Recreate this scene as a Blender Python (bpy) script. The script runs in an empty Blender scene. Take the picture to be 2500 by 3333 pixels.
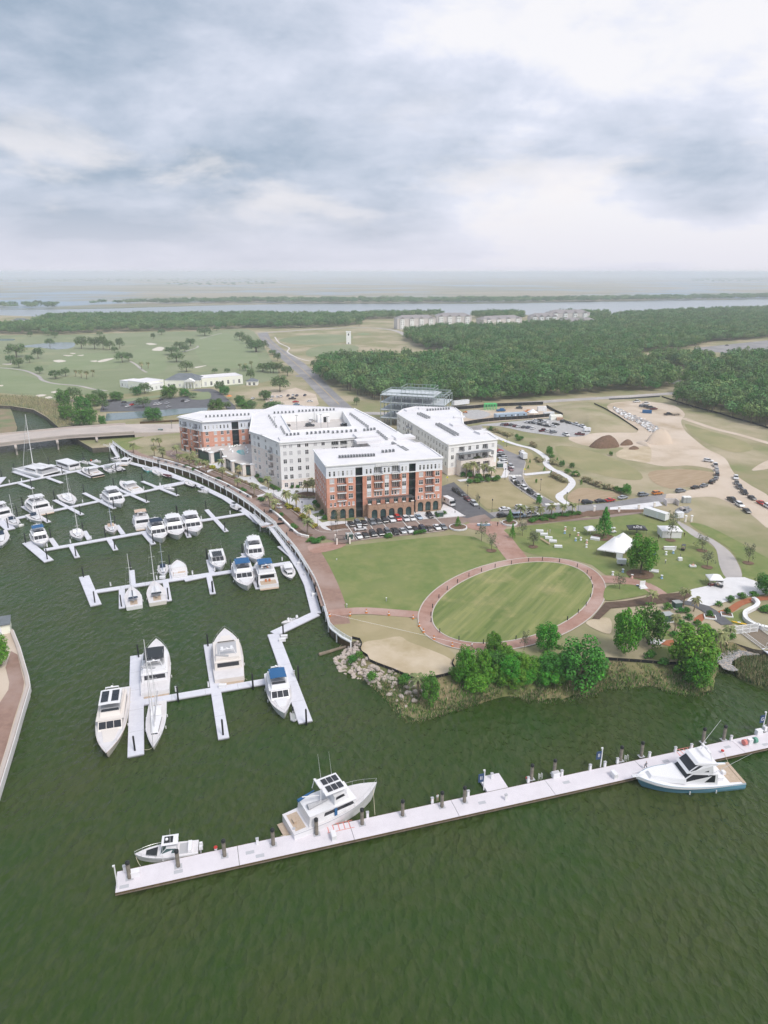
import bpy, math, random
from mathutils import Vector, Matrix
from mathutils.geometry import tessellate_polygon
random.seed(7)
R=math.radians
sc=bpy.context.scene
C=sc.collection
# ---------------------------------------------------------------- camera
F_PX,CAM_H=2250.0,92.0
PITCH=math.atan(781/F_PX)
cam=bpy.data.cameras.new('camera'); cam_o=bpy.data.objects.new('camera',cam); C.objects.link(cam_o)
cam.sensor_fit='VERTICAL'; cam.sensor_height=36; cam.sensor_width=27; cam.lens=F_PX/3333*36
cam.clip_start=.5; cam.clip_end=90000
cam_o.location=(0,0,CAM_H); cam_o.rotation_euler=(math.pi/2-PITCH,0,0)
sc.camera=cam_o
# ---------------------------------------------------------------- world: broken overcast
SUN_EL,SUN_AZ=R(52),R(140)          # azimuth clockwise from +Y: behind and right of the camera
wd=bpy.data.worlds.new('World'); sc.world=wd; wd.use_nodes=True
nt=wd.node_tree; nt.nodes.clear()
def N(t,**k):
    n=nt.nodes.new(t)
    for a,b in k.items(): setattr(n,a,b)
    return n
def link(a,b): nt.links.new(a,b)
def math_(op,a,b=None,clamp=False):
    n=N('ShaderNodeMath',operation=op,use_clamp=clamp)
    for i,v in enumerate((a,b)):
        if v is None: continue
        if isinstance(v,(int,float)): n.inputs[i].default_value=v
        else: link(v,n.inputs[i])
    return n.outputs[0]
def mixc(f,a,b):
    n=N('ShaderNodeMix',data_type='RGBA')
    for s,v in ((0,f),(6,a),(7,b)):
        if isinstance(v,(int,float)): n.inputs[s].default_value=v
        elif isinstance(v,tuple): n.inputs[s].default_value=(*v,1)
        else: link(v,n.inputs[s])
    return n.outputs[2]
def maprange(v,a,b,c=0,d=1,smooth=True):
    n=N('ShaderNodeMapRange',interpolation_type='SMOOTHSTEP' if smooth else 'LINEAR')
    link(v,n.inputs[0])
    for i,q in enumerate((a,b,c,d)): n.inputs[i+1].default_value=q
    return n.outputs[0]
tc=N('ShaderNodeTexCoord'); sep=N('ShaderNodeSeparateXYZ'); link(tc.outputs['Generated'],sep.inputs[0])
zc=math_('MAXIMUM',sep.outputs[2],0.0)
den=math_('ADD',zc,0.2)
SKY_A,SKY_B,SKY_C=(3.3,1.7,.4),(3.9,2.1,1.3),(3.1,5.5,2.1)
cmb=N('ShaderNodeCombineXYZ'); link(math_('DIVIDE',sep.outputs[0],den),cmb.inputs[0]); link(math_('DIVIDE',sep.outputs[1],den),cmb.inputs[1])
def noise(scale,detail,rough,dist,off,sx=1,sy=1,rz=0,src=None,sz=1):
    mp=N('ShaderNodeMapping'); link(src or cmb.outputs[0],mp.inputs[0]); mp.inputs[1].default_value=(off[0],off[1],off[2]); mp.inputs[3].default_value=(sx,sy,sz); mp.inputs[2].default_value=(0,0,rz)
    n=N('ShaderNodeTexNoise'); link(mp.outputs[0],n.inputs[0]); n.inputs['Scale'].default_value=scale; n.inputs['Detail'].default_value=detail
    n.inputs['Roughness'].default_value=rough; n.inputs['Distortion'].default_value=dist
    return n.outputs[0]
n1=noise(.9,5,.5,.25,SKY_A,.8,1.3,.5)
n2=noise(3.2,12,.58,.3,SKY_B,1,1,0,tc.outputs['Generated'],2.3)
n3=noise(.35,2,.5,.1,SKY_C,1,1.2,.4)
dens=math_('ADD',math_('MULTIPLY',n1,.46),math_('ADD',math_('MULTIPLY',n2,.38),math_('MULTIPLY',n3,.28)))
dens=math_('ADD',dens,maprange(sep.outputs[0],-.45,.45,.08,-.085))
n4=noise(6.5,10,.6,.2,(1.7,4.2,.8),1,1,0,tc.outputs['Generated'],2.0)
dens=math_('ADD',dens,math_('MULTIPLY',math_('SUBTRACT',n4,.5),.26))
dark=maprange(dens,.50,.70,0,1,False)
lit=maprange(dens,.45,.52,1,0)
sky=N('ShaderNodeTexSky',sky_type='NISHITA'); sky.sun_disc=False; sky.sun_elevation=SUN_EL; sky.sun_rotation=SUN_AZ; sky.altitude=10; sky.dust_density=3
cl=mixc(dark,(5.35,5.55,6.35),(2.3,2.9,3.7))
cl=mixc(math_('MULTIPLY',lit,.85),cl,(6.5,6.4,6.5))
puff=maprange(noise(4.2,10,.56,.2,(5.1,2.7,3.3),1,1,0,tc.outputs['Generated'],2.6),.50,.66)
band=math_('MULTIPLY',maprange(sep.outputs[2],.03,.08),maprange(sep.outputs[2],.12,.24,1,0))
cl=mixc(math_('MULTIPLY',math_('MULTIPLY',puff,band),.6),cl,(6.4,6.1,6.1))
hz=maprange(sep.outputs[2],-.02,.13,1,0)
cl=mixc(math_('MULTIPLY',hz,.8),cl,(5.35,5.3,5.95))
col=mixc(.95,sky.outputs[0],cl)
bg=N('ShaderNodeBackground'); link(col,bg.inputs[0]); bg.inputs[1].default_value=.1
out=N('ShaderNodeOutputWorld'); link(bg.outputs[0],out.inputs[0])
# ---------------------------------------------------------------- sun
sl=bpy.data.lights.new('sun','SUN'); sl.energy=1.5; sl.angle=R(14); sl.color=(1,.96,.9)
so=bpy.data.objects.new('sun',sl); C.objects.link(so)
sd=Vector((math.sin(SUN_AZ)*math.cos(SUN_EL),math.cos(SUN_AZ)*math.cos(SUN_EL),math.sin(SUN_EL)))
so.rotation_euler=sd.to_track_quat('Z','Y').to_euler(); so.location=(0,0,300)
# ---------------------------------------------------------------- exposure
HAZE=.00018
vs=sc.view_settings; vs.view_transform='Standard'; vs.look='None'; vs.exposure=.62; vs.gamma=1; vs.use_curve_mapping=False
sc.cycles.use_denoising=True; sc.cycles.max_bounces=5; sc.cycles.diffuse_bounces=2; sc.cycles.glossy_bounces=2; sc.cycles.transmission_bounces=2
sc.cycles.volume_bounces=1; sc.cycles.transparent_max_bounces=6; sc.cycles.caustics_reflective=False; sc.cycles.caustics_refractive=False
sc.cycles.use_adaptive_sampling=True; sc.cycles.adaptive_threshold=.02
# ================================================================ helpers
# photo pixels -> directions; the distance always comes from the plane z the thing stands on
REG={'F':(0,0,1.50693),'1':(0,850,.5425),'2':(800,850,.5425),'3':(1600,850,.5425),'4':(0,1350,.36166),'5':(500,1300,.36166),'6':(1000,1300,.36166),'7':(1500,1280,.36166),'8':(2000,1280,.30139),'9':(0,1650,.42194),'10':(600,1650,.42194),'11':(1000,1650,.5425),'12':(1700,1550,.48222),'13':(1050,2000,.48222),'14':(1700,1900,.48222),'15':(0,1950,.30139),'16':(250,2000,.48222),'17':(350,2400,.5425),'18':(1200,2350,.42194),'19':(1800,2250,.42194),'20':(1000,1480,.27125),'21':(560,1280,.27125),'22':(1280,1260,.22303),'23':(2100,1880,.24111)}
LAND=2.6
def W(r,x,y,z=LAND):
    o=REG[r]; X=o[0]+x*o[2]-1250; Y=o[1]+y*o[2]-1666.5
    d=(X,F_PX*math.cos(PITCH)-Y*math.sin(PITCH),-F_PX*math.sin(PITCH)-Y*math.cos(PITCH))
    t=(z-CAM_H)/d[2]
    return Vector((d[0]*t,d[1]*t,z))
def WL(r,pts,z=LAND): return [W(r,x,y,z) for x,y in pts]
def height_at(p,r,x,y):           # height above p whose picture row is y (for vertical things)
    o=REG[r]; Y=o[1]+y*o[2]-1666.5
    s,c=math.sin(PITCH),math.cos(PITCH)
    k=-Y/F_PX   # up/dep
    return CAM_H+(k*p.y*c-p.y*s)/(c+k*s)
def lin(c): return tuple((v/255/12.92 if v/255<=.04045 else ((v/255+.055)/1.055)**2.4) for v in c)
def S(r,g,b,k=1.15): return tuple(min(.9,v/k) for v in lin((r,g,b)))
MATS={}
def M(name,c1,c2=None,scale=1.,rough=.8,detail=5,bump=0,bscale=None,metal=0,spec=.3,stretch=None,lo=.35,hi=.65,c3=None,scale3=.05,rot=0,lo3=.45,hi3=.62):
    if name in MATS: return MATS[name]
    m=bpy.data.materials.new(name); m.use_nodes=True; t=m.node_tree; b=t.nodes['Principled BSDF']
    b.inputs['Roughness'].default_value=rough; b.inputs['Metallic'].default_value=metal; b.inputs['Specular IOR Level'].default_value=spec
    b.inputs['Base Color'].default_value=(*c1,1); m.diffuse_color=(*c1,1)
    def nz(sc_,st=None):
        tc=t.nodes.new('ShaderNodeTexCoord'); mp=t.nodes.new('ShaderNodeMapping'); t.links.new(tc.outputs['Object'],mp.inputs[0])
        if st and rot: mp.vector_type='TEXTURE'; mp.inputs[3].default_value=tuple(1/q for q in st)
        elif st: mp.inputs[3].default_value=st
        mp.inputs[2].default_value=(0,0,rot)
        n=t.nodes.new('ShaderNodeTexNoise'); t.links.new(mp.outputs[0],n.inputs[0]); n.inputs['Scale'].default_value=sc_; n.inputs['Detail'].default_value=detail; n.inputs['Roughness'].default_value=.6
        return n.outputs[0]
    def mx(f,a,b_,l,h):
        mr=t.nodes.new('ShaderNodeMapRange'); t.links.new(f,mr.inputs[0]); mr.inputs[1].default_value=l; mr.inputs[2].default_value=h
        x=t.nodes.new('ShaderNodeMix'); x.data_type='RGBA'; t.links.new(mr.outputs[0],x.inputs[0])
        for s,v in ((6,a),(7,b_)):
            if isinstance(v,tuple): x.inputs[s].default_value=(*v,1)
            else: t.links.new(v,x.inputs[s])
        return x.outputs[2]
    if c2:
        o=mx(nz(scale,stretch),c1,c2,lo,hi)
        if c3: o=mx(nz(scale3),o,c3,lo3,hi3)
        t.links.new(o,b.inputs['Base Color'])
    if bump:
        bp=t.nodes.new('ShaderNodeBump'); bp.inputs['Strength'].default_value=bump; bp.inputs['Distance'].default_value=.1
        t.links.new(nz(bscale or scale*4),bp.inputs['Height']); t.links.new(bp.outputs[0],b.inputs['Normal'])
    MATS[name]=m
    return m
def hue_jitter(m,amount=.25,h=.03):      # each copy of a thing gets its own shade
    t=m.node_tree; b=t.nodes['Principled BSDF']; oi=t.nodes.new('ShaderNodeObjectInfo'); hs=t.nodes.new('ShaderNodeHueSaturation')
    mr=t.nodes.new('ShaderNodeMapRange'); t.links.new(oi.outputs['Random'],mr.inputs[0]); mr.inputs[3].default_value=1-amount; mr.inputs[4].default_value=1+amount
    t.links.new(mr.outputs[0],hs.inputs['Value'])
    m2=t.nodes.new('ShaderNodeMath'); m2.operation='MULTIPLY'; m2.inputs[1].default_value=7.31; t.links.new(oi.outputs['Random'],m2.inputs[0])
    m3=t.nodes.new('ShaderNodeMath'); m3.operation='FRACT'; t.links.new(m2.outputs[0],m3.inputs[0])
    m4=t.nodes.new('ShaderNodeMapRange'); t.links.new(m3.outputs[0],m4.inputs[0]); m4.inputs[3].default_value=.5-h; m4.inputs[4].default_value=.5+h; t.links.new(m4.outputs[0],hs.inputs['Hue'])
    bc=b.inputs['Base Color']
    if bc.links: t.links.new(bc.links[0].from_socket,hs.inputs['Color'])
    else: hs.inputs['Color'].default_value=bc.default_value
    t.links.new(hs.outputs[0],bc)
class MB:
    def __init__(s): s.v=[]; s.f=[]; s.m=[]; s.mats=[]
    def mi(s,m):
        if m not in s.mats: s.mats.append(m)
        return s.mats.index(m)
    def add(s,vs,fs,m):
        o=len(s.v); s.v+=[tuple(v) for v in vs]; k=s.mi(m)
        for f in fs: s.f.append([o+i for i in f]); s.m.append(k)
    def box(s,x0,x1,y0,y1,z0,z1,m,T=None,taper=0,tx=None,ty=None):
        tx=taper if tx is None else tx; ty=taper if ty is None else ty
        vs=[Vector(p) for p in ((x0,y0,z0),(x1,y0,z0),(x1,y1,z0),(x0,y1,z0),(x0+tx,y0+ty,z1),(x1-tx,y0+ty,z1),(x1-tx,y1-ty,z1),(x0+tx,y1-ty,z1))]
        if T: vs=[T@v for v in vs]
        s.add(vs,[(3,2,1,0),(4,5,6,7),(0,1,5,4),(1,2,6,5),(2,3,7,6),(3,0,4,7)],m)
    def prism(s,pts,z0,z1,m,mtop=None,bottom=False):
        n=len(pts); pts=[(p[0],p[1]) for p in pts]
        a=sum(pts[i][0]*pts[(i+1)%n][1]-pts[(i+1)%n][0]*pts[i][1] for i in range(n))
        if a<0: pts=pts[::-1]
        tri=tessellate_polygon([[Vector((x,y,0)) for x,y in pts]])
        def up(t):
            a_,b_,c_=(pts[i] for i in t)
            return tuple(t) if (b_[0]-a_[0])*(c_[1]-a_[1])-(b_[1]-a_[1])*(c_[0]-a_[0])>0 else (t[0],t[2],t[1])
        tri=[up(t) for t in tri]
        s.add([(x,y,z1) for x,y in pts],tri,mtop or m)
        if z0<z1:
            vs=[(x,y,z0) for x,y in pts]+[(x,y,z1) for x,y in pts]
            s.add(vs,[(i,(i+1)%n,n+(i+1)%n,n+i) for i in range(n)],m)
            if bottom: s.add([(x,y,z0) for x,y in pts],[t[::-1] for t in tri],m)
    def tube(s,a,b,r0,m,r1=None,n=6,cap=True):
        a=Vector(a); b=Vector(b); r1=r0 if r1 is None else r1
        d=(b-a).normalized(); u=d.cross(Vector((0,0,1)) if abs(d.z)<.95 else Vector((1,0,0))).normalized(); w=d.cross(u)
        vs=[]
        for p,r in ((a,r0),(b,r1)):
            for i in range(n):
                t=2*math.pi*i/n; vs.append(p+u*(r*math.cos(t))+w*(r*math.sin(t)))
        fs=[(i,n+i,n+(i+1)%n,(i+1)%n) for i in range(n)]
        if cap: fs+=[tuple(range(n)),tuple(range(2*n-1,n-1,-1))]
        s.add(vs,fs,m)
    def path(s,pts,r,m,n=5):
        for a,b in zip(pts,pts[1:]): s.tube(a,b,r,m,n=n)
    def lathe(s,prof,m,n=12,c=(0,0,0)):
        vs=[]
        for r,z in prof:
            for i in range(n):
                t=2*math.pi*i/n; vs.append((c[0]+r*math.cos(t),c[1]+r*math.sin(t),c[2]+z))
        k=len(prof); fs=[(j*n+i,j*n+(i+1)%n,(j+1)*n+(i+1)%n,(j+1)*n+i) for j in range(k-1) for i in range(n)]
        fs+=[tuple(range(n-1,-1,-1)),tuple(range((k-1)*n,k*n))]
        s.add(vs,fs,m)
    def ball(s,c,r,m,n=8,sz=1):
        s.lathe([(r*math.sin(math.pi*k/6)+.001,-r*sz*math.cos(math.pi*k/6)) for k in range(7)],m,n,c)
    def loft(s,rings,m,cap0=True,cap1=True,closed=True):
        n=len(rings[0]); vs=[p for r in rings for p in r]
        rng=range(n if closed else n-1)
        fs=[(j*n+i,j*n+(i+1)%n,(j+1)*n+(i+1)%n,(j+1)*n+i) for j in range(len(rings)-1) for i in rng]
        if cap0: fs.append(tuple(range(n-1,-1,-1)))
        if cap1: fs.append(tuple(range((len(rings)-1)*n,len(rings)*n)))
        s.add(vs,fs,m)
    def quad(s,a,b,c,d,m): s.add([a,b,c,d],[(0,1,2,3)],m)
    def mesh(s,name,smooth=False):
        me=bpy.data.meshes.new(name); me.from_pydata(s.v,[],s.f); 
        for m in s.mats: me.materials.append(MATS[m] if isinstance(m,str) else m)
        me.polygons.foreach_set('material_index',s.m)
        if smooth: me.polygons.foreach_set('use_smooth',[True]*len(s.f))
        me.update(); return me
    def build(s,name,parent=None,loc=(0,0,0),rz=0,smooth=False):
        return put(name,s.mesh(name,smooth),parent,loc,rz)
def put(name,me,parent=None,loc=(0,0,0),rz=0,scale=None):
    o=bpy.data.objects.new(name,me); C.objects.link(o); o.location=loc; o.rotation_euler=(0,0,rz)
    if scale: o.scale=scale if isinstance(scale,(tuple,list)) else (scale,)*3
    if parent: o.parent=parent
    return o
def tag(o,label,cat,group=None):
    o['label']=label; o['category']=cat
    if group: o['group']=group
    return o
def thing(name,label,cat,loc=(0,0,0),rz=0,group=None,scale=None):
    return tag(put(name,None,None,loc,rz,scale),label,cat,group)
KIDS={}
def copy_tree(o,parent=None,loc=None,rz=None,scale=None,label=None,group=None):
    c=o.copy(); C.objects.link(c); c.parent=parent
    if loc is not None: c.location=loc
    if rz is not None: c.rotation_euler=(0,0,rz)
    if scale is not None: c.scale=scale if isinstance(scale,(tuple,list)) else (scale,)*3
    if label: c['label']=label
    if group: c['group']=group
    if o not in KIDS: KIDS[o]=list(o.children)
    for ch in KIDS[o]: copy_tree(ch,c)
    return c
def struct(o,kind='structure'): o['kind']=kind; return o
def cr(pts,n=4,closed=True):       # Catmull-Rom through ground points
    out=[]; k=len(pts)
    for i in range(k if closed else k-1):
        g=(lambda j: pts[j%k]) if closed else (lambda j: pts[min(max(j,0),k-1)])
        p0,p1,p2,p3=g(i-1),g(i),g(i+1),g(i+2)
        for q in range(n):
            t=q/n; out.append(.5*((2*p1)+(p2-p0)*t+(2*p0-5*p1+4*p2-p3)*t*t+(3*p1-p0-3*p2+p3)*t**3))
    if not closed: out.append(pts[-1])
    return out
def ribbon(pts,w,off=0):          # polygon round a polyline of width w
    L,Rr=[],[]
    for i,p in enumerate(pts):
        a=pts[max(i-1,0)]; b=pts[min(i+1,len(pts)-1)]
        d=Vector((b.x-a.x,b.y-a.y)).normalized(); nrm=Vector((-d.y,d.x))
        L.append(Vector((p.x+nrm.x*(off+w/2),p.y+nrm.y*(off+w/2),p.z))); Rr.append(Vector((p.x+nrm.x*(off-w/2),p.y+nrm.y*(off-w/2),p.z)))
    return L,Rr
EPS=[0]
def eps(): EPS[0]+=1; return EPS[0]*.00013
def sheet(name,pts,z,m,smooth=0,skirt=0.0):
    z+=eps()
    if smooth: pts=cr([Vector((p.x,p.y,0)) for p in pts],smooth)
    b=MB(); b.prism(pts,z-skirt,z,m); return struct(b.build(name))
def strip(name,pts,w,z,m,smooth=0,off=0,skirt=0.):
    z+=eps()
    if smooth: pts=cr([Vector((p.x,p.y,0)) for p in pts],smooth,False)
    L,Q=ribbon(pts,w,off); n=len(L); b=MB()
    vs=[(p.x,p.y,z) for p in L]+[(p.x,p.y,z) for p in Q]
    b.add(vs,[(n+i,n+i+1,i+1,i) for i in range(n-1)],m)
    if skirt:
        lo=[(x,y,z-skirt) for x,y,_ in vs]
        b.add(vs+lo,[(i,i+1,2*n+i+1,2*n+i) for i in range(n-1)]+[(n+i+1,n+i,3*n+i,3*n+i+1) for i in range(n-1)]+[(0,2*n,3*n,n),(n-1,2*n-1,4*n-1,3*n-1)],m)
    return struct(b.build(name))
def inside(p,poly):
    x,y=p[0],p[1]; c=False; j=len(poly)-1
    for i in range(len(poly)):
        xi,yi=poly[i][0],poly[i][1]; xj,yj=poly[j][0],poly[j][1]
        if (yi>y)!=(yj>y) and x<(xj-xi)*(y-yi)/(yj-yi)+xi: c=not c
        j=i
    return c
ORD=['first','second','third','fourth','fifth','sixth','seventh','eighth','ninth','tenth','eleventh','twelfth','thirteenth','fourteenth','fifteenth','sixteenth','seventeenth','eighteenth','nineteenth','twentieth']
def bearing(a,b): return math.atan2(b.y-a.y,b.x-a.x)
# ================================================================ materials of the setting
def water_mat():
    m=M('water',S(66,92,50),rough=.07,spec=.32); t=m.node_tree; b=t.nodes['Principled BSDF']; b.inputs['IOR'].default_value=1.33
    tc=t.nodes.new('ShaderNodeTexCoord')
    def nz(s,st,det,rz=0):
        mp=t.nodes.new('ShaderNodeMapping'); t.links.new(tc.outputs['Object'],mp.inputs[0]); mp.inputs[3].default_value=st; mp.inputs[2].default_value=(0,0,rz)
        n=t.nodes.new('ShaderNodeTexNoise'); t.links.new(mp.outputs[0],n.inputs[0]); n.inputs['Scale'].default_value=s; n.inputs['Detail'].default_value=det; n.inputs['Distortion'].default_value=.4; return n.outputs[0]
    # colour: silty patches, with the ripples' sky light painted over in paler streaks
    big=nz(.03,(1,1,1),4); mr=t.nodes.new('ShaderNodeMapRange'); t.links.new(big,mr.inputs[0]); mr.inputs[1].default_value=.35; mr.inputs[2].default_value=.7
    ripple_light=nz(.9,(1,.45,1),6,.4); mr2=t.nodes.new('ShaderNodeMapRange'); t.links.new(ripple_light,mr2.inputs[0]); mr2.inputs[1].default_value=.42; mr2.inputs[2].default_value=.78; mr2.inputs[4].default_value=.45
    x=t.nodes.new('ShaderNodeMix'); x.data_type='RGBA'; t.links.new(mr.outputs[0],x.inputs[0]); x.inputs[6].default_value=(.021,.057,.006,1); x.inputs[7].default_value=(.046,.063,.014,1)
    y=t.nodes.new('ShaderNodeMix'); y.data_type='RGBA'; t.links.new(mr2.outputs[0],y.inputs[0]); t.links.new(x.outputs[2],y.inputs[6]); y.inputs[7].default_value=(.085,.095,.046,1)
    t.links.new(y.outputs[2],b.inputs['Base Color'])
    vm=t.nodes.new('ShaderNodeMapping'); t.links.new(tc.outputs['Object'],vm.inputs[0]); vm.inputs[3].default_value=(1,.62,1); vm.inputs[2].default_value=(0,0,.5)
    dn=t.nodes.new('ShaderNodeTexNoise'); t.links.new(vm.outputs[0],dn.inputs[0]); dn.inputs['Scale'].default_value=.8; dn.inputs['Detail'].default_value=2
    va=t.nodes.new('ShaderNodeVectorMath'); va.operation='MULTIPLY_ADD'; t.links.new(dn.outputs['Color'],va.inputs[0]); va.inputs[1].default_value=(1.6,1.6,0); t.links.new(vm.outputs[0],va.inputs[2])
    vo=t.nodes.new('ShaderNodeTexVoronoi'); t.links.new(va.outputs[0],vo.inputs[0]); vo.inputs['Scale'].default_value=.62; w1=vo.outputs['Distance']; w2=nz(1.9,(1,.6,1),3,-.2)
    ad=t.nodes.new('ShaderNodeMath'); ad.operation='MULTIPLY_ADD'; t.links.new(w2,ad.inputs[0]); ad.inputs[1].default_value=.4; t.links.new(w1,ad.inputs[2])
    chop=t.nodes.new('ShaderNodeMapRange'); t.links.new(big,chop.inputs[0]); chop.inputs[1].default_value=.3; chop.inputs[2].default_value=.7; chop.inputs[3].default_value=.5; chop.inputs[4].default_value=1
    bp=t.nodes.new('ShaderNodeBump'); bp.inputs['Distance'].default_value=.7; t.links.new(chop.outputs[0],bp.inputs['Strength']); t.links.new(ad.outputs[0],bp.inputs['Height']); t.links.new(bp.outputs[0],b.inputs['Normal'])
water_mat()
M('river',S(150,160,168),S(160,168,176),scale=.004,rough=.3,spec=.5)
M('pond',S(110,128,130),rough=.15,spec=.5)
M('dry_grass',S(160,150,118),S(138,142,98),scale=.06,rough=.95,c3=S(186,172,146),scale3=.018,detail=7,bump=.3,bscale=3)
M('golf_grass',S(146,152,120),S(130,142,104),scale=.012,rough=.95,c3=S(164,162,124),scale3=.02,detail=6,lo3=.55,hi3=.75)
M('soft_field',S(156,152,112),S(146,146,104),scale=.05,rough=.95,c3=S(172,160,124),scale3=.03,detail=8,bump=.3,bscale=3)
M('fairway',S(134,148,108),S(144,154,118),scale=.03,rough=.95)
M('lawn',S(140,145,92),S(114,132,74),scale=.2,rough=.95,c3=S(156,150,108),scale3=.05,detail=7,bump=.2,bscale=4,lo3=.55,hi3=.75)
M('tan_lawn',S(178,164,130),S(160,150,112),scale=.12,rough=.95,detail=7,bump=.2,bscale=3)
M('oval_lawn',S(150,152,102),S(112,128,72),scale=.35,rough=.95,detail=6,stretch=(1,.05,1),rot=-.58,c3=S(168,160,116),scale3=.08,lo3=.55,hi3=.75,bump=.15,bscale=4)
def sod():
    t=MATS['oval_lawn'].node_tree; b=t.nodes['Principled BSDF']; old=b.inputs['Base Color'].links[0].from_socket
    tc=t.nodes.new('ShaderNodeTexCoord'); mp=t.nodes.new('ShaderNodeMapping'); mp.vector_type='TEXTURE'; mp.inputs[2].default_value=(0,0,1.02); t.links.new(tc.outputs['Object'],mp.inputs[0])
    k=t.nodes.new('ShaderNodeTexBrick'); t.links.new(mp.outputs[0],k.inputs[0]); k.inputs['Color1'].default_value=(1.12,1.1,1.0,1); k.inputs['Color2'].default_value=(.82,.88,.8,1); k.inputs['Scale'].default_value=1; k.inputs['Mortar Size'].default_value=0; k.inputs['Brick Width'].default_value=9; k.inputs['Row Height'].default_value=.9; k.offset=.37
    x=t.nodes.new('ShaderNodeMix'); x.data_type='RGBA'; x.blend_type='MULTIPLY'; x.inputs[0].default_value=.85; t.links.new(old,x.inputs[6]); t.links.new(k.outputs[0],x.inputs[7]); t.links.new(x.outputs[2],b.inputs['Base Color'])
sod()
M('sand',S(212,196,172),S(190,172,142),scale=.12,rough=.95,c3=S(170,154,116),scale3=.05,detail=8,lo3=.55,hi3=.7)
M('dirt',S(220,204,188),S(206,188,168),scale=.05,rough=.95,detail=8,c3=S(176,156,128),scale3=.03,lo3=.52,hi3=.72)
M('bunker_sand',S(232,224,214),S(222,212,198),scale=.3,rough=.9)
M('gravel',S(196,194,194),S(178,176,176),scale=.6,rough=.95,detail=8)
M('asphalt',S(150,148,150),S(138,136,138),scale=.3,rough=.9,detail=6,c3=S(166,162,162),scale3=.06)
M('dark_asphalt',S(112,112,116),S(100,100,104),scale=.3,rough=.9,detail=6)
M('road_grey',S(190,184,182),S(176,170,168),scale=.15,rough=.9,detail=6,c3=S(200,192,186),scale3=.04)
M('road_paint',S(238,236,232),rough=.8)
M('yellow_paint',S(206,178,112),rough=.8)
M('concrete',S(226,220,218),S(214,208,204),scale=.35,rough=.85,detail=6)
M('bridge_concrete',S(206,194,186),S(190,180,174),scale=.12,rough=.9,detail=6)
M('white_concrete',S(238,236,238),S(228,226,228),scale=.4,rough=.8)
M('kerb',S(206,196,188),rough=.85)
M('paver_brown',S(152,132,122),S(140,120,112),scale=.5,rough=.9,detail=8,c3=S(160,142,134),scale3=.08)
M('brick_paver',S(182,146,132),S(168,130,116),scale=.6,rough=.9,detail=8,c3=S(194,166,156),scale3=.07)
M('promenade_brick',S(166,136,122),S(150,122,110),scale=.7,rough=.9,detail=8,c3=S(174,150,140),scale3=.07)
M('orange_clay',S(186,120,88),S(170,106,76),scale=.3,rough=.95,detail=8)
M('mulch',S(112,92,80),S(92,76,64),scale=.8,rough=1,detail=8)
M('mulch_bed',S(136,108,92),S(112,92,74),scale=.9,rough=1,detail=8)
M('tilled',S(184,162,136),S(170,148,120),scale=.25,rough=.95,detail=5,stretch=(.5,3,1),rot=.5)
M('mud',S(158,142,110),S(126,126,84),scale=.25,rough=.95,detail=8,c3=S(112,124,72),scale3=.09,bump=.5,bscale=2)
M('marsh',S(160,140,118),S(136,130,100),scale=.08,rough=.95,detail=8,c3=S(118,134,92),scale3=.05)
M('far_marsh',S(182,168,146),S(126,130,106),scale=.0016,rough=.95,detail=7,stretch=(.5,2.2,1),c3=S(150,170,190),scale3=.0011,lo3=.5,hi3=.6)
M('forest_floor',S(70,84,56),S(90,88,62),scale=.08,rough=1)
M('seawall',S(118,110,100),S(84,80,74),scale=.6,rough=.9)
M('timber',S(150,136,120),S(128,116,102),scale=1.2,rough=.9)
# ================================================================ water and land
b=MB(); b.prism([Vector(p) for p in ((-3000,-500),(3000,-500),(3000,1250),(-3000,1250))],0,0,'water'); struct(b.build('water'))
b=MB(); b.prism([Vector(p) for p in ((-9000,1250.02),(9000,1250.02),(9000,5000),(-9000,5000))],0,0,'river'); struct(b.build('river'))
PROM=WL('4',[(1015,250),(1180,365)])+WL('5',[(0,562),(330,655),(640,800),(850,932),(1000,1048),(1110,1135)])+WL('10',[(690,130),(800,255),(870,340),(940,450),(1010,570),(1060,700),(1100,830),(1122,915)])
PROM=cr(PROM,3,False)
RAILEND=WL('10',[(1140,940),(1215,1000),(1290,1040)])
BANK_TOP=WL('13',[(215,180),(262,195),(245,250),(300,285),(330,325),(480,372),(620,425),(740,422),(890,390),(980,400),(1100,450),(1280,450),(1480,420),(1640,400)])+WL('14',[(200,480),(420,500),(560,500),(800,528),(960,540),(1100,528),(1200,470),(1260,420),(1290,395),(1420,395),(1560,440),(1600,446),(1700,452)])
WATERLINE=WL('13',[(195,205),(110,290),(90,310),(130,385),(270,440),(400,545),(500,640),(540,700),(660,715),(800,680),(1000,622),(1200,560),(1300,560),(1420,592)],0)+WL('14',[(0,770),(110,800),(330,782),(490,745),(560,705),(700,705),(880,692),(960,725),(1060,745),(1200,752),(1290,720),(1310,640),(1330,598),(1400,580),(1440,590),(1470,540),(1600,480),(1700,470)],0)
CREEK=WL('4',[(985,290),(830,300)])+[W('4',620,180,LAND)]+WL('1',[(560,1010),(440,985),(350,995),(280,935),(200,890),(60,868),(-200,860),(-500,860)])
near=PROM+RAILEND+BANK_TOP+[Vector((400,180,0)),Vector((2600,400,0)),Vector((2600,1560,0))]+WL('3',[(1659,290),(1000,318),(500,322),(0,322)])+WL('1',[(1500,318),(800,330),(300,335),(0,325)])+[Vector((-2000,1500,0)),Vector((-1200,500,0))]+CREEK[::-1]
b=MB(); b.prism(near,-1.5,LAND,'seawall','dry_grass'); struct(b.build('ground'))
far=WL('1',[(-900,300),(0,292),(300,290),(700,283),(950,275),(1300,265),(1659,258)],0)+WL('2',[(300,256),(800,256),(1300,256),(1659,252)],0)+WL('3',[(400,246),(900,240),(1659,228),(2400,214)],0)
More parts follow.
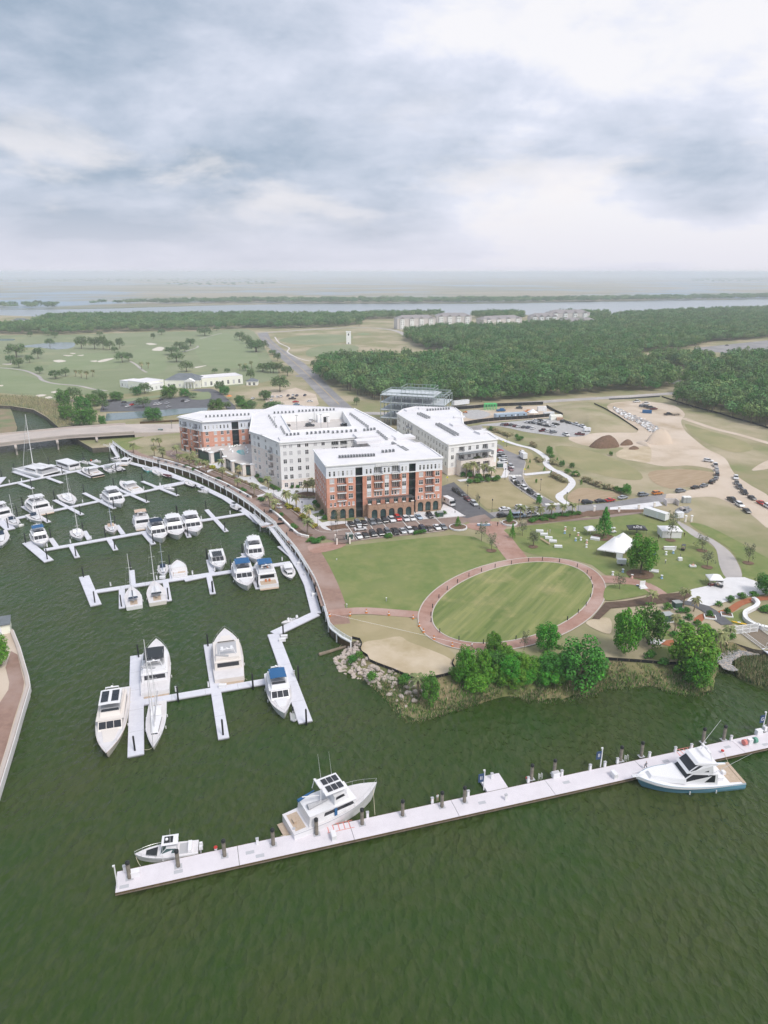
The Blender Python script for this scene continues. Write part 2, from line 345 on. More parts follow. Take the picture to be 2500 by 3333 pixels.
far=far+[Vector((45000,6000,0)),Vector((45000,60000,0)),Vector((-45000,60000,0)),Vector((-45000,3000,0))]
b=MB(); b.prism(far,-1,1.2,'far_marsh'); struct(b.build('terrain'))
# sloping bank between the top edge and the waterline
def resample(pts,n):
    d=[0]
    for a,q in zip(pts,pts[1:]): d.append(d[-1]+(Vector((q.x,q.y))-Vector((a.x,a.y))).length)
    o=[]
    for i in range(n):
        t=d[-1]*i/(n-1); j=max(k for k in range(len(d)) if d[k]<=t+1e-6); j=min(j,len(pts)-2)
        f=(t-d[j])/max(1e-6,d[j+1]-d[j]); o.append(pts[j].lerp(pts[j+1],f))
    return o
NB=160
bt=resample(cr([Vector((p.x,p.y,0)) for p in BANK_TOP],4,False),NB); wl=resample(cr([Vector((p.x,p.y,0)) for p in WATERLINE],4,False),NB)
BANK=[]
for i in range(NB):
    row=[]
    for j in range(8):
        f=j/7; p=bt[i].lerp(wl[i],f*1.08); z=2.58-(2.95)*(f**.9)*1.0
        row.append(Vector((p.x,p.y,z+(random.uniform(-.15,.15) if 0<j<7 else 0))))
    BANK.append(row)
b=MB(); b.add([p for r in BANK for p in r],[(i*8+j,i*8+j+1,(i+1)*8+j+1,(i+1)*8+j) for i in range(NB-1) for j in range(7)],'mud'); struct(b.build('bank'))
def bank_pt(u,v):
    i=min(int(u*(NB-1)),NB-2); j=min(int(v*7),6); fu=u*(NB-1)-i; fv=v*7-j
    return BANK[i][j].lerp(BANK[i+1][j],fu).lerp(BANK[i][j+1].lerp(BANK[i+1][j+1],fu),fv)
MARSH_R=WL('14',[(1430,530),(1490,505),(1600,488),(1700,492),(1900,520),(1900,800),(1659,712),(1580,684),(1480,644),(1440,600)],.5)
b=MB(); b.prism(cr(MARSH_R,3),-1,.5,'mud'); struct(b.build('marsh'))
MARSH_L=WL('1',[(-300,800),(0,840),(60,880),(90,960),(100,1010),(40,1040),(-300,1060)],.4)
b=MB(); b.prism(cr(MARSH_L,3),-1,.4,'marsh'); struct(b.build('marsh'))
g=.03
sheet('golf_course',WL('1',[(-600,470),(0,445),(500,440),(900,425),(1200,420),(1480,408),(1560,470),(1620,580),(1660,640),(1659,700),(1500,740),(1250,760),(700,800),(400,805),(300,835),(0,790),(-600,800)]),LAND+g,'golf_grass',3)
sheet('marsh',WL('1',[(-100,800),(200,815),(330,840),(400,900),(440,985),(560,1008),(600,1000),(560,900),(420,985),(350,993),(280,933),(200,888),(60,866),(-100,860)][:5]+[(430,980),(350,990),(280,930),(200,886),(60,864),(-200,850)]),LAND+2*g,'marsh')
for pts in ([(440,560),(700,560),(690,640),(420,650),(280,640)],[(820,530),(960,540),(1000,640),(900,680),(800,600)],[(1200,450),(1400,440),(1560,600),(1300,640),(1180,560)],[(0,640),(200,700),(420,760),(300,800),(0,760)]):
    sheet('fairway',WL('1',pts),LAND+2*g,'fairway',4)
sheet('pond',WL('1',[(130,512),(280,492),(440,488),(432,520),(330,530),(250,520)]),LAND+3*g,'pond',3)
sheet('pond',WL('1',[(-20,468),(80,466),(80,476),(-20,478)]),LAND+3*g,'pond',3)
for pts in ([(318,598),(360,592),(398,600),(350,608)],[(378,564),(440,566),(410,571)],[(540,600),(580,596),(575,605)],[(586,600),(640,586),(685,584),(640,600),(600,607)],[(875,495),(905,492),(943,499),(900,503)],[(914,530),(950,515),(985,520),(970,537),(920,537)],[(215,806),(250,800),(280,804),(235,815)],[(270,818),(300,812),(315,820),(285,826)],[(305,786),(350,778),(330,792)],[(420,552),(455,552),(440,558)],[(463,566),(505,562),(490,569)],[(1170,636),(1240,625),(1215,634),(1180,641)],[(10,618),(70,614),(60,622)],[(-20,746),(20,744),(10,752)],[(440,768),(470,768),(460,780)]):
    sheet('sand_bunker',WL('1',pts),LAND+4*g,'bunker_sand',4)
for pts,w in (([(0,640),(90,648),(160,660),(230,690),(255,715),(330,735),(470,748),(560,768),(640,778)],3),([(780,600),(815,620),(850,650),(880,668)],2.5),([(1200,465),(1260,450),(1330,432)],2.5),([(1100,545),(1180,520),(1185,508)],2.5)):
    strip('cart_path',WL('1',pts),w,LAND+3*g,'road_grey',4)
sheet('field',WL('2',[(140,440),(480,418),(760,408),(900,430),(960,470),(1040,520),(1180,535),(1290,560),(1150,590),(980,592),(700,600),(470,600),(330,580),(230,520)]),LAND+g,'dry_grass',3)
sheet('field_green',WL('2',[(400,520),(600,500),(680,520),(600,560),(420,575),(360,560)]),LAND+2*g,'golf_grass',4)
sheet('field_green',WL('2',[(200,470),(420,440),(640,450),(560,490),(330,500)]),LAND+2*g,'golf_grass',4)
sheet('field_green',WL('2',[(950,550),(1180,540),(1290,560),(1150,585),(1000,585)]),LAND+2*g,'golf_grass',4)
sheet('putting_green',WL('2',[(665,438),(710,430),(755,438),(705,445)]),LAND+3*g,'fairway',4)
# road behind the buildings
sheet('road',WL('2',[(500,870),(470,840),(330,690),(240,610),(150,530),(85,465),(70,435),(130,425),(150,470),(200,512),(260,556),(350,612),(440,692),(560,810),(640,880),(560,900)]),LAND+3*g,'asphalt')
strip('road',WL('2',[(60,432),(200,424),(480,406),(640,400),(780,402),(900,418),(960,445)]),9,LAND+3*g+.01,'road_grey',4)
strip('centre_line',WL('2',[(560,860),(440,745),(340,650),(250,573),(170,505),(110,452)]),.5,LAND+4*g,'yellow_paint')
strip('footpath',WL('2',[(175,455),(200,490),(260,520),(250,545),(310,580),(380,600)]),2,LAND+3*g,'concrete',4)
strip('road',[W('2',300,690),W('2',450,686)],10,LAND+3*g+.01,'asphalt')
strip('road',WL('2',[(590,910),(830,915),(1000,908)])+WL('3',[(-300,880),(0,866),(400,838),(700,820),(1100,793),(1300,778),(1500,770)]),9,LAND+3*g+.02,'road_grey',3)
strip('edge_line',WL('3',[(0,862),(400,834),(700,816),(1100,790)]),.25,LAND+5*g,'road_paint')
sheet('highway',WL('3',[(1210,522),(1450,497),(1900,450),(1900,540),(1659,552),(1540,562),(1260,540)]),LAND+3*g,'asphalt')
sheet('road',WL('3',[(905,612),(1000,602),(1090,600),(1075,625),(1000,640),(920,640)]),LAND+3*g,'asphalt')
sheet('road',WL('3',[(1060,702),(1100,704),(1150,722),(1150,742),(1080,735)]),LAND+3*g,'asphalt')
strip('road',WL('3',[(1260,590),(1400,580),(1540,556),(1700,545)]),7,LAND+4*g,'road_grey')
# bare ground, fields right
sheet('dirt_yard',WL('8',[(-40,110),(180,85),(420,95),(640,130),(760,220),(720,300),(760,400),(870,500),(1000,600),(1130,662),(1210,720),(1270,830),(1330,900),(1480,1000),(1700,1150),(1700,1470),(1450,1290),(1180,1155),(1050,1118),(830,1130),(560,1170),(560,1090),(700,1080),(870,1030),(1010,990),(1075,920),(1060,830),(960,800),(780,780),(540,790),(300,745),(60,690),(20,640),(100,590),(-100,580),(-340,560),(-500,480),(-200,430),(60,425),(260,400),(-60,180)]),LAND+g,'dirt',3)
strip('dirt_track',WL('8',[(740,270),(900,325),(1100,390),(1350,450),(1659,538),(1900,600)]),4.5,LAND+2*g,'dirt',3)
sheet('dirt_patch',WL('8',[(1480,830),(1600,750),(1700,720),(1700,800),(1580,830)]),LAND+2*g,'dirt',3)
sheet('dirt_patch',WL('7',[(1400,560),(1440,510),(1560,490),(1700,480),(1700,620),(1560,610),(1450,590)]),LAND+2*g,'sand',3)
sheet('tilled_ground',WL('7',[(960,940),(1010,880),(1100,850),(1300,880),(1460,910),(1400,930),(1100,985),(1000,985)]),LAND+2*g,'tilled',3)
sheet('tilled_ground',WL('8',[(380,850),(700,820),(1050,850),(1065,900),(1000,970),(800,1010),(600,1030),(420,960)]),LAND+2*g,'tilled',3)
sheet('field_green',WL('7',[(850,480),(1100,500),(1500,640),(1640,760),(1500,780),(1200,720),(950,620)]),LAND+2*g,'soft_field',3)
sheet('field_green',WL('8',[(760,330),(1000,400),(1350,500),(1500,600),(1300,640),(1050,560),(850,450)]),LAND+2*g,'soft_field',3)
sheet('gravel_lot',WL('7',[(150,290),(320,268),(800,228),(930,245),(1080,280),(1160,300),(1170,345),(1110,385),(920,392),(700,365),(560,345),(350,298)]),LAND+3*g,'gravel',2)
sheet('construction_yard',WL('7',[(-60,180),(300,140),(760,110),(850,190),(790,222),(400,250),(20,275),(-60,270)]),LAND+3*g,'dirt')
sheet('gravel_patch',WL('7',[(20,170),(150,150),(270,190),(180,230),(60,225)]),LAND+4*g,'gravel',3)
# streets round the right white building
sheet('street',WL('7',[(60,300),(180,285),(230,350),(260,420),(400,490),(560,580),(585,620),(560,720),(570,780),(620,850),(720,920),(880,1005),(1000,1015),(1300,990),(1659,930)])+WL('8',[(560,1090),(540,1175),(300,1200),(0,1240)])+WL('7',[(1100,1075),(760,1100),(300,1120),(230,1080),(740,1010),(700,980),(480,830),(430,760),(430,660),(410,560),(330,480),(100,330)]),LAND+2*g,'asphalt')
sheet('street',WL('20',[(1640,600),(1640,420),(1700,350),(1800,380)][:0] or [(1615,700),(1610,380),(1760,330),(2060,610),(2260,760),(2100,800),(1900,760)]),LAND+3*g,'dark_asphalt')
sheet('gravel_road',WL('12',[(1040,300),(1130,345),(1200,390),(1290,430),(1400,510),(1460,600),(1480,690),(1380,690),(1330,600),(1310,500),(1250,440),(1170,415),(1080,350)]),LAND+3*g,'road_grey',3)
sheet('grass_verge',WL('12',[(1130,320),(1230,330),(1400,410),(1560,500),(1720,600),(1720,720),(1500,690),(1480,620),(1400,490),(1250,400)]),LAND+2*g,'lawn',3)
# parking lot, drive and parks
sheet('car_park',WL('20',[(150,900),(480,880),(480,830),(700,800),(1300,780),(1540,760),(1900,730),(1960,790),(1640,920),(640,1030),(400,1070),(230,1010),(60,1000),(20,960)]),LAND+2*g,'paver_brown')
sheet('car_park',WL('6',[(1410,1080),(1520,1050),(1600,1036),(1659,1080),(1640,1110),(1470,1115)]),LAND+4*g,'paver_brown')
sheet('brick_plaza',WL('11',[(945,118),(975,98),(1080,86),(1185,98),(1190,135),(1120,160),(1010,140)]),LAND+3*g,'brick_paver',2)
strip('brick_path',WL('11',[(1110,135),(1165,190),(1205,245),(1265,318)]),7.5,LAND+3.4*g,'brick_paver',3)
OC=Vector((38.3,181.4,0)); OA=R(47)
def oval(a,b,n=72): return [Vector((OC.x+a*math.cos(t)*math.cos(OA)-b*math.sin(t)*math.sin(OA),OC.y+a*math.cos(t)*math.sin(OA)+b*math.sin(t)*math.cos(OA),0)) for t in (2*math.pi*i/n for i in range(n))]
sheet('ring_path',oval(35.5,21.6),LAND+5*g,'brick_paver')
sheet('oval_lawn',oval(31.6,18.0),LAND+7*g,'oval_lawn')
strip('kerb',[*oval(31.55,17.95),oval(31.55,17.95)[0]],.3,LAND+7*g+.06,'kerb',skirt=.1)
strip('kerb',[*oval(35.6,21.7),oval(35.6,21.7)[0]],.3,LAND+6*g+.03,'kerb',skirt=.1)
sheet('lawn',WL('11',[(30,285),(100,262),(200,240),(420,214),(880,168),(1000,180),(1060,210),(1190,270),(1215,292),(1200,312),(1120,330),(960,400),(830,480),(730,570),(670,628),(560,625),(400,610),(300,612),(190,622),(165,540),(130,450),(90,370)]),LAND+2*g,'lawn')
sheet('lawn',WL('12',[(30,335),(250,312),(500,290),(830,250),(1040,300),(1080,350),(1170,415),(1250,450),(1310,500),(1330,600),(1375,690),(1270,735),(1130,765),(940,800),(870,725),(700,705),(600,695),(470,600),(330,560),(160,545),(40,520),(-80,470),(-200,420),(-240,380),(-60,350)]),LAND+2*g,'lawn')
strip('footpath',WL('12',[(-60,335),(200,305),(500,283),(800,243)]),2.4,LAND+3*g,'paver_brown')
sheet('lawn',WL('12',[(560,840),(560,760),(620,735),(760,740),(860,790),(850,800),(700,830)]),LAND+6*g+.04,'lawn',3)
strip('brick_path',WL('12',[(520,700),(620,700),(760,722),(860,760),(930,808)]),5.5,LAND+6*g,'brick_paver',3)
sheet('mulch_ground',WL('12',[(470,965),(560,855),(700,845),(860,815),(940,800),(1110,785),(1145,812),(1080,840),(880,870),(600,895),(520,970)]),LAND+6*g+.02,'mulch')
sheet('concrete_pad',WL('12',[(1110,842),(1140,812),(1130,768),(1270,738),(1380,685),(1500,684),(1590,715),(1750,780),(1750,790),(1560,805),(1440,830),(1340,860),(1260,880)]),LAND+4*g,'white_concrete')
sheet('asphalt_path',WL('23',[(430,350),(470,308),(640,330),(860,390),(960,450),(1100,560),(1190,635),(1030,645),(900,560),(760,450),(640,390)]),LAND+5*g,'dark_asphalt')
sheet('clay_path',WL('23',[(960,470),(1100,420),(1220,340),(1350,290),(1500,265),(1750,250),(1750,300),(1500,320),(1320,380),(1200,460),(1100,500)]),LAND+3*g,'orange_clay',3)
sheet('clay_path',WL('23',[(680,600),(660,560),(740,500),(830,490),(810,540),(760,600)]),LAND+3*g,'orange_clay',3)
sheet('clay_path',WL('23',[(200,900),(290,850),(380,840),(400,900),(330,930)]),LAND+3*g,'orange_clay')
sheet('concrete_slab',WL('23',[(20,890),(60,820),(280,850),(200,910)]),LAND+3*g,'white_concrete')
sheet('lawn',WL('23',[(40,980),(300,930),(560,950),(640,1010),(560,1080),(300,1110),(120,1110)]),LAND+2*g,'lawn',3)
sheet('lawn',WL('23',[(130,790),(160,720),(400,740),(420,800),(280,830)]),LAND+2*g,'lawn',3)
sheet('lawn',WL('23',[(1060,560),(1200,470),(1330,430),(1340,600),(1370,640),(1200,630)]),LAND+2*g,'lawn',3)
strip('brick_path',WL('11',[(130,642),(250,628),(360,625),(500,635),(690,650)]),4,LAND+4*g,'brick_paver',3)
SAND=WL('13',[(280,190),(400,170),(520,150),(580,185),(700,230),(860,300),(880,370),(870,400),(740,425),(620,420),(480,365),(340,315),(265,250)])
sheet('dry_lawn',WL('13',[(60,20),(200,10),(500,10),(600,30),(680,130),(850,230),(900,300),(885,390),(740,428),(620,428),(480,375),(330,325),(300,285),(245,250),(262,195),(180,150),(90,90)]),LAND+2*g,'tan_lawn',2)
sheet('sand_patch',SAND,LAND+3*g,'sand',3)
sheet('sand_patch',WL('14',[(430,270),(480,240),(590,235),(600,330),(540,330)]),LAND+3*g,'sand',3)
# promenade, drive, walks
strip('promenade',[p for p in PROM],5.4,LAND+3*g,'promenade_brick',off=2.9)
DRIVE=WL('5',[(110,468),(200,500),(330,570),(460,625),(640,705),(800,790),(960,870),(1130,965),(1290,1075),(1400,1165),(1500,1210),(1659,1225)])
strip('drive',DRIVE,8.5,LAND+4*g,'paver_brown',3)
strip('promenade_walk',WL('10',[(850,250),(930,300),(1000,400),(1060,520),(1110,640),(1150,760)]),7,LAND+4*g,'promenade_brick',3)
sheet('brick_plaza',WL('10',[(950,310),(1010,290),(1160,275),(1250,290),(1170,330),(1000,360)]),LAND+5*g,'brick_paver',3)
for a in ((400,618),(490,650),(975,885),(1010,905)):
    pass
for p0,p1 in (((345,622),(470,600)),((450,665),(540,630)),((920,880),(1010,855))):
    strip('crosswalk',[W('5',*p0),W('5',*p1)],2.2,LAND+5*g,'white_concrete')
sheet('pavement',WL('5',[(165,480),(190,465),(300,520),(420,575),(540,580),(610,560),(640,640),(720,680),(830,700),(900,690),(960,760),(1080,820),(1180,800),(1330,800),(1460,800),(1460,900),(1430,960),(1480,1060),(1500,1190),(1659,1100),(1659,1215),(1470,1180),(1330,1040),(1200,950),(1030,850),(880,760),(700,680),(500,590),(350,545),(200,505)]),LAND+3*g,'white_concrete')
sheet('pavement',WL('20',[(60,690),(200,660),(260,800),(700,800),(680,740),(1240,680),(1440,690),(1600,670),(1640,580),(1900,740),(1540,770),(700,810),(480,860),(470,885),(290,925),(200,910),(60,740),(0,720),(0,640)]),LAND+3*g+.006,'white_concrete')
sheet('mulch_bed',WL('20',[(220,860),(450,830),(490,880),(300,915)]),LAND+4*g,'mulch_bed')
sheet('planting_bed',WL('5',[(180,515),(350,555),(520,600),(700,690),(900,780),(1050,870),(1010,860),(860,790),(640,700),(480,640),(330,580)]),LAND+4.6*g,'mulch_bed')
sheet('planting_bed',WL('5',[(1190,960),(1260,980),(1330,1050),(1420,1110),(1480,1180),(1440,1170),(1330,1090),(1240,1010)]),LAND+4.6*g,'mulch_bed')
for pts in ([(-20,640),(100,640),(110,670),(-20,680)],[(60,715),(170,690),(210,735),(100,750)],[(130,780),(240,760),(260,800),(180,815)],[(460,770),(570,750),(580,770),(480,790)]):
    sheet('grass_plot',WL('20',pts),LAND+4*g,'lawn')
sheet('grass_plot',WL('5',[(200,500),(300,488),(400,540),(330,552)]),LAND+4*g,'lawn')
sheet('dry_lawn',WL('7',[(0,850),(100,800),(400,770),(460,820),(560,900),(670,970),(640,1000),(400,1040),(240,1045),(140,960)]),LAND+3*g,'tan_lawn')
sheet('dry_lawn',WL('7',[(570,770),(800,740),(900,760),(960,820),(900,900),(870,960),(890,1000),(760,920),(640,850)]),LAND+3*g,'tan_lawn',2)
sheet('dry_lawn',WL('7',[(370,490),(520,480),(640,540),(680,640),(740,680),(640,720),(575,720),(600,600),(520,560)]),LAND+3*g,'tan_lawn',2)
strip('footpath',WL('7',[(200,320),(280,375),(400,430),(520,470),(640,500),(720,545),(770,590),(770,640),(830,690),(900,720),(980,770),(1000,820),(950,880),(890,920),(900,960),(970,1005)]),3.2,LAND+5*g,'white_concrete',4)
strip('footpath',WL('7',[(570,735),(700,722),(820,710)]),3.4,LAND+5*g,'white_concrete')
strip('footpath',WL('7',[(-20,790),(200,765),(390,755),(420,690),(390,650),(370,600)]),3,LAND+5*g,'white_concrete')
for i in range(5):
    a=W('7',430+i*26,744); strip('crossing_bar',[a+Vector((-.6,0,0)),a+Vector((.6,0,0))],2.6,LAND+5*g,'road_paint')
for i in range(6):
    a=W('7',770+i*22,1003-i*1); strip('crossing_bar',[a+Vector((-.5,0,0)),a+Vector((.5,0,0))],2.4,LAND+5*g,'road_paint')
sheet('concrete_walk',WL('8',[(-50,1275),(-50,1235),(240,1200),(480,1170),(520,1215),(300,1255),(0,1290)]),LAND+4*g,'white_concrete')
sheet('planting_bed',WL('7',[(600,1160),(620,1120),(760,1090),(1000,1075),(1090,1070),(1130,1110),(900,1150),(640,1175)]),LAND+4*g,'mulch_bed',2)
sheet('planting_bed',WL('12',[(420,260),(440,235),(800,225),(820,240),(640,255),(470,275)]),LAND+4*g,'mulch_bed',2)
# kerbs and stall lines
for pts in (WL('20',[(480,870),(700,822),(1300,785),(1540,765),(1900,735)]),WL('20',[(300,920),(480,900),(500,885)]),WL('20',[(640,1024),(1000,975),(1640,915)]),WL('7',[(430,660),(430,760),(480,830),(700,980),(740,1010)]),WL('7',[(585,620),(560,720),(570,780),(620,850),(720,920),(880,1005)]),WL('5',[(170,480),(165,505),(350,580),(520,640),(900,800),(1060,880)]),WL('5',[(1190,965),(1330,1060),(1440,1160),(1520,1195),(1659,1195)])):
    strip('kerb',pts,.3,LAND+.16,'kerb',3,skirt=.14)
for a,c in (((480,850),(600,1025)),((720,800),(860,990)),((890,800),(1030,975)),((1130,780),(1200,865)),((1300,785),(1380,865)),((1530,755),(1620,840))):
    strip('stall_line',[W('20',*a),W('20',*c)],.28,LAND+4*g,'road_paint')
for a,c in (((520,886),(740,858)),((740,858),(1000,826)),((1000,826),(1380,790))):
    strip('stall_line',[W('20',*a),W('20',*c)],.2,LAND+4*g,'road_paint')
# club house grounds and car park
sheet('car_park',WL('1',[(600,905),(620,830),(900,835),(1240,800),(1300,790),(1320,830),(1260,860),(1250,880),(900,900)]),LAND+3*g,'dark_asphalt')
sheet('tennis_court',WL('1',[(630,960),(640,915),(1100,885),(1250,880),(1240,900),(1000,930)]),LAND+4*g,'pond')
sheet('drive',WL('1',[(1140,775),(1260,765),(1320,790),(1400,860),(1420,900),(1390,910),(1300,830),(1250,790)]),LAND+4*g,'dark_asphalt',2)
sheet('car_park',WL('2',[(130,870),(110,820),(160,790),(300,760),(420,800),(440,860),(380,890),(240,900)]),LAND+3*g,'dirt')
sheet('lawn',WL('1',[(1140,800),(1250,785),(1260,825),(1150,830)]),LAND+4*g,'fairway',3)
sheet('lawn',WL('1',[(740,830),(960,805),(970,815),(760,845)]),LAND+4*g,'fairway',2)
# bridge approach road on land
strip('road',[W('4',1180,165),W('4',1420,132),W('4',1659,105),W('4',1900,80)],13,LAND+4*g,'bridge_concrete')
sheet('field_green',WL('4',[(900,270),(1000,215),(1250,160),(1300,200),(1150,250),(1300,300),(1100,320),(1040,250)]),LAND+3*g,'lawn',2)
# earth mound
def mound(name,pts,h,m,z=LAND+.05,rings=7,jit=0.):
    base=cr([Vector((p.x,p.y,0)) for p in pts],4); c=sum(base,Vector())/len(base); n=len(base); b=MB(); vs=[]
    for k in range(rings+1):
        f=k/rings; hh=h*(1-(1-f)**2)*(1 if not jit else 1)
        for i,p in enumerate(base):
            q=p.lerp(c,f*.97); vs.append((q.x,q.y,z+hh*(1+random.uniform(-jit,jit)) if k else z-.3))
    fs=[(k*n+i,k*n+(i+1)%n,(k+1)*n+(i+1)%n,(k+1)*n+i) for k in range(rings) for i in range(n)]+[tuple(range(rings*n,(rings+1)*n))]
    b.add(vs,fs,m); return struct(b.build(name,smooth=True))
mound('grass_hill',WL('7',[(775,130),(900,100),(1100,84),(1200,100),(1400,210),(1585,335),(1400,350),(1180,345),(1080,280),(900,215)]),3.2,'dry_grass')
mound('dirt_mound',WL('7',[(1150,480),(1250,500),(1400,490),(1430,470),(1380,440),(1280,445)]),5.5,'mulch_bed',jit=.05)
mound('dirt_mound',WL('7',[(1430,470),(1530,470),(1550,450),(1480,440)]),2.5,'mulch_bed')
mound('dirt_mound',WL('7',[(1505,505),(1560,510),(1610,500),(1550,485)]),1.5,'mulch_bed')
mound('dirt_mound',WL('8',[(330,545),(480,555),(630,545),(600,500),(480,500),(380,510)]),7.5,'dirt',jit=.06)
mound('dirt_mound',WL('8',[(230,540),(380,585),(380,560),(300,520)]),1.5,'dirt')
# ================================================================ buildings
V=.78
M('brick_orange',S(190,136,116,V),S(178,122,102,V),scale=.9,rough=.9,detail=8,c3=S(198,150,132,V),scale3=.12)
M('brick_brown',S(172,142,122,V),S(150,120,102,V),scale=1.6,rough=.9,detail=8)
M('grey_panel',S(212,214,222,V),S(204,206,214,V),scale=.3,rough=.8)
M('stucco_white',S(250,251,254,V),S(244,245,250,V),scale=.3,rough=.8)
M('stone_pink',S(228,214,208,V),S(212,198,192,V),scale=1.2,rough=.9,detail=8)
M('trim_white',S(236,236,240,V),rough=.7)
M('roof_white',S(246,244,246),S(236,234,238),scale=.15,rough=.7,c3=S(226,224,226),scale3=.07,lo3=.6,hi3=.8)
M('dark_metal',S(72,76,80,V),rough=.5,metal=.3)
M('black_metal',S(44,46,48,V),rough=.5)
M('ac_grey',S(184,186,190),S(150,152,156),scale=.9,rough=.6)
M('grey_metal',S(128,132,136,V),S(110,114,118,V),scale=.5,rough=.5,metal=.4)
M('glass_dark',S(58,60,64,V),rough=.06,spec=.6)
M('glass_green',S(52,76,76,V),rough=.05,spec=.6)
M('blind_grey',S(176,176,178,V),rough=.4,spec=.5)
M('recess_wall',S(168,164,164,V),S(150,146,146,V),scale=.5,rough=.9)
M('slate_roof',S(128,134,140),S(112,118,124),scale=.4,rough=.9)
M('cream',S(240,232,214,V),S(234,224,204,V),scale=.2,rough=.85)
M('siding_grey',S(194,188,186,V),S(182,176,174,V),scale=.3,rough=.85)
M('deck_concrete',S(222,214,210),S(208,202,198),scale=.2,rough=.85,detail=7)
M('pool_water',S(128,208,214),rough=.08,spec=.5)
WIN={}
def win_meshes(w,h):
    k=(round(w,2),round(h,2))
    if k not in WIN:
        b=MB(); t=.08; y0,y1=-.03,.1
        b.box(-w/2,-w/2+t,y0,y1,0,h,'trim_white'); b.box(w/2-t,w/2,y0,y1,0,h,'trim_white')
        b.box(-w/2+t,w/2-t,y0,y1,0,t,'trim_white'); b.box(-w/2+t,w/2-t,y0,y1,h-t,h,'trim_white')
        n=max(1,round(w/.9))
        for i in range(1,n): b.box(-w/2+w*i/n-.05,-w/2+w*i/n+.05,y0+.01,y1,t,h-t,'trim_white')
        b.box(-w/2+t,w/2-t,y0+.03,y1-.01,h*.62-.03,h*.62+.03,'trim_white')
        b.box(-w/2-.08,w/2+.08,y0-.07,y0+.005,-.1,0,'trim_white')
        p=[]
        for m in ('glass_dark','glass_dark','blind_grey'):
            q=MB(); q.quad((-w/2+.02,.07,.02),(w/2-.02,.07,.02),(w/2-.02,.07,h-.02),(-w/2+.02,.07,h-.02),m); p.append(q.mesh('pane'))
        WIN[k]=(b.mesh('window'),p)
    return WIN[k]
BAL={}
def bal_meshes(w,out,slabm):
    k=(round(w,2),out,slabm)
    if k not in BAL:
        a=MB(); a.box(-w/2-.15,w/2+.15,-out,0,-.3,0,slabm)
        r=MB(); zr=1.05
        for x0,x1,y0,y1 in ((-w/2-.1,w/2+.1,-out+.04,-out+.1),(-w/2-.1,-w/2-.04,-out+.1,-.02),(w/2+.04,w/2+.1,-out+.1,-.02)):
            r.box(x0,x1,y0,y1,zr-.07,zr,'black_metal'); r.box(x0,x1,y0,y1,.06,.12,'black_metal')
        n=max(4,int(w/.22))
        for i in range(n+1):
            x=-w/2-.07+(w+.14)*i/n; r.box(x-.02,x+.02,-out+.055,-out+.085,.12,zr-.07,'black_metal')
        d=MB()
        for i in range(max(2,round(w/.9))):
            n_=max(2,round(w/.9)); x0=-w/2+.15+(w-.3)*i/n_; x1=-w/2+.15+(w-.3)*(i+1)/n_
            d.box(x0+.05,x1-.05,1.4,1.47,.05,2.4,'trim_white'); d.quad((x0+.17,1.39,.2),(x1-.17,1.39,.2),(x1-.17,1.39,2.25),(x0+.17,1.39,2.25),'glass_dark')
        BAL[k]=(a.mesh('balcony'),r.mesh('railing'),d.mesh('balcony_door'))
    return BAL[k]
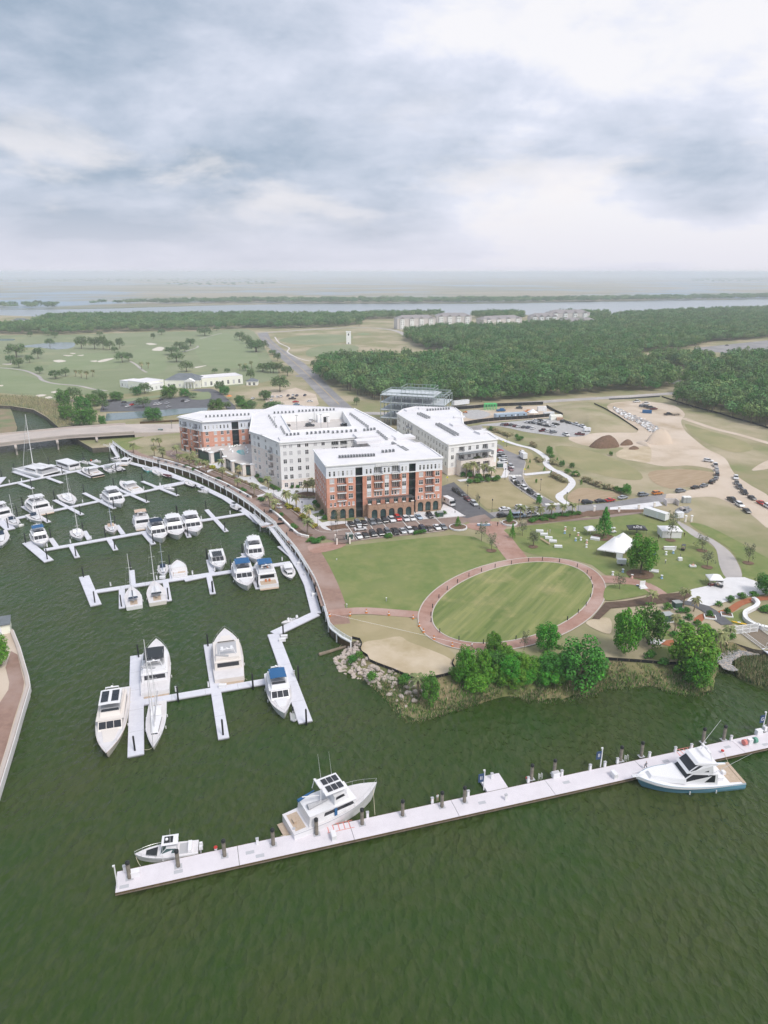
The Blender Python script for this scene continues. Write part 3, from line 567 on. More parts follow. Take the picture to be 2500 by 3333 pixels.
class Bld:
    def __init__(s,name,label,cat,loc,group=None):
        s.loc=Vector((loc[0],loc[1],LAND)); s.o=thing(name,label,cat,s.loc,0,group); s.k=0
    def part(s,name,b,parent=None):      # mesh given in world coordinates
        o=b.build(name,parent or s.o); 
        if parent is None: o.location=(-s.loc.x,-s.loc.y,-s.loc.z)
        return o
    def put(s,name,me,p,rz,parent=None): return put(name,me,parent or s.o,(p.x-s.loc.x,p.y-s.loc.y,p.z-s.loc.z),rz)
    def facade(s,A,B,H,bands,ops,z0=LAND,y0=0.,name='wall'):
        A=Vector((A[0],A[1],0)); B=Vector((B[0],B[1],0)); L=(B-A).length; rz=bearing(A,B)
        T=Matrix.Translation((A.x,A.y,z0))@Matrix.Rotation(rz,4,'Z')
        us=sorted({0,L,*[q for o in ops for q in (o[0],o[1])]}); zs=sorted({0,H,*[q[0] for q in bands if q[0]<H],*[q for o in ops for q in (o[2],o[3])]})
        us=[u for u in us if 0<=u<=L]; zs=[z for z in zs if 0<=z<=H]
        b=MB()
        def bm(z):
            for zt,m in bands:
                if z<zt: return m
            return bands[-1][1]
        for i in range(len(zs)-1):
            zc=(zs[i]+zs[i+1])/2; run=None
            for j in range(len(us)-1):
                uc=(us[j]+us[j+1])/2; hole=any(o[0]<uc<o[1] and o[2]<zc<o[3] for o in ops)
                if hole:
                    if run is not None: b.quad(*[T@Vector(p) for p in ((run,0,zs[i]),(us[j],0,zs[i]),(us[j],0,zs[i+1]),(run,0,zs[i+1]))],bm(zc)); run=None
                elif run is None: run=us[j]
            if run is not None: b.quad(*[T@Vector(p) for p in ((run,0,zs[i]),(L,0,zs[i]),(L,0,zs[i+1]),(run,0,zs[i+1]))],bm(zc))
        for o in ops:
            u0,u1,za,zb,k=o[:5]
            d={'w':.16,'bal':1.5,'slot':2.6,'arch':.7,'loggia':1.5,'door':.3}[k]; rm=bm((za+zb)/2) if k!='slot' else 'dark_metal'
            P=lambda u,y,z: T@Vector((u,y,z))
            b.quad(P(u0,0,za),P(u0,0,zb),P(u0,d,zb),P(u0,d,za),rm); b.quad(P(u1,0,zb),P(u1,0,za),P(u1,d,za),P(u1,d,zb),rm)
            b.quad(P(u0,0,zb),P(u1,0,zb),P(u1,d,zb),P(u0,d,zb),rm); b.quad(P(u0,0,za),P(u0,d,za),P(u1,d,za),P(u1,0,za),rm)
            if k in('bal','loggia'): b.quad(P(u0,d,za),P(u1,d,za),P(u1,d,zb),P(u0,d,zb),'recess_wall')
            if k=='slot': b.quad(P(u0,d,za),P(u1,d,za),P(u1,d,zb),P(u0,d,zb),'dark_metal')
        s.part(name,b)
        for o in ops:
            u0,u1,za,zb,k=o[:5]; w=u1-u0; h=zb-za; p=T@Vector(((u0+u1)/2,0,za))
            if k=='w':
                wm,pm=win_meshes(w,h); f=s.put('window',wm,p,rz); put('pane',random.choice(pm),f)
            elif k in('bal','loggia'):
                a,r,d=bal_meshes(w,.9 if k=='bal' else .12,'trim_white'); q=s.put('balcony',a,p,rz); put('railing',r,q); put('balcony_door',d,q)
            elif k=='slot':
                n=round(h/3.5)
                for i in range(n):
                    zf=i*h/n; 
                    if i: 
                        a,r,d=bal_meshes(w-.3,.1,'dark_metal'); q=s.put('balcony',a,T@Vector(((u0+u1)/2,.2,za+zf)),rz); put('railing',r,q)
                        e=MB(); e.box(-w/2+.05,w/2-.05,-.02,2.3,-.32,-.02,'dark_metal'); put('floor_slab',e.mesh('floor_slab'),q)
                    g_=MB(); g_.box(-w/2+.3,w/2-.3,2.3,2.5,.3,h/n-.7,'glass_green'); s.put('glazing',g_.mesh('glazing'),T@Vector(((u0+u1)/2,0,za+zf)),rz)
            elif k=='arch':
                r_=w/2; n=10; e=MB()
                for side in (-1,1):
                    pts=[(side*r_*math.cos(math.pi/2*i/n),h-r_+r_*math.sin(math.pi/2*i/n)) for i in range(n+1)]
                    for q0,q1 in zip(pts,pts[1:]):
                        fs=[(q0[0],.04,q0[1]),(q1[0],.04,q1[1]),(q1[0],.04,h),(q0[0],.04,h)]
                        if side>0: fs=fs[::-1]
                        e.quad(*fs,'brick_brown'); e.quad((q0[0],.04,q0[1]),(q0[0],.7,q0[1]),(q1[0],.7,q1[1]),(q1[0],.04,q1[1]),'brick_brown')
                s.put('arch',e.mesh('arch'),p,rz)
                e=MB(); e.quad((-r_,.6,0),(r_,.6,0),(r_,.6,h),(-r_,.6,h),'glass_green'); 
                for i in range(4): e.box(-r_+w*i/3-.04,-r_+w*i/3+.04,.52,.59,0,h,'black_metal')
                e.box(-r_,r_,.525,.585,h*.55,h*.55+.08,'black_metal')
                s.put('shopfront',e.mesh('shopfront'),p,rz)
            elif k=='door':
                e=MB(); e.box(-w/2,w/2,.2,.28,0,h,'black_metal'); e.quad((-w/2+.15,.19,.2),(w/2-.15,.19,.2),(w/2-.15,.19,h-.2),(-w/2+.15,.19,h-.2),'glass_green'); s.put('door',e.mesh('door'),p,rz)
    def cornice(s,A,B,z,h=.5,out=.35,m='trim_white'):
        A=Vector((A[0],A[1],0)); B=Vector((B[0],B[1],0)); L=(B-A).length; b=MB()
        b.box(-out,L+out,-out,-.003,0,h,m); s.put('cornice',b.mesh('cornice'),Vector((A.x,A.y,z)),bearing(A,B))
    def roof(s,poly,z,m='roof_white',hole=None,parapet=.35):
        P=[Vector((p[0],p[1],0)) for p in poly]; b=MB()
        lp=[P]+([[Vector((p[0],p[1],0)) for p in hole]] if hole else [])
        allp=[q for l in lp for q in l]
        tri=tessellate_polygon(lp)
        out=[]
        for t in tri:
            a_,b_,c_=(allp[i] for i in t); out.append(tuple(t) if (b_-a_).cross(c_-a_).z>0 else (t[0],t[2],t[1]))
        b.add([(p.x,p.y,z) for p in allp],out,m)
        n=len(P)
        for i in range(n):
            a_,c_=P[i],P[(i+1)%n]; L=(c_-a_).length; T=Matrix.Translation((a_.x,a_.y,z-.3))@Matrix.Rotation(bearing(a_,c_),4,'Z')
            b.box(0,L-.302,.002,.3,0,.3+parapet,m,T)
        return s.part('roof',b)
def cols(xs,w,za,zb,k='w'): return [(x-w/2,x+w/2,za,zb,k) for x in xs]
def even(L,n,m=1.5): return [m+(L-2*m)*(i+.5)/n for i in range(n)]
# ---- brick building with the grey top storey
FL=Vector((-21.5,247.6)); FR=Vector((22.7,260.0)); B1=Vector((19.1,273.4)); B2=Vector((15.4,285)); B3=Vector((-3.4,277.4)); B4=Vector((-28.3,272.2))
bb=Bld('brick_apartment_building','six storey orange brick apartment building with grey top floor and arcade behind parked cars','building',(FL.x,FL.y))
LF=(FR-FL).length
U=lambda x:(x-232)/(1616-232)*LF
ops=[]
rows=(8.2,11.3,14.4)
for x in (278,325,385,432,490,540,1328,1374,1430,1475,1530,1577): ops+=cols([U(x)],.8,5.35,6.85)
for x in (272,323,374,424,474,523,700,747,913,962,1125,1170,1342,1388,1436,1482,1530,1577): ops+=cols([U(x)],.8,17.2,19.2)
for z in rows:
    for x in (295,512,1355,1558): ops+=cols([U(x)],1.75,z,z+1.85)
    for x in (405,1460): ops+=cols([U(x)],3.3,z-.5,z+2.05,'bal')
for z in rows[1:]:
    for x in (837,1048): ops+=cols([U(x)],3.2,z-.5,z+2.05,'bal')
for x in (835,1047): ops+=cols([U(x)],3.2,16.95,19.6,'bal')
for z in rows:
    for x in (727,939,1148): ops+=cols([U(x)],1.7,z,z+1.9)
for x in (800,833,868,1008,1043,1077): ops+=cols([U(x)],.85,8.2,9.9)
for x in (735,840,945,1050,1150): ops+=cols([U(x)],1.8,4.6,6.9,'door')
for x in (610,1247): ops.append((U(x)-1.35,U(x)+1.35,.05,20.2,'slot'))
for x in (310,415,515,1355,1450,1545): ops+=cols([U(x)],2.25,.1,4.1,'arch')
BR=[(4.9,'brick_brown'),(16.7,'brick_orange'),(30,'grey_panel')]
HB=21.4
bb.facade(FL,FR,HB,BR,ops)
sidew=lambda L,n:[q for z in rows for q in cols(even(L,n),.9,z,z+1.85)]+cols(even(L,n),.8,17.2,19.2)+cols(even(L,n),.8,5.35,6.85)
LS=(FL-B4).length
bb.facade(B4,FL,HB,BR,sidew(LS,7)+cols(even(LS,6),2.3,.1,4.1,'arch'))
bb.facade(FR,B1,HB,BR,sidew((B1-FR).length,4)); bb.facade(B1,B2,HB,BR,sidew((B2-B1).length,3)); bb.facade(B2,B3,HB,BR,[]); bb.facade(B3,B4,HB,BR,[])
bb.roof([FL,FR,B1,B2,B3,B4],LAND+HB)
for a,c in ((FL,FR),(B4,FL),(FR,B1)):
    bb.cornice(a,c,LAND+HB-.2,.45,.4); bb.cornice(a,c,LAND+16.55,.35,.12)
    bb.cornice(a,c,LAND+20.0,.14,.06,'grey_panel')
bd=bearing(FL,FR); TB=Matrix.Translation((FL.x,FL.y,LAND))@Matrix.Rotation(bd,4,'Z')
for x in (727,939,1148):       # white spandrels between stacked windows
    for z in (10.15,13.25):
        e=MB(); e.box(-.85,.85,-.05,-.004,0,1.0,'grey_panel'); bb.put('spandrel_panel',e.mesh('spandrel_panel'),TB@Vector((U(x),0,z)),bd)
# arcade in front
u0,u1=U(690),U(1240); arc=[U(x) for x in (765,868,970,1073,1175)]
A0=TB@Vector((u0,-3.4,0)); A1=TB@Vector((u1,-3.4,0)); A2=TB@Vector((u1,-.02,0)); A3=TB@Vector((u0,-.02,0))
bb.facade(A0,A1,5.6,[(30,'brick_brown')],[(x-u0-1.15,x-u0+1.15,.05,3.9,'arch') for x in arc],name='arcade')
bb.facade(A3,A0,5.6,[(30,'brick_brown')],[],name='arcade'); bb.facade(A1,A2,5.6,[(30,'brick_brown')],[],name='arcade')
e=MB(); e.prism([A0,A1,A2,A3],LAND+4.3,LAND+4.45,'deck_concrete'); bb.part('terrace_floor',e)
for x in ([690,815,920,1020,1120,1228]):
    e=MB(); e.box(-.5,.5,-.14,.5,-1.2,.45,'brick_brown'); e.box(-.6,.6,-.24,.6,.45,.6,'stone_pink'); bb.put('pier_cap',e.mesh('pier_cap'),TB@Vector((min(max(U(x),u0+.6),u1-.6),-3.4,5.6)),bd)
e=MB()
for i in range(26):
    x=u0+.3+(u1-u0-.6)*i/25; e.box(x-.05,x+.05,-3.1,-.1,7.55,7.75,'grey_metal')
for y in (-3.0,-1.6,-.25): e.box(u0,u1,y-.06,y+.06,7.4,7.54,'grey_metal')
for i in range(6):
    x=u0+.4+(u1-u0-.8)*i/5; e.box(x-.07,x+.07,-3.06,-2.94,4.45,7.4,'grey_metal')
bb.put('pergola',e.mesh('pergola'),Vector((FL.x,FL.y,LAND)),bd)
# name board
e=MB(); e.box(-4.5,4.5,-.35,-.1,0,1.05,'trim_white'); sb=bb.put('name_board',e.mesh('name_board'),TB@Vector((U(938),0,19.9)),bd)
M('sign_grey',S(168,170,178,V),rough=.6)
def evaluated(t):     # mesh of a temporary object, evaluated in a scratch scene
    ts=bpy.data.scenes.new('scratch'); ts.collection.objects.link(t); vl=ts.view_layers[0]; vl.update(); dg=vl.depsgraph; dg.update(); me=bpy.data.meshes.new_from_object(t.evaluated_get(dg)); bpy.data.objects.remove(t); bpy.data.scenes.remove(ts); return me
def letters(txt,size,parent,p,rz,m,rx=math.pi/2,ext=.02,sx=1):
    cu=bpy.data.curves.new('lettering','FONT'); cu.body=txt; cu.size=size; cu.align_x='CENTER'; cu.align_y='CENTER'; cu.extrude=ext; cu.materials.append(MATS[m])
    t=bpy.data.objects.new('lettering_curve',cu); me=evaluated(t)
    me.materials.clear(); me.materials.append(MATS[m]); o=bpy.data.objects.new('lettering',me); C.objects.link(o); o.parent=parent; o.location=p; o.rotation_euler=(rx,0,rz); o.scale=(sx,1,1); return o
letters('SAVANNAH HARBOR',.92,sb,(0,-.37,.5),0,'sign_grey',sx=.98)
# ---- long white building round the roof-top parking deck
wb=Bld('white_apartment_building','long white six storey apartment building wrapped round a rooftop parking deck','building',(-30,300))
Wp=[(-61,310),(-54.5,302.8),(-44.5,288.3),(-10.6,299.3),(-4.9,279),(-3.4,277.6),(15.2,285.2),(9.4,298.4),(5.5,310.5),(-3.3,335.6),(-16,366),(-26,369),(-58.2,377.5),(-67.2,352.7)]
HOLE=[(-42.5,309.5),(-15,318.5),(-21.5,356),(-52,347)]
HW=20.5
WBands=[(7.2,'stone_pink'),(30,'stucco_white')]
WB2=[(14.5,'stone_pink'),(30,'stucco_white')]
WB0=[(30,'stucco_white')]
zr=(.6,4.2,7.7,11.2,14.7,18.0)
def wwin(L,n,w=1.5,skip=(),h=1.95): return [q for i,z in enumerate(zr) if i not in skip for q in cols(even(L,n),w,z,z+(h if i<5 else 1.8))]
n=len(Wp)
for i in range(n):
    a,c=Vector(Wp[i]),Vector(Wp[(i+1)%n]); L=(c-a).length
    if i==0: ops=wwin(L,2,1.7); bd_=WB2
    elif i==1: ops=wwin(L,4,1.4)[:]; bd_=WB2; ops=[o for o in ops if not(6<o[0]<11)]+[(7.0,10.0,z-.3,z+2.2,'bal') for z in zr[1:5]]
    elif i==2:
        ops=[]; bd_=WB2 if False else [(4.0,'stone_pink'),(30,'stucco_white')]
        for k,z in enumerate(zr):
            ops+=cols([2.0,4.6,8.2,11.6,15.4,18.9],1.55,z,z+1.95)
            if k: ops+=cols([24.2,28.2],3.0,z-.3,z+2.1,'loggia')+cols([32.2],1.5,z,z+1.95)
    elif i==3: ops=[]; bd_=[(30,'siding_grey')]
    elif i in (7,8): ops=wwin(L,4); bd_=WBands
    elif i==9: ops=wwin(L,9); bd_=WBands
    elif i==12: ops=wwin(L,6); bd_=WB0
    elif i==13: ops=wwin(L,8); bd_=WB0
    else: ops=[]; bd_=WB0
    wb.facade(a,c,HW,bd_,ops)
    if i in (0,1,2,7,8,9,13): wb.cornice(a,c,LAND+HW-.9,.5,.4); wb.cornice(a,c,LAND+HW-.05,.4,.55)
e=MB(); Tw=Matrix.Translation((-44.5,288.3,LAND))@Matrix.Rotation(bearing(Vector(Wp[2]),Vector(Wp[3])),4,'Z')
e.box(7.0,13.2,-.3,-.003,0,14.4,'stone_pink',Tw)
# (stone facing pier omitted between window bays)
wb.roof(Wp,LAND+HW,hole=HOLE)
Z=LAND+HW
e=MB(); e.prism([Vector(p) for p in HOLE],Z-3.4,Z-3.3,'deck_concrete'); wb.part('parking_deck',e)
for i in range(4):
    a,c=Vector(HOLE[i]),Vector(HOLE[(i+1)%4]); e=MB(); L=(c-a).length
    T=Matrix.Translation((a.x,a.y,Z-3.3))@Matrix.Rotation(bearing(a,c),4,'Z'); e.box(0,L-.01,-.25,-.01,0,4.1,'stucco_white',T); wb.part('deck_wall',e)
for k in range(12):
    f=(k+.5)/12; a=Vector(HOLE[3]).lerp(Vector(HOLE[2]),f); c=Vector(HOLE[0]).lerp(Vector(HOLE[1]),f)
    q=(c-a).normalized(); e=MB(); L,Q=ribbon([Vector((*(a+q*.5),0)),Vector((*(a+q*5.5),0))],.14); e.add([(p.x,p.y,Z-3.28) for p in L+Q],[(2,3,1,0)],'road_paint'); wb.part('stall_line',e)
e=MB(); e.box(-6,6,-3.5,3.5,0,3.6,'stucco_white'); wb.put('stair_tower',e.mesh('stair_tower'),Vector((-22.5,362.5,Z)),.32) if False else None
# stair lobby in the deck corner
e=MB(); e.box(-3.2,3.2,-1.6,1.6,0,3.9,'stucco_white'); o=wb.put('stair_lobby',e.mesh('stair_lobby'),Vector((-31,348.5,Z-3.3)),.28)
e=MB(); e.box(-.2,1.4,-1.66,-1.61,.05,2.8,'black_metal'); put('door',e.mesh('door'),o)
e=MB(); e.box(-2.4,-1.2,-1.66,-1.61,.05,2.2,'grey_panel'); put('door',e.mesh('door'),o)
# raised roof blocks
for p,sx,sy,h,rz in (((-8,300),5,4,1.0,.3),((4,300),4,5,.8,.3),((-7,290),5.5,2.5,1.2,.3),((-38,297),8,3,.6,.3),((8.5,297),4.5,3,1.1,.35)):
    e=MB(); e.box(-sx,sx,-sy,sy,0,h,'roof_white'); wb.put('roof_block',e.mesh('roof_block'),Vector((p[0],p[1],Z)),rz)
# ---- left wing, brick and grey
lw=Bld('brick_wing_building','five storey red brick and grey apartment wing with stacked balconies beside the bridge road','building',(-90,350))
Lp=[(-107.3,357.2),(-91.9,344.4),(-67.3,352.7),(-58.3,377.3),(-81.8,375),(-98.5,371)]
HL=17.9; LB=[(1.2,'stone_pink'),(12.9,'brick_orange'),(30,'grey_panel')]
zl=(.5,4.1,7.5,10.9,14.0)
for i in range(6):
    a,c=Vector(Lp[i]),Vector(Lp[(i+1)%6]); L=(c-a).length; ops=[]
    if i==0:
        for z in zl[1:]: ops+=cols([5,14.2],3.2,z-.5,z+2.1,'bal')+cols([1.3,9.6,17.6],.9,z-.1,z+1.9)
        ops+=cols([3,8,13,17],1.8,.3,2.8,'door')
    elif i==1:
        for k,z in enumerate(zl[1:]):
            if k<3: ops+=cols([2.0,6.2,9.6,12.6],1.5 if k<2 else 1.5,z,z+1.9)+cols([20.2],1.5,z,z+1.9)
            else: ops+=cols([1.4,3,5.4,7.2,9,10.8,12.6,19.6,21.2],.8,z,z+1.9)
            ops+=cols([24.2],2.6,z-.5,z+2.1,'loggia')
        ops+=[(14.6,18.0,.1,16.9,'slot')]+cols([8,12],2.0,.2,2.8,'door')
    elif i==5: ops=[q for z in zl[1:] for q in cols(even(L,4),1.2,z,z+1.9)]
    lw.facade(a,c,HL,LB,ops)
    if i in (0,1,5): lw.cornice(a,c,LAND+HL-.1,.3,.9); lw.cornice(a,c,LAND+12.8,.25,.1)
lw.roof(Lp,LAND+HL+.25)
# ---- white building on the right
rb=Bld('white_corner_building','four storey white apartment building with stone terrace and palms in front','building',(35,330))
Rp=[(29.6,309.2),(53.7,320.4),(50.5,337),(44.6,340),(41.2,356),(43.4,385.7),(41.3,400),(18.7,404.5),(10.8,396),(7.3,384)]
HR=14.6; zq=(.5,4.0,7.5,11.0)
for i in range(10):
    a,c=Vector(Rp[i]),Vector(Rp[(i+1)%10]); L=(c-a).length; ops=[]; bd_=[(3.6,'stone_pink'),(30,'stucco_white')]
    if i==0:
        for z in zq[1:]: ops+=cols([2.2,24.2],1.5,z,z+2.0)
        for z in zq[2:]: ops+=cols([7.1,19.9],3.0,z-.4,z+2.2,'loggia')+cols([11.4,15.6],1.5,z,z+2.0)
        ops+=cols([8,12,16,20],2.2,.1,2.9,'door')
    elif i in (1,): ops=[q for z in zq for q in cols(even(L,4),1.3,z,z+2)]
    elif i==9:
        L=(c-a).length
        for z in zq[1:]: ops+=cols([2,5.2,12,15,34,37,42,46.5,51,55,59,63,67,71,75],1.2,z,z+2.0)
        for z in zq[2:]: ops+=cols([20,25.5],2.4,z-.4,z+2.1,'bal')
    elif i in (4,5): ops=[q for z in zq for q in cols(even(L,5),1.4,z,z+2)]
    rb.facade(a,c,HR,bd_,ops)
    if i in (0,1,9,4,5): rb.cornice(a,c,LAND+HR-.15,.4,.5); rb.cornice(a,c,LAND+HR-1.5,.2,.15)
a,c=Vector(Rp[9]),Vector(Rp[0]); T9=Matrix.Translation((a.x,a.y,LAND))@Matrix.Rotation(bearing(a,c),4,'Z')
e=MB(); e.box(8.5,31,-.5,-.004,0,13.0,'siding_grey',T9)
rb.roof(Rp,LAND+HR)
for p,sx,sy,h,rz in (((47.5,333.5),2.2,3,1.0,.4),((37.5,352),2.5,3,.9,1.85),((41,372),2,3,.7,1.6),((24,398),4,2.2,.7,.1),((15,392),3,2.5,.7,.3)):
    e=MB(); e.box(-sx,sx,-sy,sy,0,h,'roof_white'); rb.put('roof_block',e.mesh('roof_block'),Vector((p[0],p[1],LAND+HR)),rz)
# stone terrace front of it
bd=bearing(Vector(Rp[0]),Vector(Rp[1])); TR=Matrix.Translation((*Rp[0],LAND))@Matrix.Rotation(bd,4,'Z')
t0=TR@Vector((4.5,-4,0)); t1=TR@Vector((22.5,-4,0)); t2=TR@Vector((22.5,-.02,0)); t3=TR@Vector((4.5,-.02,0))
rb.facade(t0,t1,7.3,[(30,'stone_pink')],[(2.4,6.4,.2,2.8,'loggia'),(2.4,6.4,3.6,6.0,'loggia'),(8,10.4,3.6,6,'loggia'),(12,15.6,3.6,6,'loggia'),(8,10.4,.2,2.8,'loggia'),(12,15.6,.2,2.8,'loggia')],name='terrace')
rb.facade(t3,t0,7.3,[(30,'stone_pink')],[],name='terrace'); rb.facade(t1,t2,7.3,[(30,'stone_pink')],[],name='terrace')
e=MB(); e.prism([t0,t1,t2,t3],LAND+6.6,LAND+6.7,'deck_concrete'); rb.part('terrace_floor',e)
e=MB(); e.box(4.3,22.7,-3.6,-.05,10.1,10.3,'grey_metal'); 
for i in range(6): e.box(4.6+i*3.5-.07,4.6+i*3.5+.07,-3.5,-3.36,7.3,10.1,'grey_metal')
rb.put('awning',e.mesh('awning'),Vector((*Rp[0],LAND)),bd)
# ---- steel frame under construction
sf=thing('steel_frame_building','open steel frame of a building under construction with bare floor decks','building',(-2,421,LAND))
M('steel',S(150,162,160,V),S(132,144,142,V),scale=.5,rough=.6,metal=.2)
M('metal_deck',S(222,228,232),S(206,212,218),scale=.4,rough=.5,metal=.1)
fr=math.atan2(-14,44); NX,NY,BX,BY=7,4,6.6,7.2; SL=(0,4.9,9.8,14.4,18.9)
for i in range(NX):
    for j in range(NY):
        e=MB(); e.box(-.18,.18,-.18,.18,0,18.9,'steel'); put('column',e.mesh('column') if (i,j)==(0,0) else sf_col,sf,Matrix.Rotation(fr,3,'Z')@Vector((i*BX,j*BY,0)),fr)
        if (i,j)==(0,0): sf_col=sf.children[0].data
for k in (1,2,3,4):
    d=MB(); d.box(-.4,(NX-1)*BX+.4 if k<4 else 33,-.4,(NY-1)*BY+.4,SL[k]-.06,SL[k]+.1,'metal_deck'); put('floor_deck',d.mesh('floor_deck'),sf,(0,0,0),fr)
    for j in range(NY):
        e=MB(); e.box(.19,(NX-1)*BX-.19,j*BY-.12,j*BY+.12,SL[k]-.55,SL[k]-.07,'steel'); put('beam',e.mesh('beam'),sf,(0,0,0),fr)
    for i in range(NX):
        e=MB(); e.box(i*BX-.12,i*BX+.12,.2,(NY-1)*BY-.2,SL[k]-.5,SL[k]-.08,'steel'); put('beam',e.mesh('beam'),sf,(0,0,0),fr)
def roof_cage(x0,x1,y0,y1,z0,z1,n):
    e=MB()
    for z in (z1-.25,(z0+z1)/2): 
        e.box(x0,x1,y0-.1,y0+.1,z,z+.22,'steel'); e.box(x0,x1,y1-.1,y1+.1,z,z+.22,'steel'); e.box(x0-.1,x0+.1,y0+.11,y1-.11,z,z+.22,'steel'); e.box(x1-.1,x1+.1,y0+.11,y1-.11,z,z+.22,'steel')
    for i in range(n+1):
        x=x0+(x1-x0)*i/n
        for y in (y0,y1): e.box(x-.09,x+.09,y-.09,y+.09,z0,z1-.26,'steel')
    put('roof_cage',e.mesh('roof_cage'),sf,(0,0,0),fr)
roof_cage(.5,39,0.5,21,18.9+.11,20.6,12); roof_cage(11,31,7,20,18.9+.11,23.2,8)
d=MB(); d.box(10.5,31.5,6.5,20.5,19.3,19.5,'metal_deck'); put('upper_deck',d.mesh('upper_deck'),sf,(0,0,0),fr)
# ---- rows of roof-top condensers
ac=MB(); ac.box(-.42,.42,-.42,.42,.12,1.05,'ac_grey'); ac.lathe([(.33,1.05),(.33,1.1)],'dark_metal',8); ac.box(-.3,.3,-.43,-.421,.3,.9,'dark_metal'); ac.box(-.45,.45,-.35,.35,0,.12,'dark_metal')
acm=ac.mesh('air_conditioner')
def acrow(r,p,q,n,z,lab,rows=1,gap=1.3):
    n=max(4,round(n*.72)); a,c=W(r,*p,z),W(r,*q,z); rz=bearing(a,c); nv=Vector((-math.sin(rz),math.cos(rz),0))
    for j in range(rows):
        for i in range(n):
            o=put('air_conditioner',acm,None,a.lerp(c,i/max(1,n-1))+nv*gap*j,rz,1.05); o.location.z=z
            tag(o,f"grey condenser, {ORD[i]} from the left{(' in the front row',' in the back row')[j] if rows>1 else ''}, {lab}",'air conditioner','condensers on the flat roofs')
acrow('20',(390,40),(800,18),18,LAND+HB,'long row on the brick roof',1)
acrow('6',(680,480),(775,472),5,LAND+HB,'short row on the brick roof')
acrow('21',(1380,510),(1515,500),5,Z,'beside the near left deck corner')
acrow('6',(0,315),(190,300),9,Z,'along the near deck edge')
acrow('6',(232,305),(435,290),9,Z,'along the near right deck edge')
acrow('6',(515,285),(605,275),5,Z,'short row by the deck corner')
acrow('6',(390,140),(545,255),15,Z,'slanting row right of the deck')
acrow('6',(635,300),(715,365),9,Z,'slanting row above the link roof')
acrow('6',(770,405),(890,480),14,Z,'double row nearest the brick roof',1)
acrow('6',(860,445),(905,475),5,Z,'short row behind the brick roof')
acrow('21',(1230,245),(1455,235),9,Z,'left row behind the deck')
acrow('2',(320,905),(528,895),15,Z,'right row behind the deck')
acrow('21',(1165,285),(1250,410),8,Z,'left of the parking deck')
acrow('21',(1310,420),(1350,490),5,Z,'row at the left deck wall')
acrow('21',(410,290),(920,262),17,LAND+HL+.25,'row on the brick wing roof')
acrow('22',(360,400),(490,460),9,LAND+HR,'far pair, right white roof',2,1.6)
acrow('22',(630,555),(900,710),18,LAND+HR,'near pair, right white roof',2,1.6)
acrow('22',(500,345),(810,325),13,LAND+HR,'cross row, right white roof')
# ---- pool terrace with black pavilions
pt=Bld('pool_pavilion','black glass pavilion with stone piers and pool terrace between the two apartment wings','pavilion',(-72,330))
Pf=WL('21',[(318,778),(480,838),(600,800),(640,890),(740,945),(860,985),(975,985)])
Pp=[Vector((p.x,p.y)) for p in Pf]+[Vector((-61.2,310.5)),Vector((-67.2,352.4)),Vector((-91.7,344.1))]
ZT=5.0
for i in range(len(Pp)):
    a,c=Pp[i],Pp[(i+1)%len(Pp)]; L=(c-a).length
    if i<6:
        pt.facade(a,c,ZT,[(30,'black_metal')],[(.8,L-.8,.3,ZT-.7,'door')] if L>2 else [])
        e=MB(); e.box(-.9,.9,-.9,.9,0,ZT+.3,'stone_pink'); e.box(-1.1,1.1,-1.1,1.1,ZT+.3,ZT+.6,'trim_white'); pt.put('stone_pier',e.mesh('stone_pier'),Vector((c.x,c.y,LAND)),bearing(a,c))
    else: pt.facade(a,c,ZT,[(30,'stone_pink')],[])
e=MB(); e.prism(Pp,LAND+ZT-.4,LAND+ZT,'deck_concrete'); pt.part('terrace_floor',e)
e=MB(); e.prism(WL('21',[(800,680),(855,676),(880,735),(835,740),(770,705),(780,690)],LAND+ZT+.03),LAND+ZT+.01,LAND+ZT+.03,'pool_water'); pt.part('pool',e)
for i,(x,y) in enumerate(((690,655),(720,650),(750,645),(780,640),(810,636),(700,690),(730,710),(900,690),(905,720),(890,660),(370,690),(400,686),(430,690),(455,682))):
    p=W('21',x,y,LAND+ZT); e=MB(); e.box(-.35,.35,-1,.4,.3,.42,'trim_white'); e.add([(-.35,.4,.42),(.35,.4,.42),(.35,1,.9),(-.35,1,.9)],[(0,1,2,3)],'trim_white'); e.box(-.3,.3,-.9,-.8,0,.3,'trim_white'); e.box(-.3,.3,.2,.3,0,.3,'trim_white')
    tag(e.build('sun_lounger',None,p,random.uniform(-.4,.4)),'white sun lounger on the pool terrace' if i<10 else 'white lounge chair on the black pavilion roof','sun lounger','loungers on the pool terrace' if i<10 else 'chairs on the pavilion roof')
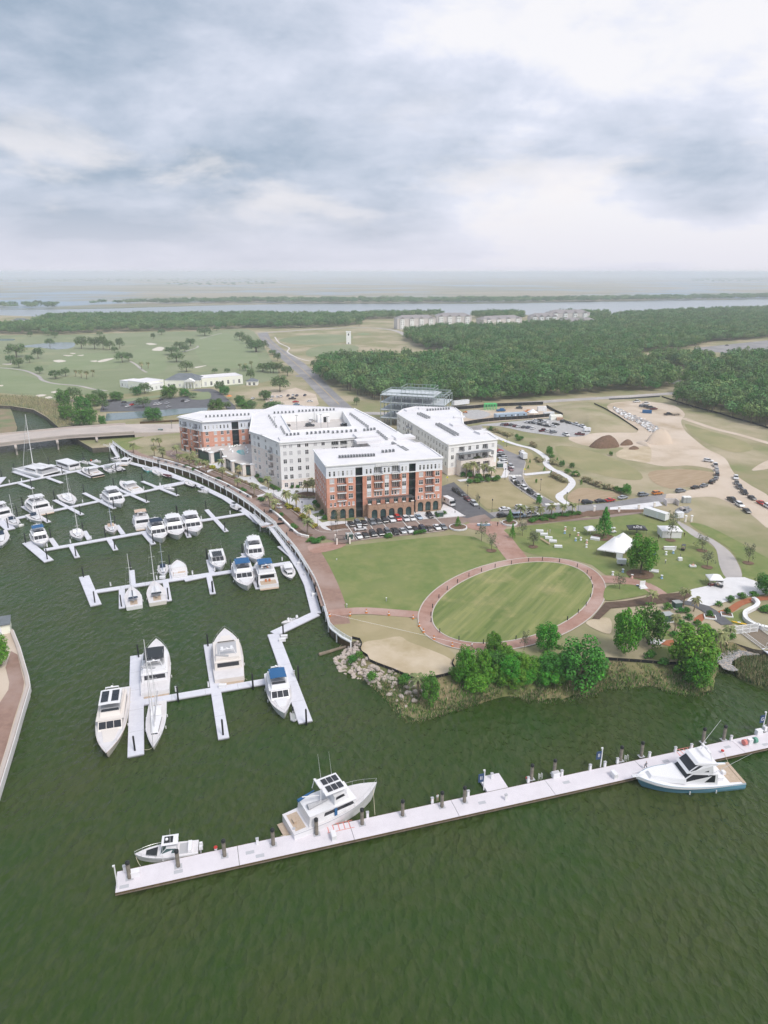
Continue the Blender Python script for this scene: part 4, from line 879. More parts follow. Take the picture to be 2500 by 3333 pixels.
# ---- clubhouse
ch=Bld('clubhouse','long cream clubhouse with white wings and grey hipped centre beside the golf course','building',(-160,575))
def simple(bld,A,B,depth,h,wall,roofm,nw,hip=0,ww=1.6,wh=2.2,wz=1.,name='wing',over=.5):
    A=Vector((A[0],A[1])); B=Vector((B[0],B[1])); d=(B-A).normalized(); nv=Vector((-d.y,d.x)); P=[A,B,B+nv*depth,A+nv*depth]
    for i in range(4):
        a,c=P[i],P[(i+1)%4]; L=(c-a).length; k=nw if i==0 else max(1,int(nw*L/(B-A).length))
        bld.facade(a,c,h,[(30,wall)],cols(even(L,k,.8),ww,wz,wz+wh) if i in (0,1,3) and k and L>3 else [])
    cx=sum(P,Vector((0,0)))/4; o=[p+(p-cx).normalized()*over for p in P]; z=LAND+h
    e=MB()
    if hip:
        m0=(P[0]+P[3])/2; m1=(P[1]+P[2])/2; ins=min(depth/2,(B-A).length/2-.3); r0=m0+d*ins; r1=m1-d*ins
        v=[(*o[i],z) for i in range(4)]+[(*r0,z+hip),(*r1,z+hip)]
        e.add(v,[(0,1,5,4),(1,2,5),(2,3,4,5),(3,0,4)],roofm)
        e.add([(*o[i],z-.25) for i in range(4)]+v[:4],[(0,1,5,4),(1,2,6,5),(2,3,7,6),(3,0,4,7),(3,2,1,0)],'trim_white')
        bld.part('roof',e)
    else: bld.roof(P,z+.01,roofm)
    return P
simple(ch,(-217,571.5),(-186,549),14,5.2,'trim_white','roof_white',9)
simple(ch,(-185.5,548.5),(-181,566.5),16,6.4,'cream','roof_white',3) if False else simple(ch,(-190,551),(-179.6,567.5),20,6.4,'cream','roof_white',3)
simple(ch,(-179,567.6),(-150,567),18,6.2,'cream','slate_roof',6,hip=4.5)
simple(ch,(-149.4,570),(-119.3,588.5),18,7.0,'cream','roof_white',7,ww=1.8,wh=3.2)
e=MB()   # portico
for i in range(4): e.lathe([(.35,0),(.3,4.6),(.42,4.6),(.42,5.0)],'trim_white',8,(i*2.4,0,0))
e.box(-.6,7.8,-.5,2.5,5.0,5.8,'trim_white'); e.add([(-.8,-.7,5.8),(8,-.7,5.8),(3.6,-.7,8),(-.8,4,5.8),(8,4,5.8),(3.6,4,8)],[(0,1,2),(0,2,5,3),(1,4,5,2)],'trim_white')
ch.put('portico',e.mesh('portico'),Vector((-161.5,564,LAND)),0)
gz=Bld('garden_gazebo','small cream garden pavilion with grey hipped roof right of the clubhouse','gazebo',(-110,580))
simple(gz,(-114.8,579.6),(-105.7,580),8,3.2,'cream','slate_roof',2,hip=2.4,ww=2,wh=2.4,wz=.1)
mn=Bld('white_mansion','white two storey house with columns in the trees by the far river','house',(-630,1240))
simple(mn,(-645,1237),(-618,1241),16,10.5,'trim_white','slate_roof',6,hip=3,ww=2.4,wh=6,wz=2)
e=MB()
for i in range(6): e.box(i*3.4-.5,i*3.4+.5,-2.5,-1.5,0,9.4,'trim_white')
e.box(-.8,18,-2.7,0,9.4,10.4,'trim_white'); mn.put('porch',e.mesh('porch'),Vector((-640,1237.5,LAND)),.146)
M('apt_roof',S(164,158,158),S(152,146,148),scale=.2,rough=.9)
apt=[((22,1176),(86,1192),22,14,'leftmost of the grey and white apartment blocks beyond the wood'),((90,1222),(150,1226),24,15,'second of the grey and white apartment blocks beyond the wood, tallest and deepest'),((166,1192),(238,1236),20,12,'third apartment block from the left beyond the wood, half hidden by trees'),((250,1215),(296,1222),20,15,'fourth apartment block from the left beyond the wood'),((290,1250),(362,1262),24,18,'rightmost apartment block beyond the wood, with broad grey roof'),((298,1196),(356,1200),18,10,'low apartment block in front of the rightmost one, nearly hidden by the wood')]
for A,B,dp,h,lab in apt:
    h*=1.22; ab=Bld('apartment_block',lab,'building',A,'apartment blocks beyond the wood')
    A=Vector(A); B=Vector(B); d=(B-A).normalized(); nv=Vector((-d.y,d.x)); L=(B-A).length
    simple(ab,A,B,dp,h,'siding_grey','apt_roof',0,hip=5,over=1.2)
    nb=4
    for k in range(nb):
        u=(k+.5)*L/nb; a=A+d*(u-3.4)-nv*2.2; c=A+d*(u+3.4)-nv*2.2
        ops=[q for f in range(int(h//3.2)) for q in cols([1.8,5],1.5,.8+f*3.2,2.6+f*3.2)]
        for p,q,o_ in ((a,c,ops),(a+nv*2.18,a,[]),(c,c+nv*2.18,[])): ab.facade(p,q,h-.4,[(30,'trim_white')],o_,name='bay')
        e=MB(); T=Matrix.Translation((*A,LAND))@Matrix.Rotation(bearing(A,B),4,'Z')
        e.add([T@Vector(v) for v in ((u-4,-2.8,h-.4),(u+4,-2.8,h-.4),(u,-2.8,h+2.6),(u-4,4,h-.4),(u+4,4,h-.4),(u,7,h+2.6))],[(0,1,2),(0,2,5,3),(1,4,5,2)],'apt_roof'); ab.part('gable',e)
tw=thing('white_tower','tall narrow white tower standing alone in the dry field','tower',(-46.4,931.7,LAND))
e=MB(); e.box(-3,3,-2.5,2.5,0,15.5,'trim_white'); e.build('wall',tw)
e=MB(); e.box(-3.3,3.3,-2.8,2.8,15.5,16.2,'trim_white'); e.build('cap',tw)
e=MB(); e.box(-.8,.8,-2.56,-2.502,11,13.6,'glass_dark'); e.build('window',tw); e=MB(); e.box(-.7,.7,-2.56,-2.502,0,2.2,'grey_metal'); e.build('door',tw)
# ================================================================ docks, pilings
M('dock_deck',S(232,232,240),S(222,222,232),scale=.8,rough=.85,detail=6,c3=S(214,214,222),scale3=.12,lo3=.55,hi3=.8)
M('dock_edge',S(196,196,202),rough=.8)
M('dock_float',S(120,122,124),S(90,92,92),scale=1,rough=.8)
M('pier_deck',S(236,230,236),S(228,222,228),scale=.5,rough=.85,detail=6)
M('pier_timber',S(110,88,58),S(76,66,46),scale=1.5,rough=.9)
M('piling_black',S(36,38,40),S(50,52,54),scale=1,rough=.6)
M('piling_grey',S(142,134,124),S(110,104,96),scale=1.2,rough=.9,detail=7)
M('boat_white',S(246,245,248),rough=.25,spec=.5)
M('boat_cream',S(240,232,226),rough=.3,spec=.5)
M('boat_deck',S(236,232,234),S(228,224,226),scale=.8,rough=.7)
M('teak',S(206,186,166),S(192,170,148),scale=2,rough=.8)
M('boat_glass',S(44,46,52),rough=.06,spec=.6)
M('canvas_blue',S(52,104,154),rough=.9)
M('canvas_navy',S(46,62,84),rough=.9)
M('canvas_teal',S(60,86,104),rough=.9)
M('canvas_grey',S(190,190,194),rough=.9)
M('canvas_tan',S(214,188,168),rough=.9)
M('canvas_maroon',S(98,52,62),rough=.9)
M('hull_blue',S(112,162,186),rough=.2,spec=.5)
M('hull_black',S(40,42,44),rough=.25,spec=.5)
M('hull_teal',S(120,190,196),rough=.3)
M('hull_grey',S(176,180,180),rough=.4)
M('orange_seat',S(206,130,84),rough=.8)
M('red_paint',S(206,64,58),rough=.5)
M('solar',S(40,44,52),rough=.12,spec=.6)
M('steel_rail',S(206,206,208),rough=.3,metal=.5)
M('rope',S(226,216,190),rough=.9)
DZ=.55
def deckbox(b,a,c,w,z,ext=0):
    d=(c-a).normalized(); a=a-d*ext; c=c+d*ext; L=(c-a).length; T=Matrix.Translation((a.x,a.y,0))@Matrix.Rotation(bearing(a,c),4,'Z')
    b.box(0,L,-w/2,w/2,z-.12,z,'dock_deck',T); b.box(.02,L-.02,-w/2-.05,w/2+.05,z-.3,z-.125,'dock_edge',T); b.box(.1,L-.1,-w/2+.1,w/2-.1,z-.8,z-.305,'dock_float',T)
def dock(label,walks,fingers,heads=(),ww=2.3,fw=1.7):
    pts=walks[0]; a=W(pts[0],*pts[1][0],DZ); o=thing('floating_dock',label,'dock',(a.x,a.y,0),0,'floating docks of the marina')
    def mk(nm,p,q,w,z):
        b=MB(); deckbox(b,p,q,w,z); x=b.build(nm,o); x.location=(-a.x,-a.y,0)
        L=(q-p).length; n=int(L//7); u=(q-p).normalized(); nv=Vector((-u.y,u.x,0))   # joints between the float sections
        for i in range(1,n):
            e=MB(); c=p+u*(L*i/n); T=Matrix.Translation((c.x-a.x,c.y-a.y,z))@Matrix.Rotation(bearing(p,q),4,'Z'); e.box(-.05,.05,-w/2+.03,w/2-.03,.002,.006,'dock_edge',T); 
            j=e.build('section_joint',x); j.location=(a.x,a.y,0)
    zz=DZ
    for r,ps in walks:
        P=[W(r,*q,DZ) for q in ps]
        for p,q in zip(P,P[1:]): zz+=.003; mk('walkway',p,q,ww,zz)
    for i,(r,p,q) in enumerate(fingers): mk('finger',W(r,*p,DZ),W(r,*q,DZ),fw,DZ-.006-.002*i)
    for r,p,q,w in heads: zz+=.003; mk('pier_head',W(r,*p,DZ),W(r,*q,DZ),w,zz)
    return o
dock('white floating dock nearest the front pier, with a long head on its left',[('16',[(410,597),(1300,445)])],[('16',(886,200),(992,835))],[('16',(405,275),(398,950),3.1)],fw=2.2)
dock('white angled dock arm bending out from the promenade, blue topped cruiser alongside',[('10',[(1018,820),(690,975)]),('16',[(1325,130),(1545,725)])],[],ww=3.0)
dock('white dock of the third row, T head at left and two big sailboats moored',[('9',[(740,650),(1659,510)]),('10',[(0,562),(200,520),(820,428)])],[('9',(1015,487),(1025,600)),('9',(940,630),(942,778)),('9',(1320,445),(1333,550)),('9',(1277,580),(1302,722)),('9',(1610,405),(1636,510)),('9',(1612,530),(1642,668)),('10',(455,355),(572,628))],[('9',(648,534),(741,756),3.0)])
dock('white dock of the second row with T head and blue topped trawler at left',[('9',[(340,330),(1170,183),(1500,125)]),('5',[(300,1110),(825,1025)])],[('9',(390,240),(435,303)),('9',(650,185),(690,250)),('9',(550,300),(597,388)),('9',(835,240),(893,330)),('9',(900,140),(950,208)),('9',(1110,200),(1185,285)),('9',(1370,60),(1460,232)),('5',(475,990),(655,1187))],[('9',(206,272),(378,416),3.0)])
dock('white dock of the first long row with five crossing fingers',[('4',[(110,938),(700,815),(1659,612)]),('5',[(0,792),(310,735)])],[('4',(205,822),(440,965)),('4',(490,765),(740,897)),('4',(755,702),(1030,840)),('4',(1025,650),(1330,785)),('4',(1280,597),(1600,725))],[('4',(-60,890),(95,1030),3.4)])
dock('white dock nearest the bridge with the large catamaran',[('4',[(-60,655),(0,640),(600,522),(1090,425)])],[('4',(120,510),(305,572)),('4',(435,455),(630,515)),('4',(175,615),(295,662)),('4',(430,565),(555,612)),('4',(690,505),(822,560)),('4',(800,430),(890,465)),('4',(905,458),(1000,492))],[('4',(30,560),(-40,640),2.6)])
dock('long white dock following the promenade railing',[('4',[(1110,415),(1300,465),(1659,588)]),('5',[(0,605),(200,690),(370,755),(640,885),(830,1012),(960,1115)]),('10',[(545,100),(590,125)]),('10',[(745,300),(835,375),(905,485),(960,600),(1018,820)])],[],ww=2.8)
pile=MB(); pile.lathe([(.2,-2.5),(.2,3.5),(.05,3.75)],'piling_black',8); pile_me=pile.mesh('piling',True)
def piles(r,pts,row):
    pts=sorted(pts)
    for i,(x,y) in enumerate(pts):
        p=W(r,x,y,DZ); o=put('piling',pile_me,None,(p.x,p.y,DZ),0,(1,1,random.uniform(.95,1.05))); tag(o,f'black mooring piling, {ORD[i]} from the left, {row}','piling','black pilings of the marina')
piles('16',[(418,287),(393,918),(685,577),(886,213),(988,812),(1190,492)],'on the dock nearest the front pier')
piles('16',[(1395,152),(1497,437),(1550,732)],'on the angled dock arm')
piles('9',[(1310,443),(645,541),(733,737),(1010,487),(938,767),(1300,712),(1600,405),(1640,657)],'on the left half of the third row')
piles('10',[(175,402),(222,657),(360,480),(448,356),(568,618)],'on the right half of the third row')
piles('4',[(233,1152),(427,1300),(458,1102),(685,1272),(748,1042),(950,1097),(1035,1207),(1038,988),(1380,1152),(1325,942),(1592,892)],'on the second row')
piles('5',[(378,1115),(473,988),(643,1182),(310,1232),(215,1030)],'on the right half of the second row')
piles('4',[(1282,588),(1548,614),(1590,720),(1025,642),(1048,717),(1320,782),(755,697),(1025,834),(492,758),(725,895),(205,817),(428,962),(155,897),(75,1017)],'on the first row')
piles('4',[(130,502),(440,443),(16,555),(285,657),(752,395),(988,420),(563,532),(806,545),(1045,502),(1428,476)],'on the dock by the bridge')
piles('10',[(620,85),(793,270),(1012,665)],'between promenade and long dock')
piles('5',[(45,612),(165,752),(640,850)],'beside the upper promenade dock')
# dock pedestals and boxes
ped=MB(); ped.box(-.16,.16,-.14,.14,0,1.0,'boat_white',taper=.02); ped.box(-.19,.19,-.17,.17,1.0,1.12,'dock_edge'); ped_me=ped.mesh('dock_pedestal')
PEDN={}; PEDL={'9':'on the left docks of rows two and three','10':'on the docks near the lawn','4':'on the first row and bridge docks','16':'on the dock nearest the front pier','5':'on the docks below the brick wing'}
for i,(r,x,y) in enumerate((('9',545,278),('9',705,248),('9',365,308),('9',855,610),('9',1210,560),('9',1485,522),('10',65,520),('10',235,495),('10',660,435),('10',755,415),('4',475,845),('4',745,790),('4',905,752),('4',1295,672),('4',1440,640),('4',85,610),('4',195,595),('16',890,488),('16',670,520),('16',1465,410),('10',885,440),('10',930,530),('10',990,680),('5',60,775),('5',430,1078),('5',690,1030))):
    o=put('dock_pedestal',ped_me,None,W(r,x,y,DZ),random.random(),1.15); o.location.z=DZ+.02; tag(o,f'white power pedestal {PEDL[r]}, {ORD[PEDN.setdefault(r,[]).__len__()]} of its line','pedestal'); PEDN[r].append(1); o['group']=('white power pedestals on the floating docks','white power pedestals on the floating docks')
bx=MB(); bx.box(-.9,.9,-.4,.4,0,.75,'boat_white',taper=.05); bx.box(-.93,.93,-.43,.43,.75,.85,'boat_white',taper=.08); bx_me=bx.mesh('dock_box')
for i,(r,x,y,l) in enumerate((('16',1388,180,'white dock box near the elbow of the angled arm'),('10',770,1010,'white dock box on the outer arm beside the piling'),('9',1255,552,'white dock box beside the sailboat finger on the third row'),('5',300,745,'white dock box by the black boat on the promenade dock'),('10',890,445,'white dock box opposite the centre console boat'),('10',1005,685,'white dock box beside the tall piling at the promenade'),('16',985,492,'white dock box where the middle finger crosses the walkway'))):
    o=put('dock_box',bx_me,None,W(r,x,y,DZ),random.random()*.4,1); o.location.z=DZ+.02; tag(o,l,'dock box','white dock boxes')
# ================================================================ front pier
PZ=.85
nl=W('17',45,935,PZ); nr=W('19',1659,437,PZ); fl=W('17',52,803,PZ); fr_=W('19',1659,318,PZ)
u=(nr-nl).normalized(); nv=Vector((-u.y,u.x,0)); wid=((fr_-nr).dot(nv)+(fl-nl).dot(nv))/2
nr=nr+u*30; LP=(nr-nl).length; rzp=bearing(nl,nr); TP=Matrix.Translation((nl.x,nl.y,0))@Matrix.Rotation(rzp,4,'Z')
pier=thing('concrete_pier','long white concrete pier across the foreground with timber edge and brown pilings','pier',(nl.x,nl.y,0),rzp)
def pu(r,x,y,z=PZ):
    p=W(r,x,y,z)-nl; return p.dot(u)
joints=[0,pu('17',785,640+65),pu('17',1462,550),pu('18',660,650),pu('18',1390,490),pu('19',655,560),pu('19',1400,400),LP]
for i,(a,c) in enumerate(zip(joints,joints[1:])):
    b=MB(); b.box(a+.04,c-.04,.06,wid,PZ-.5,PZ,'pier_deck'); b.build('deck_section',pier)
    b=MB(); b.box(a+.02,c-.02,-.08,.05,PZ-.45,PZ-.02,'pier_timber'); b.box(a+.02,c-.02,-.14,-.085,PZ-.42,PZ-.2,'timber'); b.box(a+.02,c-.02,wid+.01,wid+.12,PZ-.45,PZ-.03,'pier_timber'); b.build('fender_beam',pier)
b=MB(); b.box(.3,LP-.3,.3,wid-.3,-1.2,PZ-.51,'pier_timber'); b.build('float',pier)
e0=pu('18',905,520); e1=pu('18',1065,487); b=MB(); b.box(e0,e1,wid+.13,wid+4.2,PZ-.5,PZ-.004,'pier_deck'); b.build('landing',pier)
for r,x,y in (('17',855,690),('17',915,710),('17',425,805),('17',100,895),('18',875,622),('18',1525,465),('19',870,538),('19',1345,430),('19',1640,410)):
    p=Matrix.Rotation(-rzp,3,'Z')@(W(r,x,y,PZ)-nl); b=MB(); b.box(p.x-.7,p.x+.7,p.y-.35,p.y+.35,PZ+.003,PZ+.012,'dock_edge'); b.build('hatch',pier)
M('red_line',S(226,140,132),rough=.8)
for r,x,y in (('17',1395,535),('19',1030,460)):
    p=Matrix.Rotation(-rzp,3,'Z')@(W(r,x,y,PZ)-nl); b=MB()
    for k in range(5): b.box(p.x-2.2+k*.95,p.x-2.05+k*.95,p.y-.8,p.y+.8,PZ+.004,PZ+.01,'red_line')
    for s in (-.85,.85): b.box(p.x-2.4,p.x+2.4,p.y+s-.06,p.y+s+.06,PZ+.004,PZ+.011,'red_line')
    b.build('painted_marking',pier)
bp=MB(); bp.lathe([(.32,-3),(.32,3.0)],'piling_grey',10); bpm=bp.mesh('post',True); bc=MB(); bc.lathe([(.36,2.95),(.36,3.35),(.1,3.55)],'piling_black',10); bcm=bc.mesh('cap',True); bq=MB(); bq.box(-.6,.6,-.5,.5,.015,.06,'dock_edge'); bqm=bq.mesh('collar')
PP=[('17',133,845),('17',425,775),('17',703,712),('17',995,645),('17',1255,582),('17',1528,522),('18',262,722),('18',565,655),('18',738,617),('18',1255,440),('18',1430,402),('19',520,535),('19',680,500),('19',1155,392),('19',1315,372),('19',1650,302)]
for i,(r,x,y) in enumerate(PP):
    p=W(r,x,y,PZ); o=thing('pier_piling',f'weathered grey piling with black cap, {ORD[i]} from the left end of the front pier','piling',(p.x,p.y,PZ),rzp,'grey capped pilings of the front pier')
    put('post',bpm,o); put('cap',bcm,o); put('collar',bqm,o)
b=MB(); b.box(-.25,.25,-.2,.2,0,1.15,'boat_white',taper=.03); b.box(-.28,.28,-.23,.23,1.15,1.3,'dock_edge'); pm=b.mesh('pier_pedestal')
PB=[('17',105,805),('17',900,640),('17',1560,480),('17',1120,580),('18',490,625),('18',767,570),('18',950,435),('18',1230,465),('18',1488,412),('18',1058,600),('19',67,650),('19',285,605),('19',398,582),('19',495,555),('19',742,508),('19',942,468),('19',1065,445),('19',1372,380)]
for i,(r,x,y) in enumerate(PB):
    o=put('pier_pedestal',pm,None,W(r,x,y,PZ),rzp,.95); o.location.z=PZ+.01; tag(o,f'white service pedestal, {ORD[i]} from the left along the front pier','pedestal','white pedestals along the front pier')
for i,(r,x,y) in enumerate((('17',168,830),('17',1357,605),('18',1442,425),('19',470,660),('19',20,660),('19',1585,330),('19',1640,300))):
    o=put('pier_box',bx_me,None,W(r,x,y,PZ),rzp+(math.pi/2 if i in (1,3) else 0),(.8,1.1,1.3)); o.location.z=PZ+.01; tag(o,f'white storage box, {ORD[i]} from the left on the front pier','dock box','white storage boxes on the front pier')
M('sign_blue',S(52,78,118),rough=.5)
for i,(r,x,y,tx) in enumerate((('17',62,905,''),('18',887,525,'II'),('19',365,585,'II'),('19',1615,300,'G'))):
    p=W(r,x,y,PZ); o=thing('pier_sign',['white lamp post at the left end of the front pier','blue dock sign on a white post beside the pier landing','blue dock sign on a white post right of the landing on the front pier','blue dock sign on a white post at the right edge of the pier'][i],'sign',(p.x,p.y,PZ),rzp,'white sign posts on the front pier')
    b=MB(); b.box(-.09,.09,-.09,.09,0,4.4,'boat_white'); b.box(-.28,.1,-.12,.12,4.4,4.6,'boat_white'); b.build('post',o)
    if tx:
        b=MB(); b.box(-1.2,-.1,-.05,.05,2.0,3.8,'sign_blue'); s_=b.build('sign_board',o); letters(tx,1.1,s_,(-.65,-.06,2.9),0,'boat_white')
for i,(r,x,y) in enumerate((('17',650,675),('18',490,620),('18',1222,450),('19',1305,475))):
    p=W(r,x,y,PZ); b=MB(); b.ball((0,0,.55),.34,'red_paint',8,.6); b.box(-.2,.2,-.1,.25,0,.3,'boat_white'); tag(b.build('life_ring_stand',None,(p.x,p.y,PZ+.01)),f'red life ring stand, {ORD[i]} from the left on the front pier','life ring','red life ring stands on the front pier')
p=W('19',1515,405,PZ); o=thing('hose_reels','fuel hose stand with red and green reels on the front pier','hose reel',(p.x,p.y,PZ),rzp)
b=MB(); b.box(-.5,.5,-.4,.4,0,1.2,'boat_white'); b.build('cabinet',o)
M('reel_green',S(110,170,150),rough=.7)
for s,m in ((-1.3,'red_line'),(1.3,'reel_green')):
    b=MB(); b.tube((s-.3,0,.65),(s+.3,0,.65),.6,m,n=12); b.box(s-.35,s+.35,-.1,.1,0,.1,'dark_metal'); b.build('reel',o)
p=W('17',1185,570,PZ); b=MB()
for dx in (-.45,.45): b.tube((dx-.0,-.05,.3),(dx,.05,.3),.3,'black_metal',n=10)
b.tube((-.45,0,.3),(0,0,.75),.03,'black_metal'); b.tube((0,0,.75),(.45,0,.3),.03,'black_metal'); b.tube((.35,0,.3),(.4,0,.95),.03,'black_metal'); b.tube((.3,-.2,.95),(.3,.2,.95),.03,'black_metal')
tag(b.build('bicycle',None,(p.x,p.y,PZ+.01),rzp),'black bicycle standing on the pier beside the pilothouse yacht','bicycle')
for i,(r,x,y) in enumerate((('18',1320,430),('19',560,525))):
    p=W(r,x,y,PZ); b=MB()
    for s in (-.3,.3): b.path([(s,0,-.6),(s,0,.9),(s,.0,1.1),(s,-.4,1.1),(s,-.4,0)],.035,'boat_white')
    for z in (.2,.5,.8): b.tube((-.3,0,z),(.3,0,z),.03,'boat_white')
    tag(b.build('swim_ladder',None,(p.x,p.y,PZ),rzp),['white swim ladder on the pier just right of the landing','white swim ladder on the pier nearest the walking person'][i],'ladder','white swim ladders')
# ================================================================ boats (bow along +x, waterline z=0)
def hb(t,p=2.2): return .88+.12*min(1,t/.35) if t<.35 else max(0.02,1-((t-.35)/.65)**p)
def sheer(t,fb,rise): return fb*(1+rise*t*t)
def hull(root,L,B,fb,rise=.5,hm='boat_white',dm='boat_deck',p=3.0,stripe=None,cockpit=None,bottom='hull_black'):
    n=14; Ls=[]; b=MB(); D=[]
    for i in range(n+1):
        t=i/n; x=-L/2+L*t; w=B/2*hb(t,p); s=sheer(t,fb,rise); ww=w*(1-.38*t**1.5); xr=-(.07*L)*t**4
        Ls.append([(x,w,s),(x+xr*.5,ww*1.02+.0,s*.35),(x+xr,ww*.96,-.05),(x+xr,0,-.5),(x+xr,-ww*.96,-.05),(x+xr*.5,-ww*1.02,s*.35),(x,-w,s)])
        D.append((x,w-.1 if w>.15 else w*.3,s-.1))
    b.loft(Ls,hm,False,False,closed=False); k=Ls[0]; b.add(k,[tuple(range(7))[::-1]],hm)
    b.add([(x,w,z+.1) for x,w,z in D]+[(q[0][0],q[0][1],q[0][2]) for q in Ls],[(i,i+1,n+1+i+1,n+1+i) for i in range(n)],hm)
    b.add([(x,-w,z+.1) for x,w,z in D]+[(q[6][0],q[6][1],q[6][2]) for q in Ls],[(i+1,i,n+1+i,n+1+i+1) for i in range(n)],hm)
    b.build('hull',root,smooth=False)
    d=MB(); d.add([(x,w,z+.095) for x,w,z in D]+[(x,-w,z+.095) for x,w,z in D],[(n+1+i,n+1+i+1,i+1,i) for i in range(n)],dm); d.build('deck',root)
    if stripe:
        e=MB()
        for i in range(n):
            for s in (0,6):
                a,c=Ls[i][s],Ls[i+1][s]; sg=1 if s==0 else -1
                q=[(a[0],a[1]+sg*.02,a[2]-.14),(c[0],c[1]+sg*.02,c[2]-.14),(c[0],c[1]+sg*.02,c[2]-.02),(a[0],a[1]+sg*.02,a[2]-.02)]
                e.quad(*(q if sg<0 else q[::-1]),stripe)
        e.build('rub_rail',root)
def house(root,nm,x0,x1,w0,w1,z0,z1,rf=.4,rb=.1,m='boat_white',win=(.45,.85),wm='boat_glass',side=(.08,.92),front=True,back=False,tum=.08,roofm=None,over=0,panes=3):
    # raked box with inset glazing
    def pt(x,y,z):
        f=(z-z0)/(z1-z0); X=x0+(x1-x0)*x; X+=(-rf*f*x)+(rb*f*(1-x)); w=(w0+(w1-w0)*x)/2-tum*f; return (X,w*y,z)
    b=MB(); v=[pt(0,-1,z0),pt(1,-1,z0),pt(1,1,z0),pt(0,1,z0),pt(0,-1,z1),pt(1,-1,z1),pt(1,1,z1),pt(0,1,z1)]
    b.add(v,[(3,2,1,0),(4,5,6,7),(0,1,5,4),(1,2,6,5),(2,3,7,6),(3,0,4,7)],m)
    if over: 
        a,c=pt(0,1,z1),pt(1,1,z1); b.box(a[0]-over,c[0]+over,-max(a[1],c[1])-over*.6,max(a[1],c[1])+over*.6,z1,z1+.1,roofm or m)
    h=b.build(nm,root)
    if win:
        za,zb=z0+(z1-z0)*win[0],z0+(z1-z0)*win[1]
        for s in (-1,1):
            e=MB(); q=[pt(side[0],s*1.012,za),pt(side[1],s*1.012,za),pt(side[1]-.03,s*1.012,zb),pt(side[0]+.02,s*1.012,zb)]
            e.quad(*(q if s<0 else q[::-1]),wm); e.build('side_window',h)
        def xo(p,d): return (p[0]+d,p[1],p[2])
        if front:
            for i in range(panes):
                y0=-.94+1.88*i/panes+.02; y1=-.94+1.88*(i+1)/panes-.02; e=MB(); e.quad(xo(pt(1,y0,za),.02),xo(pt(1,y1,za),.02),xo(pt(1,y1,zb),.02),xo(pt(1,y0,zb),.02),wm); e.build('windscreen',h)
        if back: e=MB(); e.quad(xo(pt(0,.8,za),-.02),xo(pt(0,-.8,za),-.02),xo(pt(0,-.8,zb),-.02),xo(pt(0,.8,zb),-.02),wm); e.build('rear_window',h)
    return h
def bowrail(root,L,B,fb,rise,t0=.5,h=.75,p=3.0,r=.025):
    b=MB()
    for s in (1,-1):
        P=[]
        for i in range(9):
            t=t0+(1-t0)*i/8; w=B/2*hb(t,p)-.08; P.append(Vector((-L/2+L*t,s*max(0,w),sheer(t,fb,rise)+h)))
        b.path(P,r,'steel_rail',4)
        for q in P[::2]: b.tube(q,q-Vector((0,0,h)),r*.9,'steel_rail',n=4)
    b.build('railing',root)
def canopy(root,nm,x0,x1,w,z,m,zb,posts=True,th=.1,arch=.12):
    b=MB(); n=4; vs=[]
    for k,(dz) in enumerate((0,th)):
        for i in range(n+1):
            y=-w/2+w*i/n; zz=z+dz+arch*(1-(2*i/n-1)**2); vs+=[(x0,y,zz),(x1,y,zz)]
    o=2*(n+1); f=[(o+2*i,o+2*i+1,o+2*i+3,o+2*i+2) for i in range(n)]+[(2*i+2,2*i+3,2*i+1,2*i) for i in range(n)]+[(0,1,o+1,o),(2*n+1,2*n,o+2*n,o+2*n+1)]+[(2*i,o+2*i,o+2*i+2,2*i+2) for i in range(n)]+[(2*i+1,2*i+3,o+2*i+3,o+2*i+1) for i in range(n)]
    b.add(vs,f,m); c=b.build(nm,root)
    if posts:
        b=MB()
        for x in (x0+.15,x1-.15):
            for y in (-w/2+.08,w/2-.08): b.tube((x,y,zb),(x,y,z+.02),.035,'steel_rail',n=4)
        b.build('post',c)
    return c
def antenna(root,x,y,z,h): b=MB(); b.tube((x,y,z),(x-h*.08,y,z+h),.03,'boat_white',.012,4); b.build('antenna',root)
def platform(root,L,B,z=.35,d=1.0,m='teak'): b=MB(); b.box(-L/2-d,-L/2+.02,-B*.42,B*.42,z-.1,z,m); b.build('swim_platform',root)
def radar(root,x,z,h=1.6,w=1.2,m='boat_white'):
    b=MB()
    for s in (-1,1): b.tube((x-.3,s*w,z),(x,s*w*.7,z+h),.07,m,n=5)
    b.box(x-.2,x+.2,-w*.75,w*.75,z+h-.06,z+h+.06,m); r=b.build('radar_arch',root)
    b=MB(); b.lathe([(.3,0),(.32,.12),(.2,.25)],m,10,(x,0,z+h+.06)); b.tube((x,.3,z+h),(x,.3,z+h+.9),.02,m,n=4); b.build('radar_dome',r)
def fenders(root,L,B,fb):
    b=MB()
    for t in (.3,.55):
        for s in (1,-1): b.tube((-L/2+L*t,s*(B/2*hb(t)+.12),.15),(-L/2+L*t,s*(B/2*hb(t)+.12),.8),.11,'boat_white',n=6)
    b.build('fender',root)
def outboards(root,L,n,m='boat_white'):
    for i in range(n):
        y=(i-(n-1)/2)*.75; b=MB(); b.box(-L/2-.75,-L/2-.1,y-.24,y+.24,.75,1.45,m,taper=.08); b.box(-L/2-.5,-L/2-.2,y-.1,y+.1,-.4,.75,'dock_edge'); b.build('outboard_motor',root)
def boat(r,bow,stern,label,name='motor_yacht',B=.3,z=.9,cat='boat',group='boats moored in the marina',ext=0):
    a,c=W(r,*stern,z),W(r,*bow,z); L=(c-a).length+ext; m=(a+c)/2
    root=thing(name,label,cat,(m.x,m.y,0),bearing(a,c),group); return root,L,(B*L if B<1 else B)
